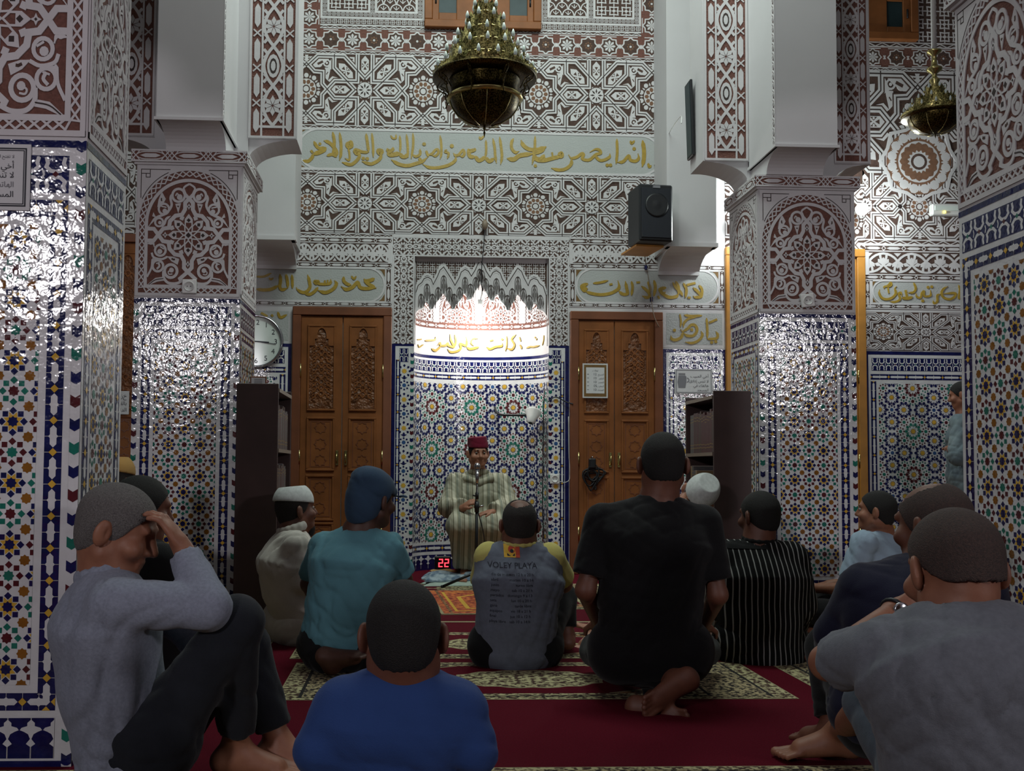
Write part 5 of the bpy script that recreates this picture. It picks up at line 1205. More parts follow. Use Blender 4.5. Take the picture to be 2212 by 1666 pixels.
# ------------------------------------------------------------------ prayer rug, cloths, clock on the floor
t = MB(); M = Matrix.Translation((.52, 7.0, 0)) @ Matrix.Rotation(.06, 4, 'Z')
fl = lambda u, v, z: tuple(M @ Vector((u, v, z)))
its = rect(-.36, -.62, .36, .62, 'carpet_line', .006) + rect(-.34, -.6, .34, .6, 'rug_orange', .0066) + rect(-.26, -.5, .26, .5, 'rug_yellow', .0072) + rect(-.24, -.48, .24, .48, 'rug_orange', .0078) + rect(-.3, -.6, -.28, .6, 'carpet_brown', .0075) + rect(.28, -.6, .3, .6, 'carpet_brown', .0075)
its += pol([(-.18, -.4), (.18, -.4), (.18, .2), (0, .4), (-.18, .2)], 'rug_yellow', .0084) + pol([(-.15, -.37), (.15, -.37), (.15, .19), (0, .35), (-.15, .19)], 'rug_orange', .009) + pol(circ((0, -.05), .08, 12), 'rug_yellow', .0096)
emit(t, its, fl, True); t.build('prayer_rug', label='orange and yellow prayer rug lying before the seated speaker', cat='rug')
mat('cloth_pale', rgb(176, 190, 200), .9, noise=(24, .5), col2=rgb(96, 116, 140), ramp=.12); mat('cloth_mint', rgb(186, 202, 190), .9, noise=(9, .2)); mat('cloth_tan', rgb(190, 150, 96), .85)
def floppy(name, c, w, d, h, rz, mt, label, cat, seed):
    r = np.random.default_rng(seed); m = MB(); n = 16; ph = r.uniform(0, 6, 6); vs = []; fs = []; ca, sa = math.cos(rz), math.sin(rz)
    for lay in (1, 0):
        for i in range(n+1):
            for j in range(n+1):
                u, v = i/n-.5, j/n-.5; e = 1-max(abs(u), abs(v))*2; z = c[2] + lay*h*(min(1, e*5)*.8+.2)*(1+.35*math.sin(9*u+ph[0]+3*v)*math.sin(8*v+ph[1])); x, y = u*w*(1+.05*math.sin(7*v+ph[2])), v*d*(1+.06*math.sin(6*u+ph[3])); vs.append((c[0]+x*ca-y*sa, c[1]+x*sa+y*ca, z if lay else c[2]))
    K = (n+1)**2
    for i in range(n):
        for j in range(n):
            a = i*(n+1)+j; q = (a, a+n+1, a+n+2, a+1); fs += [q, tuple(K+x for x in q[::-1])]
    ed = [i*(n+1) for i in range(n+1)] + [n*(n+1)+j for j in range(1, n+1)] + [i*(n+1)+n for i in range(n-1, -1, -1)] + [j for j in range(n-1, 0, -1)]
    for a, b in zip(ed, ed[1:]+ed[:1]): fs.append((a, b, K+b, K+a))
    m.grid(vs, fs, mt, True); return m.build(name, label=label, cat=cat)
floppy('folded_cloth', (.42, 7.98, .002), .62, .2, .025, .03, 'cloth_mint', 'pale green folded cloth flat on the carpet under the pile', 'cloth', 3)
floppy('folded_cloth', (.34, 8.1, .028), .46, .26, .055, .1, 'cloth_pale', 'blue and white folded blanket by the speaker\'s feet', 'cloth', 4)
floppy('paper_folder', (.27, 8.22, .085), .2, .12, .012, .2, 'cloth_tan', 'tan folder lying on the blue and white blanket', 'folder', 5)
t = thing('digital_clock', (.29, 8.62, 0), 'small black digital clock with red figures behind the speaker', 'clock'); m = MB(); m.box((.21, 8.62, 0), (.345, 8.68, .17), 'black_plastic', bev=.008); m.build('case', t)
m = MB(); sg = lambda x, z, s: rib([(x, z+.06), (x+.03, z+.06), (x+.03, z+.03), (x, z+.03), (x, z), (x+.03, z)], .009, 'led_red', .002)
emit(m, sg(.295, .085, 1) + sg(.245, .085, 1) + rect(.295, .04, .33, .055, 'led_red', .002) + rect(.24, .04, .28, .055, 'led_red', .002), plane((0, 8.619, 0), (1, 0, 0), (0, 0, 1), (0, -1, 0))); m.build('figures', t)
# ------------------------------------------------------------------ microphone on its stand
b0 = at(1030, 1100, 7.72); X = b0[0]; Y = 7.72; zt_ = at(1030, 1030, Y)[2]
t = thing('microphone_stand', (X, Y, 0), 'black microphone stand before the seated speaker', 'microphone stand')
m = MB(); m.tube([(X, Y, .1), (X, Y, .62)], .012, 'black_plastic', 10); m.build('lower_tube', t); m = MB(); m.tube([(X, Y, .6), (X, Y, zt_-.04)], .007, 'chrome', 10); m.build('upper_tube', t)
m = MB(); m.tube([(X, Y, .58), (X, Y, .66)], .018, 'black_plastic', 10); m.tube([(X+.01, Y-.01, .62), (X+.05, Y-.02, .63)], .008, 'chrome', 8); m.build('clutch', t); m = MB(); m.tube([(X, Y, zt_-.17), (X, Y, zt_-.12)], .014, 'black_plastic', 8); m.tube([(X, Y, zt_-.15), (X-.03, Y-.01, zt_-.14)], .006, 'black_plastic', 6); m.build('clamp', t)
e = at(955, 1267, 7.78)
for dx, dy in ((e[0]-X, .06), (.2, -.22), (.18, .22)): m = MB(); m.tube([(X, Y, .13), (X+dx, Y+dy, .012)], .011, 'black_plastic', 8); m.ball((X+dx, Y+dy, .013), .013, 'black_plastic', 8); m.build('leg', t)
m = MB(); m.tube([(X, Y, .09), (X, Y, .16)], .02, 'black_plastic', 10); m.build('hub', t)
t = thing('microphone', (X, Y, zt_), 'silver headed microphone at the speaker\'s mouth', 'microphone')
h_ = np.array(at(1031, 1008, Y+.03)); m = MB(); m.tube([(X, Y-.005, zt_-.05), (h_[0], Y+.025, h_[2]-.02)], [.011, .017], 'chrome', 12); m.build('handle', t); m = MB(); m.ball(tuple(h_), .026, 'chrome', 14, (1, 1, 1.1)); m.build('mesh_head', t)
wire(cr3([(X, Y-.015, zt_-.06), (X-.012, Y-.02, zt_-.2), (X-.004, Y-.025, .62), tuple(at(1044, 1150, Y-.02)), tuple(at(1046, 1185, Y-.02)), tuple(at(1036, 1230, Y-.02)), (X+.05, Y-.1, .01)]), .004, 'black_plastic', 'black microphone cable hanging from the stand')
# ------------------------------------------------------------------ people: bodies and clothes as smooth implicit surfaces
def V(*a): return np.array(a, float)
def unit_(v): v = np.asarray(v, float); return v/(np.linalg.norm(v)+1e-12)
class Sdf:
    def __init__(s, h): s.h = h; s.ops = []
    def cap(s, a, b, ra, rb=None, k=.02, wd=None, q=1., neg=False, flat=None):
        """tapered limb from a to b; q > 1 widens it along wd; flat: (point, normal) ends it square"""
        a, b = V(*a), V(*b); rb = ra if rb is None else rb; r = max(ra, rb)*max(q, 1)
        s.ops.append((np.minimum(a, b)-r, np.maximum(a, b)+r, k, neg, lambda p: s._cap(p, a, b, ra, rb, wd, q, flat))); return s
    @staticmethod
    def _cap(p, a, b, ra, rb, wd, q, flat):
        d = b-a; L2 = d@d+1e-12; pa = p-a; t = np.clip((pa@d)/L2, 0, 1); e = pa - t[..., None]*d
        if wd is not None and q != 1:
            w_ = unit_(wd); c = e@w_; e = e - c[..., None]*w_*(1-1/q)
        o = np.sqrt((e*e).sum(-1)) - (ra + (rb-ra)*t)
        if flat is not None: o = np.maximum(o, (p-flat[0])@flat[1])
        return o
    def ell(s, c, R, F=None, k=.02, neg=False):
        c, R = V(*c), V(*R); F = np.eye(3) if F is None else np.asarray(F); r = R.max()
        def f(p):
            l = (p-c)@F.T/R; n = np.sqrt((l*l).sum(-1)); g = np.sqrt(((l/R)**2).sum(-1))+1e-9; return n*(n-1)/g
        s.ops.append((c-r, c+r, k, neg, f)); return s
    def mesh(s, disp=None, cut=None, pad=.02, sdfonly=False):
        h = s.h; pos = [o for o in s.ops if not o[3]]; lo = np.min([o[0] for o in pos], 0)-pad; hi = np.max([o[1] for o in pos], 0)+pad
        n = np.ceil((hi-lo)/h).astype(int)+1; f = np.full(n, .2, np.float32); ax = [lo[i]+h*np.arange(n[i]) for i in range(3)]
        for (a, b, k, neg, fn) in s.ops:
            m = k+3*h; i0 = np.clip(np.floor((a-m-lo)/h).astype(int), 0, n); i1 = np.clip(np.ceil((b+m-lo)/h).astype(int)+1, 0, n)
            if (i1 <= i0).any(): continue
            sl = tuple(slice(i0[j], i1[j]) for j in range(3)); P = np.stack(np.meshgrid(*[ax[j][sl[j]] for j in range(3)], indexing='ij'), -1)
            d = fn(P).astype(np.float32); g = f[sl]
            if neg: d = -d; e = np.clip(.5-.5*(g-d)/k*1., 0, 1) if k else 0; e = np.clip(.5+.5*(d-g)/k, 0, 1); f[sl] = g*(1-e)+d*e+k*e*(1-e)
            else: e = np.clip(.5+.5*(g-d)/k, 0, 1); f[sl] = g*(1-e)+d*e-k*e*(1-e)
        if disp is not None or cut is not None:
            near = np.argwhere(np.abs(f) < 4*h+.03); P = lo+near*h; ii = tuple(near.T); v = f[ii]
            if disp is not None: v = v + disp(P)
            if cut is not None: v = np.maximum(v, cut(P))
            f[ii] = v
        return nets(f, lo, h)
def nets(f, lo, h):
    neg = f < 0; c = [(i, j, k) for i in (0, 1) for j in (0, 1) for k in (0, 1)]; n = np.array(f.shape)-1
    S = lambda A, o: A[o[0]:o[0]+n[0], o[1]:o[1]+n[1], o[2]:o[2]+n[2]]
    cnt = sum(S(neg, o).astype(np.int8) for o in c); act = (cnt > 0) & (cnt < 8); idx = np.argwhere(act)
    vid = np.full(n, -1, np.int32); vid[act] = np.arange(len(idx)); val = np.stack([S(f, o)[act] for o in c], 1)
    acc = np.zeros((len(idx), 3)); w_ = np.zeros(len(idx))
    for a in range(8):
        for b in range(a+1, 8):
            if sum(abs(c[a][i]-c[b][i]) for i in range(3)) != 1: continue
            x = (val[:, a] < 0) != (val[:, b] < 0); t = np.where(x, val[:, a]/np.where(x, val[:, a]-val[:, b], 1), 0)
            p = np.array(c[a])+t[:, None]*(np.array(c[b])-np.array(c[a])); acc += np.where(x[:, None], p, 0); w_ += x
    verts = lo + (idx+acc/w_[:, None])*h; faces = []
    for ax in range(3):
        u, v = (ax+1) % 3, (ax+2) % 3; sl0 = [slice(1, n[i]) for i in range(3)]; sl0[ax] = slice(0, n[ax]); sl1 = list(sl0); sl1[ax] = slice(1, n[ax]+1)
        A, B = neg[tuple(sl0)], neg[tuple(sl1)]; e = np.argwhere(A != B)
        if not len(e): continue
        g = e.copy(); g[:, u] += 1; g[:, v] += 1; fl = A[tuple(e.T)]
        def at_(du, dv): q = g.copy(); q[:, u] -= du; q[:, v] -= dv; return vid[tuple(q.T)]
        q = np.stack([at_(1, 1), at_(0, 1), at_(0, 0), at_(1, 0)], 1); q[~fl] = q[~fl][:, ::-1]; faces.append(q[(q >= 0).all(1)])
    return verts, np.concatenate(faces)
def put(name, vf, mt, parent, label=None):
    v, f = vf; me = bpy.data.meshes.new(name); me.from_pydata(v.tolist(), [], f.tolist()); me.materials.append(MATS[mt])
    me.polygons.foreach_set('use_smooth', [True]*len(me.polygons)); me.update(); o = bpy.data.objects.new(name, me); COL.objects.link(o); return fin(o, parent, label)
def folds(amp, fr, seed, along=None):
    """soft irregular creases"""
    r = np.random.default_rng(seed); D = unit3(r.normal(size=(6, 3)))*r.uniform(.5, 1.3, (6, 1))*fr; ph = r.uniform(0, 6.3, 6); Wd = r.normal(size=(3, 3))*6; W2 = r.normal(size=(3, 3))*15; pw = r.uniform(0, 6, 6); M_ = r.normal(size=(2, 3))*7
    def f(P):
        Q = P + .07*np.sin(P@Wd.T+pw[:3]) + .018*np.sin(P@W2.T+pw[3:]); o = 0; mk = .5+.5*np.sin(P@M_.T+pw[:2])
        for i, (d, p) in enumerate(zip(D, ph)): o = o + (1-np.abs(np.sin(Q@d+p)))**3*mk[:, i % 2]*1.6
        return amp*(o/2-.3)
    return f
def unit3(a): return a/np.linalg.norm(a, axis=1)[:, None]
# colours of people
for n_, c_, c2_ in (('skin_tan', (150, 102, 78), (128, 80, 60)), ('skin_brown', (112, 70, 52), (92, 54, 40)), ('skin_dark', (84, 52, 40), (66, 40, 30)), ('skin_light', (172, 122, 98), (150, 98, 78))):
    mat(n_, rgb(*c_), .55, noise=(28, .3), col2=rgb(*c2_), ramp=.35, bump=(140, .15, .002))
mat('hair_black', rgb(22, 19, 18), .8, noise=(160, .5), bump=(420, .9, .004)); mat('hair_grey', rgb(122, 118, 116), .85, noise=(260, .5), col2=rgb(70, 66, 66), ramp=.3, bump=(380, 1., .005)); mat('hair_dark', rgb(44, 38, 36), .85, noise=(160, .5), bump=(420, .9, .004))
mat('hair_thin', rgb(78, 60, 54), .8, noise=(220, .5), col2=rgb(46, 40, 38), ramp=.25, bump=(400, .9, .004)); mat('lip', rgb(128, 70, 62), .5); mat('eye_white', rgb(150, 138, 128), .4); mat('eye_iris', rgb(30, 20, 16), .15)
def cloth(n, c, c2=None, sc=9, am=.14): mat(n, rgb(*c), .9, noise=(sc, am), col2=rgb(*c2) if c2 else None, bump=(330, .35, .002), spec=.2, sheen=.08)
cloth('cloth_black', (17, 17, 19)); cloth('cloth_jeans', (32, 35, 42), sc=14, am=.25); cloth('cloth_heather', (136, 142, 158), sc=120, am=.22); cloth('cloth_grey', (110, 114, 122), sc=90, am=.16); cloth('cloth_teal', (86, 132, 144)); cloth('cloth_teal_dark', (46, 66, 88))
cloth('cloth_white', (196, 190, 182)); cloth('cloth_kufi', (206, 210, 208), sc=60, am=.2); cloth('cloth_volley', (104, 110, 124), sc=60, am=.12); cloth('cloth_yellow', (196, 186, 110)); cloth('cloth_navy', (26, 28, 48)); cloth('cloth_lightblue', (152, 172, 190)); cloth('cloth_blue', (42, 68, 122), sc=6, am=.2); cloth('cloth_denim', (72, 80, 92), sc=40, am=.25)
cloth('cloth_fez', (112, 22, 48)); cloth('cloth_tan', (170, 132, 76)); cloth('cloth_mist', (128, 146, 150), (84, 100, 112), 7); cloth('cloth_brown', (92, 66, 50)); cloth('print_dark', (48, 50, 60)); cloth('print_yellow', (220, 176, 70)); cloth('print_red', (190, 80, 60))
def stripes(name, axis, period, cols, rot=0., warp=.0):
    """woven stripes running across one object axis; cols: (position, colour)"""
    m = mat(name, (1, 1, 1, 1), .9, bump=(330, .35, .002), spec=.2); nt = m.node_tree; b = nt.nodes['Principled BSDF']; tc = nt.nodes.new('ShaderNodeTexCoord'); mp = nt.nodes.new('ShaderNodeMapping'); mp.inputs['Rotation'].default_value = (0, rot, 0)
    sx = nt.nodes.new('ShaderNodeSeparateXYZ'); nt.links.new(tc.outputs['Object'], mp.inputs[0]); nt.links.new(mp.outputs[0], sx.inputs[0]); src = sx.outputs[axis]
    if warp:
        nz_ = nt.nodes.new('ShaderNodeTexNoise'); nz_.inputs['Scale'].default_value = 7; nt.links.new(tc.outputs['Object'], nz_.inputs[0]); ad = nt.nodes.new('ShaderNodeMath'); ad.operation = 'MULTIPLY_ADD'; ad.inputs[1].default_value = warp; nt.links.new(nz_.outputs[0], ad.inputs[0]); nt.links.new(src, ad.inputs[2]); src = ad.outputs[0]
    d = nt.nodes.new('ShaderNodeMath'); d.operation = 'DIVIDE'; d.inputs[1].default_value = period; nt.links.new(src, d.inputs[0]); fr = nt.nodes.new('ShaderNodeMath'); fr.operation = 'FRACT'; nt.links.new(d.outputs[0], fr.inputs[0])
    r = nt.nodes.new('ShaderNodeValToRGB'); r.color_ramp.interpolation = 'CONSTANT'; nt.links.new(fr.outputs[0], r.inputs[0]); e = r.color_ramp.elements
    while len(e) < len(cols): e.new(.5)
    for i, (p, c_) in enumerate(cols): e[i].position = p; e[i].color = rgb(*c_)
    nt.links.new(r.outputs[0], b.inputs['Base Color'])
stripes('cloth_djellaba', 0, .085, [(0, (186, 182, 164)), (.3, (150, 144, 120)), (.36, (134, 136, 122)), (.62, (186, 182, 164)), (.68, (132, 126, 108)), (.72, (160, 156, 138)), (.9, (120, 116, 98))])
stripes('cloth_pinstripe', 0, .0255, [(0, (14, 14, 15)), (.8, (150, 150, 148))], .03, .01)

def frame(F, U=(0, 0, 1)):
    F = unit_(F); R = unit_(np.cross(F, U)); return F, np.cross(R, F), R
def head_sdf(S, c, F, U, R, s, nk, nr=.055):
    P = lambda r=0, f=0, u=0: c + s*(R*r+F*f+U*u); B = np.stack([R, F, U])
    S.ell(P(0, -.012, .022), V(.076, .096, .085)*s, B, .02).ell(P(0, .018, -.042), V(.06, .07, .07)*s, B, .03).ell(P(0, .05, -.092), V(.03, .03, .026)*s, B, .03)
    S.cap(P(-.05, .0, -.06), P(-.018, .055, -.09), .028*s, .022*s, .025).cap(P(.05, .0, -.06), P(.018, .055, -.09), .028*s, .022*s, .025)
    S.cap(P(-.034, .077, .024), P(.034, .077, .024), .011*s, None, .015).cap(P(0, .084, .012), P(0, .104, -.026), .008*s, .012*s, .012).cap(P(-.013, .09, -.032), P(.013, .09, -.032), .009*s, None, .008)
    for t in (1, -1):
        S.ell(P(t*.045, .06, -.03), V(.026, .026, .024)*s, B, .02).ell(P(t*.032, .092, .004), V(.016, .014, .011)*s, B, .01, True)
        S.ell(P(t*.085, -.012, -.012), V(.0105, .021, .034)*s, np.stack([unit_(R+t*.55*F), unit_(F-t*.55*R), U]), .007).ell(P(t*.09, .004, -.008), V(.006, .009, .017)*s, B, .005, True)
    S.cap(P(-.02, .082, -.058), P(.02, .082, -.058), .0075*s, None, .006).cap(P(-.017, .079, -.07), P(.017, .079, -.07), .0085*s, None, .006)
    S.cap(nk, P(0, -.028, -.055), nr*s*1.12, nr*s, .03)
def hand_sdf(S, w, d, n, s=1., curl=.6, side=1, k=.008):
    """palm and five fingers from wrist w along d, the palm facing n; side: +1 thumb towards d x n"""
    d = unit_(d); n = unit_(n - d*(n@d)); x = np.cross(d, n)*side; B = np.stack([x, d, n])
    S.ell(w + s*(d*.05), V(.041, .052, .017)*s, B, .015).cap(w - d*.01*s, w + d*.03*s, .024*s, .026*s, .015)
    for i, (o, L) in enumerate(((.03, .07), (.0105, .08), (-.0095, .075), (-.029, .058))):
        a = w + s*(d*.088 + x*o - d*abs(o)*.15); sp = x*o*.9; c1 = curl*.7; p1 = a + s*L*.45*unit_(d*math.cos(c1)+n*math.sin(c1)+sp); c2 = curl*1.7; p2 = p1 + s*L*.32*unit_(d*math.cos(c2)+n*math.sin(c2)+sp); c3 = curl*2.4; p3 = p2 + s*L*.25*unit_(d*math.cos(c3)+n*math.sin(c3))
        S.cap(a - d*.02*s, p1, .0095*s, .009*s, k).cap(p1, p2, .009*s, .0082*s, k*.5).cap(p2, p3, .0082*s, .0068*s, k*.5)
    a = w + s*(d*.025 + x*.03); b = a + s*.042*unit_(d*.7+x*.75+n*.25); e = b + s*.03*unit_(d+x*.2+n*.5); S.cap(a, b, .014*s, .011*s, .01).cap(b, e, .011*s, .0085*s, .005)
def foot_sdf(S, an, toe, up, s=1., side=1):
    """bare foot: ankle, direction point of the toes, and the way the instep faces"""
    d = unit_(toe-an-up*((toe-an)@up)*0); u = unit_(up - d*(up@d)); x = np.cross(d, u)*side; h0 = an - u*.045*s - d*.03*s
    S.cap(an, h0, .034*s, .031*s, .025).cap(h0, an + s*(d*.13 - u*.055), .031*s, .02*s, .03, x, 1.5).cap(an + s*(d*.02-u*.015), an + s*(d*.12 - u*.04), .03*s, .021*s, .03, x, 1.3)
    for i, (o, L, r) in enumerate(((.03, .066, .0135), (.011, .062, .0095), (-.005, .056, .009), (-.02, .048, .0085), (-.033, .038, .008))):
        a = an + s*(d*.125 + x*o - u*.055); b = an + s*(d*(.13+L) + x*o*1.15 - u*.064); S.cap(a, b, r*s*1.05, r*s, .007); S.ell(b, V(r, r, r)*1.12*s, None, .004)
def default_pose(P, hd, s=1., lean=0., side=0.):
    """seated figure: pelvis P on the ground, facing hd (horizontal)"""
    f = unit_(V(hd[0], hd[1], 0)); r = V(f[1], -f[0], 0); u = V(0, 0, 1); j = {}; L = lambda a, b, c: V(*P) + s*(f*a+r*b+u*c)
    j.update(pe=L(0, 0, .11), wa=L(lean*.4+.0, side*.4, .27), ch=L(lean*.8, side*.8, .43), nk=L(lean*1.1+.01, side, .585)); j['hd'] = j['nk'] + s*(f*.035+u*.175)
    for t, k in ((1, 'r'), (-1, 'l')):
        j['s'+k] = j['nk'] + s*(r*t*.185 - u*.075); j['e'+k] = j['s'+k] + s*(f*.1+r*t*.06-u*.25); j['w'+k] = j['e'+k] + s*(f*.2-r*t*.1-u*.02)
        j['h'+k] = L(.02, t*.1, .09); j['k'+k] = L(.4, t*.3, .13); j['a'+k] = L(.32, -t*.1, .05); j['t'+k] = j['a'+k] + s*(f*.02-r*t*.2)
    j['F'] = f; j['U'] = u; j['f'] = f; return j
def person(label, j, shirt, pants, skin, hair=None, s=1., hs=1., h=.006, ch=.009, sleeve='short', cap=None, capm=None, hair_low=0., bare=('f',), seed=1, fat=1., hem=.0, fold=.006, robe=False, eyes=False, curl=.6, names=('t_shirt', 'trousers'), hairline=.0, beard=None, sl_m=None, foot=(True, True), bald=False, sw=1., pose_hand={}, collar=None, hemz=None, cuffs=True, ffr=38, calf=True, legs=True):
    t = thing('person', tuple(j['pe']*V(1, 1, 0)), label, 'person'); F, U, R = frame(j['F'], j['U']); c = j['hd']; rx = unit_(j['sr']-j['sl']); up = unit_(j['nk']-j['pe']); dp = unit_(np.cross(rx, up)); S = Sdf(h)
    head_sdf(S, c, F, U, R, s*hs, j['nk']-U*.0)
    S.cap(j['nk'], (j['nk']+j['ch'])/2, .06*s, .09*s, .04, rx, 1.2).cap(j['ch'], j['pe'], .085*s*fat, .09*s*fat, .04, rx, 1.35).cap(j['sl'], j['sr'], .048*s, None, .04)
    for k, sd in (('r', 1), ('l', -1)):
        S.cap(j['s'+k], j['e'+k], .045*s, .037*s, .02).cap(j['e'+k], j['w'+k], .039*s, .026*s, .02); dv = pose_hand.get(k, (j['w'+k]-j['e'+k], -V(0, 0, 1), curl)); hand_sdf(S, j['w'+k], dv[0], dv[1], s*.98, dv[2], dv[3] if len(dv) > 3 else (1 if k == 'l' else -1))
        S.cap(j['h'+k], j['k'+k], .07*s, .05*s, .03).cap(j['k'+k], j['a'+k], .048*s, .036*s, .02)
        if foot[0 if k == 'r' else 1]: foot_sdf(S, j['a'+k], j['t'+k], j.get('u'+k, V(0, 0, 1)), s, -1 if k == 'r' else 1)
    put('body', S.mesh(), skin, t)
    # upper garment
    S = Sdf(ch); g = .014*s
    S.cap(j['ch'], j['wa'], .118*s*fat+g, .108*s*fat+g, .05, rx, 1.38).cap(j['wa'], j['pe']-up*hem*s, .108*s*fat+g, .122*s*fat+g*1.3, .06, rx, 1.35).cap((j['ch']*.35+j['nk']*.65)-up*.02*s, j['ch'], .082*s+g*.6, .115*s*fat+g, .06, rx, 1.55*sw)
    S.cap(j['sl'], j['sr'], .05*s+g, None, .06).cap(j['nk']-up*.035*s, j['ch'], .062*s+g*.4, .1*s, .04, rx, 1.3)
    arms = Sdf(ch) if sl_m else S
    for k in 'rl':
        a, b, w_ = j['s'+k], j['e'+k], j['w'+k]
        if sleeve == 'short': e = a+(b-a)*.86; arms.cap(a, e, .056*s+g, .054*s+g, .016, flat=(a+(b-a)*.8, unit_(b-a)))
        elif sleeve == 'long': arms.cap(a, b, .055*s+g, .046*s+g, .02).cap(b, w_, .047*s+g, .033*s+g*.8, .02, flat=(w_-unit_(w_-b)*.015, unit_(w_-b)))
        elif sleeve == 'wide': arms.cap(a, b, .066*s+g, .07*s+g, .05).cap(b, w_, .07*s+g, .062*s+g, .04, flat=(w_-unit_(w_-b)*.03, unit_(w_-b)))
    if robe:
        for k in 'rl': S.cap(j['h'+k], j['k'+k], .11*s, .088*s, .06).cap(j['k'+k], j['a'+k]+V(0, 0, .07), .088*s, .1*s, .06, flat=(j['a'+k]+V(0, 0, .03), V(0, 0, -1)))
        m_ = (j['kr']+j['kl'])/2; a_ = (j['ar']+j['al'])/2; S.cap((j['hr']+j['hl'])/2, m_, .1*s, .075*s, .06, rx, 1.6).cap(m_, a_+V(0, 0, .07), .07*s, .08*s, .06, rx, 1.8, flat=(a_+V(0, 0, .03), V(0, 0, -1)))
    nkc = j['nk']+up*.035*s
    S.cap(nkc-up*.03*s, nkc+up*.15*s, .066*s, .075*s, .012, neg=True)
    hp = j['pe'] - up*(hem+.055)*s; sh = put(names[0], S.mesh(folds(fold, ffr, seed), cut=None if robe or hemz is None else (lambda p: (hp-p)@up)), shirt, t)
    if sl_m:
        arms.cap(j['sl'], j['sl']*.62+j['sr']*.38, .058*s+g, .03*s, .02).cap(j['sr'], j['sr']*.62+j['sl']*.38, .058*s+g, .03*s, .02); put('sleeves', arms.mesh(folds(fold*.8, ffr, seed+5)), sl_m, sh)
    if collar:
        S = Sdf(min(ch, .007)); a0 = j['nk']+up*.018*s
        pts = [a0 + s*(.074*math.cos(x)*rx + .07*math.sin(x)*dp - up*.012*math.sin(x)) for x in np.linspace(0, 2*PI, 15)]
        for p_, q_ in zip(pts[:-1], pts[1:]): S.cap(p_, q_, (.013 if collar[1] == 'c' else .009)*s, None, .012, up, 1.7 if collar[1] == 'c' else 1.)
        put('collar', S.mesh(), collar[0], sh)
    if not robe and legs:
        S = Sdf(ch); S.cap(j['hl'], j['hr'], .12*s*fat, None, .05).cap(j['pe'], (j['hl']+j['hr'])/2, .12*s*fat, None, .04, rx, 1.3)
        for k in 'rl':
            q = j['a'+k]+(j['k'+k]-j['a'+k])*.14; S.cap(j['h'+k], j['k'+k], .092*s*fat, .068*s, .05)
            if calf: S.cap(j['k'+k], q, .068*s, .056*s, .03, flat=(q, unit_(j['a'+k]-j['k'+k])))
        put(names[1], S.mesh(folds(fold, 34, seed+9)), pants, t)
    # hair and headgear
    q_ = s*hs; B = np.stack([R, F, U]); P = lambda r=0, f=0, u=0: c + q_*(R*r+F*f+U*u)
    def skull(e, sk=V(0, 0, 0), dp_=.0): S_ = Sdf(.0045 if h < .0065 else .006); S_.ell(P(0, -.012, .022), (V(.076, .096, .085)+e+sk)*q_, B, .01).ell(P(0, -.035, -.035), (V(.062, .058, .06)+e*.6)*q_, B, .03); return S_
    if hair:
        def cut(p):
            l = (p-c)@B.T/q_; r, f_, u_ = l[:, 0], l[:, 1], l[:, 2]; low = np.interp(f_, [-.12, -.06, -.02, .02, .048, .07, .09], np.array([-.085, -.075, -.045, -.02, .028, .055, .075])+hair_low)+.0012*np.sin(170*r)+.002*np.sin(410*r+260*f_)
            o = (low-u_)*q_
            if bald:
                r0, f0 = (.062, .012) if bald == 1 else (.046, -.05); o = np.maximum(o, np.where(u_ > 0, (r0 - np.sqrt(r*r*1.1+(f_-f0)**2)*(1+.06*np.sin(60*r)))*q_, -1))
            return o
        put('hair', skull(V(.0045, .0045, .006)).mesh(cut=cut), hair, t)
    if beard:
        S = Sdf(h); S.cap(P(-.055, .0, -.06), P(-.02, .06, -.095), .022*q_, .02*q_, .02).cap(P(.055, .0, -.06), P(.02, .06, -.095), .022*q_, .02*q_, .02).ell(P(0, .06, -.11), V(.034, .03, .036)*q_, B, .02).cap(P(-.03, .085, -.05), P(.03, .085, -.05), .006*q_, None, .008); put('beard', S.mesh(folds(.002, 120, 3)), beard, t)
    if cap == 'kufi':
        S = Sdf(.005); S.cap(P(0, -.012, .06), P(0, -.02, .108), .1*q_, .088*q_, .01, F, 1.0)
        d0 = lambda p: np.maximum(np.maximum((.048-((p-c)@U)/q_-.12*((p-c)@F)/q_)*q_, (((p-c)@U)/q_-.128)*q_), 0*p[:, 0]-1)
        put('cap', Sdf.mesh(Sdf(.005).ell(P(0, -.012, .045), V(.089, .108, .1)*q_, B), cut=lambda p: np.maximum((.04-((p-c)@U)/q_-.15*((p-c)@F)/q_)*q_, (((p-c)@U)/q_-.122)*q_)), capm, t)
    elif cap == 'fez':
        S = Sdf(.005).cap(P(0, -.008, .05), P(.006, -.02, .11), .085*q_, .08*q_, .01, F, 1.14, flat=(P(.004, -.02, .132), unit_(U+.1*R))).ell(P(.004, -.02, .14), V(.05, .05, .016)*q_, B, .012, True); S.cap(P(.02, -.03, .12), P(.03, -.03, .138), .008*q_, None, .01)
        put('cap', S.mesh(folds(.003, 30, 2), cut=lambda p: (.045-((p-c)@U)/q_)*q_), capm, t)
    elif cap == 'bucket':
        S = Sdf(.006).ell(P(0, -.012, .03), V(.092, .112, .104)*q_, B, .02).ell(P(0, -.04, .085), V(.07, .075, .05)*q_, B, .03).ell(P(0, -.06, -.04), V(.08, .062, .095)*q_, B, .04); S.cap(P(-.05, .07, .04), P(.05, .07, .04), .012*q_, None, .02).cap(P(-.04, .15, .02), P(.04, .15, .02), .01*q_, None, .06)
        put('cap', S.mesh(folds(.004, 26, 4), cut=lambda p: (np.interp(((p-c)@F)/q_, [-.12, -.02, .03, .08], [-.125, -.07, .03, .02])-((p-c)@U)/q_)*q_), capm, t)
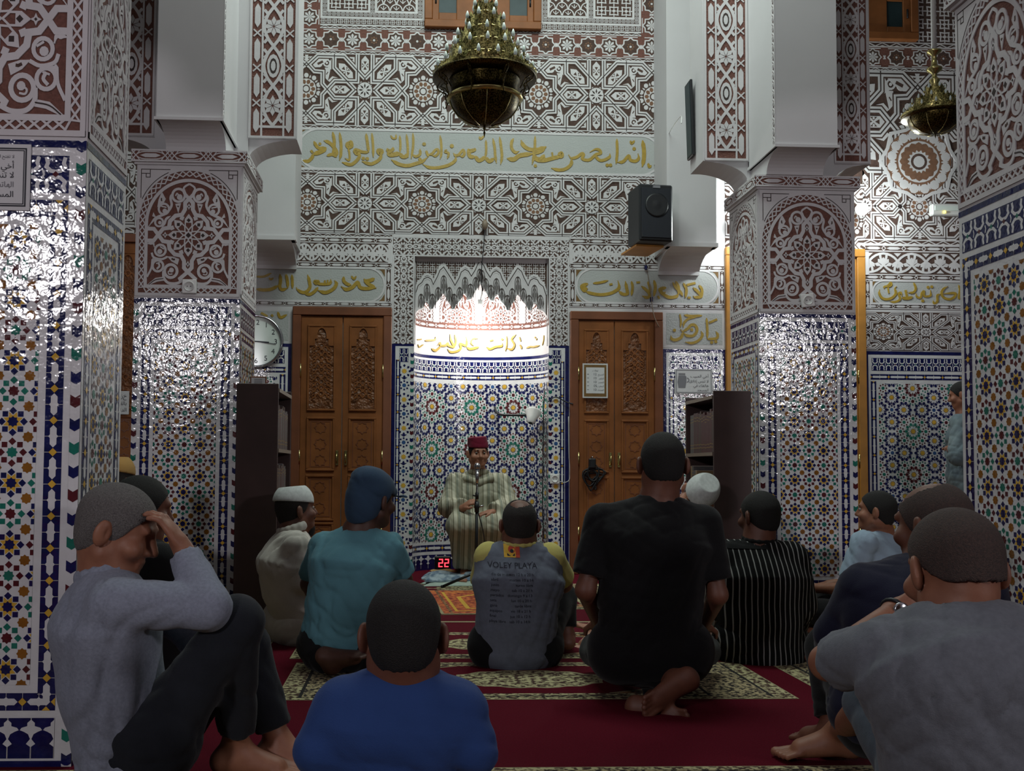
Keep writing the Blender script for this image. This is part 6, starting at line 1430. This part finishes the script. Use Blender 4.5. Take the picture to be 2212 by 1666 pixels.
    if eyes:
        for k in (1, -1): m = MB(); m.ball(P(k*.032, .077, .004), .0105*q_, 'eye_white', 12); m.ball(P(k*.032+.001, .0822, .003), .0068*q_, 'eye_iris', 10); m.build('eye', t)
        S = Sdf(.004)
        for k in (1, -1): S.cap(P(k*.018, .09, .026), P(k*.046, .079, .027), .0042*q_, .003*q_, .003)
        put('eyebrows', S.mesh(), 'hair_black', t)
    return t, sh
def gridded(x0, y0, x1, y1, mt, z, n=10):
    xs_, ys_ = np.linspace(x0, x1, n+1), np.linspace(y0, y1, n+1); return [(np.array([(xs_[i], ys_[k]), (xs_[i+1], ys_[k]), (xs_[i+1], ys_[k+1]), (xs_[i], ys_[k+1])]), z, mt) for i in range(n) for k in range(n)]
def decal(items, sh, o, Uv, Vv, name, parent, lift=.002):
    """printing that follows the cloth of a shirt"""
    me = sh.data; off = Vector((0, 0, 0)); bv = BVHTree.FromPolygons([v.co for v in me.vertices], [tuple(p.vertices) for p in me.polygons]); N = Vector(unit_(np.cross(Uv, Vv))); m = MB()
    for p, z, mt in items:
        pts = []
        for u, v in np.asarray(p):
            q = Vector(o + u*Uv + v*Vv); hit = bv.ray_cast(q + N*.4, -N)
            if hit[0] is None: break
            pts.append(hit[0] + N*(lift+z))
        if len(pts) == len(p): m.poly(pts, mt)
    if m.f: m.build(name, parent)
# ------------------------------------------------------------------ the people, each where and as the photo shows
A = at
def sets(j, **kw):
    for k, v in kw.items(): j[k] = np.array(A(*v)) if len(v) == 3 and max(abs(v[0]), abs(v[1])) > 20 else V(*v)
    return j
def look(j, px, py, Y, F, U=(0, 0, 1)): j['hd'] = A(px, py, Y); j['F'] = unit_(F); j['U'] = V(*U)
# the speaker on his chair
j = default_pose((A(1032, 1100, 8.42)[0], 8.42, 0), (0, -1)); look(j, 1033, 979, 8.36, (.16, -1, -.06))
sets(j, nk=(1033, 1026, 8.42), ch=(1032, 1068, 8.43), wa=(1032, 1105, 8.44), pe=(1032, 1132, 8.45), sr=(984, 1043, 8.42), sl=(1082, 1043, 8.42), er=(970, 1096, 8.3), el=(1098, 1094, 8.3), wr=(1001, 1098, 8.02), wl=(1062, 1108, 8.03), hr=(1010, 1132, 8.42), hl=(1054, 1132, 8.42), kr=(990, 1137, 8.0), kl=(1066, 1137, 8.0), ar=(1008, 1228, 8.14), al=(1036, 1232, 8.14))
j['ar'][2] = .1; j['al'][2] = .1; j['tr'] = j['ar']+V(-.06, -.2, 0); j['tl'] = j['al']+V(.03, -.2, 0)
t, sh = person('person in a striped hooded robe and dark red cap seated at the microphone', j, 'cloth_djellaba', None, 'skin_light', hair='hair_black', h=.006, ch=.008, sleeve='wide', cap='fez', capm='cloth_fez', robe=True, eyes=True, seed=3, fold=.008, names=('robe', ''), pose_hand={'r': ((.35, -.2, .35), (.6, .2, -.5), 1.2), 'l': ((-.9, -.3, -.05), (0, 0, -1), .7)}, collar=('cloth_djellaba', 'c'))
S = Sdf(.006); n0 = j['nk']; rr = [(-.13, .03, -.05), (-.1, -.07, -.03), (0, -.1, -.065), (.1, -.07, -.03), (.13, .03, -.05), (.09, .1, .0), (0, .13, -.02), (-.09, .1, .0), (-.13, .03, -.05)]
for a, b in zip(rr[:-1], rr[1:]): S.cap(n0+V(*a), n0+V(*b), .026, None, .015)
S.cap(n0+V(0, .13, -.03), n0+V(0, .15, -.16), .07, .03, .04); put('hood', S.mesh(folds(.003, 50, 8)), 'cloth_djellaba', sh)
cx, cy = j['pe'][0], 8.46; ch_ = thing('chair', (cx, cy, 0), 'plain wooden chair under the seated speaker', 'chair'); sz = j['pe'][2]-.16
m = MB(); m.box((cx-.19, cy-.3, sz-.03), (cx+.19, cy+.17, sz), 'wood_red', bev=.006); m.build('seat', ch_)
for a in (-.165, .165):
    for b in (-.26, .15): m = MB(); m.tube([(cx+a, cy+b, 0), (cx+a, cy+b, sz-.03)], .016, 'wood_red', 8); m.build('leg', ch_)
m = MB(); m.box((cx-.18, cy+.16, sz), (cx+.18, cy+.185, sz+.4), 'wood_red', bev=.006); m.build('backrest', ch_)
# white shirt and cap, left
j = default_pose((A(640, 1330, 5.45)[0]-.02, 5.42, 0), (.85, .5)); look(j, 640, 1102, 5.41, (.86, .42, .08), (-.16, 0, 1))
sets(j, nk=(632, 1150, 5.38), ch=(622, 1215, 5.38), wa=(630, 1275, 5.40), sr=(640, 1178, 5.22), sl=(624, 1174, 5.56), er=(655, 1255, 5.22), wr=(690, 1290, 5.35), el=(650, 1255, 6.02), wl=(690, 1290, 5.55), pe=(652, 1318, 5.42))
person('person in a white shirt and white skullcap seated by the left bookcase', j, 'cloth_white', 'cloth_white', 'skin_brown', hair='hair_dark', h=.0065, sleeve='long', cap='kufi', capm='cloth_kufi', seed=5, beard='hair_black', fold=.009, fat=1.15, collar=('cloth_white', 'c'), eyes=True, names=('shirt', 'trousers'), hs=1.02)
# teal T-shirt
j = default_pose((A(745, 1400, 4.6)[0], 4.62, .06), (.3, 1)); look(j, 806, 1078, 4.62, (.72, .7, -.1), (.05, 0, 1))
sets(j, nk=(775, 1150, 4.6), ch=(762, 1222, 4.58), wa=(748, 1300, 4.58), pe=(735, 1368, 4.6), sl=(700, 1182, 4.66), sr=(842, 1182, 4.56), el=(668, 1262, 4.78), wl=(690, 1320, 5.05), er=(872, 1252, 4.66), wr=(872, 1262, 4.95), hl=(700, 1392, 4.62), hr=(778, 1392, 4.6), kl=(690, 1425, 5.1), kr=(850, 1412, 5.05), al=(716, 1440, 4.47), ar=(860, 1436, 4.47), tl=(790, 1455, 4.4), tr=(940, 1446, 4.4))
for k in ('l', 'r'): j['u'+k] = V(0, .25, -1); j['a'+k][2] = .05; j['t'+k][2] = .05
j['kl'][2] = j['kr'][2] = .09
person('person in a teal T-shirt and a blue cap worn backwards, kneeling', j, 'cloth_teal', 'cloth_black', 'skin_dark', hair='hair_black', h=.006, cap='bucket', capm='cloth_teal_dark', seed=7, hem=.0, hemz=1, fold=.007, names=('t_shirt', 'trousers'), hs=1.06, sw=.95)
# grey and yellow printed T-shirt
j = default_pose((A(1115, 1400, 4.72)[0], 4.72, 0), (-.02, 1)); look(j, 1122, 1131, 4.74, (.02, 1, -.12))
sets(j, nk=(1121, 1180, 4.72), ch=(1120, 1255, 4.7), wa=(1117, 1335, 4.7), pe=(1112, 1400, 4.72), sl=(1058, 1205, 4.74), sr=(1186, 1207, 4.72), er=(1218, 1262, 4.84), wr=(1208, 1250, 5.1), el=(1040, 1270, 4.9), wl=(1060, 1290, 5.15), kr=(1214, 1290, 5.1), ar=(1222, 1385, 5.05), kl=(1060, 1330, 5.2), al=(1100, 1380, 5.2))
j['ar'][2] = j['al'][2] = .1; j['tr'] = j['ar']+V(.03, .2, 0); j['tl'] = j['al']+V(0, .2, 0)
t, sh = person('person in a grey printed T-shirt with yellow sleeves, back turned', j, 'cloth_volley', 'cloth_black', 'skin_brown', hair='hair_dark', h=.006, ch=.008, seed=11, sl_m='cloth_yellow', fold=.005, bald=2, hs=1.0, collar=('cloth_yellow', 'r'), fat=1.02)
o = np.array(A(1112, 1195, 4.5)); Uv, Vv = V(1, 0, 0), V(0, 0, 1); sc_ = 4.55/2200
its = gridded(-17*sc_, -14*sc_, 17*sc_, 14*sc_, 'print_yellow', .0) + gridded(8*sc_, -14*sc_, 17*sc_, 14*sc_, 'print_red', .0006) + rect(-10*sc_, -11*sc_, 6*sc_, -6*sc_, 'print_dark', .0008) + pol(circ((0, 3*sc_), 8*sc_, 12), 'print_red', .0008) + pol(circ((0, -.5*sc_), 4*sc_, 8), 'print_dark', .0012)
its += tf(text_items('VOLEY PLAYA', 17*sc_, 'print_dark', .0), ty=-36*sc_) + rect(-44*sc_, -24*sc_, 44*sc_, -22.5*sc_, 'print_dark', .0)
for i in range(10):
    y = -52-i*11.2; its += tf(text_items(('dia de inicio', 'abril', 'junio', 'mayo', 'partidos', 'sets', 'gana', 'equipos', 'final', 'playa libre')[i], 8.5*sc_, 'print_dark', .0, 'l'), tx=(-46-i*.4)*sc_, ty=y*sc_) + tf(text_items(('lunes 12 h a 20 h', 'martes 10 a 14', 'turno libre', 'sab 10 a 21 h', 'domingo 9 a 13', 'lun 10 a 20 h', 'tarde libre', 'vie 18 a 21 h', 'jue 10 a 12 h', 'sab 10 a 14 h')[i], 8.5*sc_, 'print_dark', .0, 'r'), tx=(44-i*.8)*sc_, ty=y*sc_)
decal(its, sh, o, Uv, Vv, 'shirt_print', sh)
# black clothes, kneeling in the middle
j = default_pose((A(1405, 1430, 4.0)[0], 4.02, .1), (.06, 1)); look(j, 1431, 1000, 4.03, (.1, 1, -.14))
sets(j, nk=(1424, 1078, 4.02), ch=(1412, 1170, 4.0), wa=(1405, 1280, 4.0), pe=(1402, 1385, 4.02), sl=(1302, 1124, 4.02), sr=(1520, 1130, 4.02), el=(1265, 1275, 3.98), er=(1550, 1285, 3.98), wl=(1292, 1345, 4.22), wr=(1520, 1350, 4.22), hl=(1345, 1405, 4.02), hr=(1465, 1405, 4.02), kl=(1288, 1470, 4.5), kr=(1520, 1460, 4.5), al=(1462, 1468, 3.86), ar=(1396, 1526, 3.9), tl=(1368, 1526, 3.82), tr=(1480, 1546, 3.82))
j['kl'][2] = j['kr'][2] = .11; j['ul'] = V(0, 1, .2); j['ur'] = V(0, .9, .1)
person('person in a black T-shirt and black trousers kneeling with bare soles showing', j, 'cloth_black', 'cloth_black', 'skin_brown', hair='hair_black', h=.005, ch=.009, seed=13, fold=.005, fat=1.16, hs=1.08, hem=.02, sw=1.02)
# white skullcap, bowed, right
j = default_pose((A(1545, 1330, 5.45)[0], 5.48, 0), (-.8, -.3), lean=.06); look(j, 1506, 1074, 5.42, (-.6, -.62, -.5), (.6, -.1, .75))
sets(j, nk=(1482, 1150, 5.4), ch=(1480, 1215, 5.42), wa=(1484, 1275, 5.44), pe=(1486, 1330, 5.44), sl=(1455, 1178, 5.25), sr=(1492, 1172, 5.58), el=(1420, 1240, 5.2), er=(1440, 1240, 5.6), wl=(1400, 1290, 5.25), wr=(1400, 1290, 5.5), hl=(1470, 1340, 5.35), hr=(1470, 1340, 5.52), ar=(1290, 1345, 5.32), kr=(1420, 1320, 5.35), tr=(1262, 1345, 5.32), kl=(1420, 1300, 5.60), al=(1330, 1340, 5.60), tl=(1300, 1340, 5.60))
j['ar'][2] = j['al'][2] = .06; j['tr'] = j['ar']+V(-.1, -.12, 0); j['kr'][2] = j['kl'][2] = .12
person('person in a white skullcap with head bowed, behind the black T-shirt', j, 'cloth_white', 'cloth_white', 'skin_light', hair='hair_grey', h=.0065, sleeve='long', cap='kufi', capm='cloth_kufi', seed=15, eyes=True, beard='hair_grey', names=('shirt', 'trousers'))
# pinstripes
j = default_pose((A(1645, 1400, 4.85)[0], 4.86, 0), (-.1, 1)); look(j, 1640, 1113, 4.88, (-.42, .9, -.1))
sets(j, nk=(1640, 1172, 4.86), ch=(1643, 1250, 4.84), wa=(1643, 1325, 4.84), pe=(1645, 1392, 4.86), sl=(1576, 1205, 4.88), sr=(1708, 1207, 4.86), el=(1566, 1300, 4.95), er=(1722, 1305, 4.88), wl=(1590, 1360, 5.15), wr=(1712, 1352, 5.1), kl=(1580, 1370, 5.2), kr=(1712, 1372, 5.2))
t, sh = person('person in a black and white pinstriped gown seated cross-legged, back turned', j, 'cloth_pinstripe', 'cloth_pinstripe', 'skin_brown', hair='hair_black', h=.0065, sleeve='wide', seed=17, fold=.006, hs=1.04, fat=1.1, hem=.05, names=('gown', 'trousers'), collar=('cloth_black', 'r'))
o = np.array(A(1640, 1172, 4.6)); sc_ = 4.7/2200; decal(gridded(-46*sc_, -20*sc_, 46*sc_, 6*sc_, 'cloth_black', 0, 14), sh, o, V(1, 0, 0), V(0, 0, 1), 'yoke', sh, .004)
# light blue shirt
j = default_pose((A(1905, 1300, 5.65)[0], 5.65, 0), (-.75, .65)); look(j, 1893, 1103, 5.6, (-.8, .55, .02))
sets(j, nk=(1903, 1150, 5.65), ch=(1906, 1220, 5.65), wa=(1908, 1270, 5.66), pe=(1910, 1325, 5.66), sl=(1866, 1172, 5.5), sr=(1946, 1172, 5.8))
person('person in a light blue shirt seated beyond the navy jacket, looking left', j, 'cloth_lightblue', 'cloth_black', 'skin_tan', hair='hair_black', h=.0065, seed=19, names=('shirt', 'trousers'), sleeve='short', eyes=True)
# navy jacket
j = default_pose((A(1930, 1500, 3.0)[0], 3.0, 0), (-.35, 1)); look(j, 2014, 1132, 3.02, (-.5, .85, -.12))
sets(j, nk=(2015, 1215, 3.0), ch=(1985, 1320, 2.98), wa=(1960, 1430, 2.98), pe=(1940, 1530, 3.0), sl=(1868, 1268, 3.0), sr=(2120, 1275, 3.02), el=(1805, 1370, 3.08), wl=(1790, 1400, 3.3), er=(2170, 1400, 3.1), wr=(2080, 1420, 3.3), hl=(1890, 1540, 3.02), hr=(2000, 1540, 3.02), kl=(1790, 1400, 3.3), al=(1800, 1560, 3.2), kr=(2000, 1450, 3.45), ar=(1950, 1560, 3.4))
j['al'][2] = j['ar'][2] = .09; j['tl'] = j['al']+V(-.05, .2, 0); j['tr'] = j['ar']+V(0, .2, 0)
person('balding person in a navy jacket seated against the near right pillar', j, 'cloth_navy', 'cloth_black', 'skin_brown', hair='hair_thin', h=.006, seed=21, sleeve='long', fold=.006, bald=1, hs=1.12, fat=1.12, names=('jacket', 'trousers'))
# grey T-shirt, nearest on the right
j = default_pose((A(2110, 1700, 2.2)[0], 2.2, 0), (-.05, 1)); look(j, 2060, 1226, 2.2, (-.06, 1, -.26))
sets(j, nk=(2072, 1362, 2.16), ch=(2105, 1450, 2.12), wa=(2120, 1590, 2.12), pe=(2125, 1700, 2.16), sl=(1900, 1412, 2.16), sr=(2258, 1414, 2.16), el=(1788, 1432, 2.32), wl=(1935, 1318, 2.5), er=(2330, 1560, 2.3), wr=(2240, 1600, 2.5), hl=(2040, 1730, 2.25), hr=(2210, 1730, 2.25), kl=(1880, 1520, 2.62), al=(1806, 1570, 2.78), kr=(2200, 1620, 2.75), ar=(2100, 1700, 2.8))
j['al'] = atf(1815, 1580, .1); j['tl'] = j['al']+V(-.2, .05, -.02); j['ar'][2] = .09; j['tr'] = j['ar']+V(-.1, .2, 0)
kk = j['kl'].copy(); t, sh = person('person in a grey T-shirt sitting nearest at right, hand to his neck', j, 'cloth_grey', 'cloth_denim', 'skin_tan', hair='hair_thin', h=.005, ch=.009, seed=23, fold=.006, hs=1.14, fat=1.2, sw=1.05, collar=('cloth_grey', 'r'), calf=False, names=('t_shirt', 'trousers'), ffr=30, hair_low=.04, pose_hand={'l': ((.8, -.05, .25), (.1, -.9, -.3), .4, 1)})
w0 = j['wl']; d_ = unit_(j['wl']-j['el']); wt = thing('wrist_watch', tuple(w0), 'dark wrist watch on the raised arm of the grey T-shirt', 'watch'); u_ = unit_(np.cross(d_, V(0, 0, 1))); v_ = np.cross(u_, d_)
m = MB(); m.tube([w0-d_*.01+.031*(u_*math.cos(a)+v_*math.sin(a)) for a in np.linspace(0, 2*PI, 17)], .006, 'black_plastic', 6, False); m.build('strap', wt); m = MB(); m.lathe([(0, 0), (.019, 0), (.02, .006), (.016, .009), (0, .009)], w0-d_*.01-u_*.0+V(0, -.034, .008), 'chrome', 20, M=Matrix.Rotation(PI/2, 4, 'X')); m.build('watch_case', wt)
# grey hair, hand to the brow, at left
j = default_pose((A(275, 1600, 2.93)[0], 2.93, 0), (1, .05)); look(j, 256, 1143, 2.9, (.92, .0, -.34), (.3, .02, .95))
sets(j, nk=(228, 1248, 2.90), ch=(228, 1350, 2.90), wa=(240, 1475, 2.91), pe=(275, 1590, 2.93), sr=(252, 1305, 2.74), sl=(228, 1290, 3.08), er=(448, 1312, 2.74), wr=(398, 1192, 2.84), el=(400, 1340, 3.1), wl=(440, 1420, 3.12), hr=(330, 1598, 2.85), hl=(330, 1590, 3.03), kr=(512, 1345, 2.81), ar=(505, 1600, 2.76), kl=(532, 1395, 3.10), al=(590, 1590, 3.08))
j['ar'] = atf(508, 1612, .1); j['tr'] = j['ar']+V(.22, -.01, -.02); j['al'] = atf(600, 1600, .09); j['tl'] = j['al']+V(.22, -.05, -.02)
person('grey-haired person in a grey jersey leaning on the left pillar, hand to brow', j, 'cloth_heather', 'cloth_jeans', 'skin_tan', hair='hair_grey', h=.005, ch=.009, sleeve='long', seed=25, fold=.009, hs=1.12, collar=('cloth_heather', 'c'), names=('jersey', 'jeans'), hem=.11, pose_hand={'r': ((-.55, .02, .95), (-.85, .1, -.45), .45, -1)}, ffr=30, fat=1.05, hair_low=-.004)
# dark figure behind him
j = default_pose((A(340, 1480, 3.97)[0], 3.97, 0), (.9, .4)); look(j, 308, 1098, 3.94, (.85, .45, -.15))
sets(j, nk=(300, 1170, 3.96), ch=(305, 1260, 3.96), wa=(320, 1350, 3.97), pe=(340, 1440, 3.97), sr=(345, 1215, 3.82), sl=(290, 1205, 4.12), er=(385, 1310, 3.84), wr=(430, 1370, 4.02), kr=(450, 1400, 4.02), ar=(470, 1480, 3.97))
person('dark-haired person in black behind the grey-haired man', j, 'cloth_black', 'cloth_black', 'skin_brown', hair='hair_black', h=.006, sleeve='long', seed=27, hs=1.1, names=('jersey', 'trousers'))
# the boy
j = default_pose((A(860, 1760, 2.12)[0], 2.12, 0), (.0, 1), s=.8); look(j, 872, 1366, 2.08, (.03, 1, -.1))
sets(j, nk=(872, 1478, 2.08), ch=(862, 1570, 2.08), wa=(856, 1660, 2.09), pe=(852, 1740, 2.1), sl=(742, 1534, 2.08), sr=(988, 1536, 2.08), el=(692, 1622, 2.06), er=(1020, 1622, 2.06), wl=(720, 1700, 2.3), wr=(990, 1700, 2.3))
t, sh = person('boy in a blue shirt seated in front, back turned', j, 'cloth_blue', 'cloth_jeans', 'skin_brown', hair='hair_black', h=.0045, ch=.007, s=.8, hs=1.17, seed=29, fold=.006, names=('shirt', 'trousers'), sleeve='long', collar=('cloth_blue', 'r'), fat=.94, sw=.95, hair_low=.0)
# standing at far right
j = default_pose((A(2090, 1100, 8.3)[0], 8.3, 0), (-.8, .3)); u0 = 1.63; look(j, 2077, 853, 8.3, (-.75, .6, -.2)); bx = j['hd'][0]
j.update(nk=V(bx+.02, 8.3, 1.38), ch=V(bx+.02, 8.3, 1.2), wa=V(bx+.02, 8.3, 1.02), pe=V(bx+.02, 8.3, .9), sl=V(bx-.1, 8.14, 1.31), sr=V(bx+.12, 8.46, 1.31), el=V(bx-.16, 8.06, 1.05), er=V(bx+.1, 8.5, 1.03), wl=V(bx-.1, 8.12, 1.12), wr=V(bx-.08, 8.3, 1.1), hl=V(bx, 8.2, .88), hr=V(bx+.03, 8.38, .88), kl=V(bx, 8.2, .48), kr=V(bx+.03, 8.38, .48), al=V(bx+.02, 8.2, .09), ar=V(bx+.04, 8.38, .09))
j['tl'] = j['al']+V(-.2, .02, 0); j['tr'] = j['ar']+V(-.2, .02, 0)
person('person standing in a pale grey robe beside the near right pillar', j, 'cloth_mist', None, 'skin_tan', hair='hair_black', h=.007, ch=.01, sleeve='wide', robe=True, seed=31, fold=.01, names=('robe', ''))
# tan cap by the left pillar
j = default_pose((A(235, 1290, 5.2)[0], 5.2, 0), (.5, .8)); look(j, 252, 1040, 5.2, (.5, .8, 0)); d0 = j['hd']-V(0, 0, .175)-j['nk']
for k in ('nk', 'ch', 'wa', 'sl', 'sr', 'el', 'er', 'wl', 'wr'): j[k] = j[k]+d0*(.6 if k == 'wa' else 1)
person('person in a tan skullcap, barely showing past the near left pillar', j, 'cloth_brown', 'cloth_black', 'skin_tan', hair='hair_dark', h=.007, ch=.01, cap='kufi', capm='cloth_tan', sleeve='long', seed=33, names=('jersey', 'trousers'))
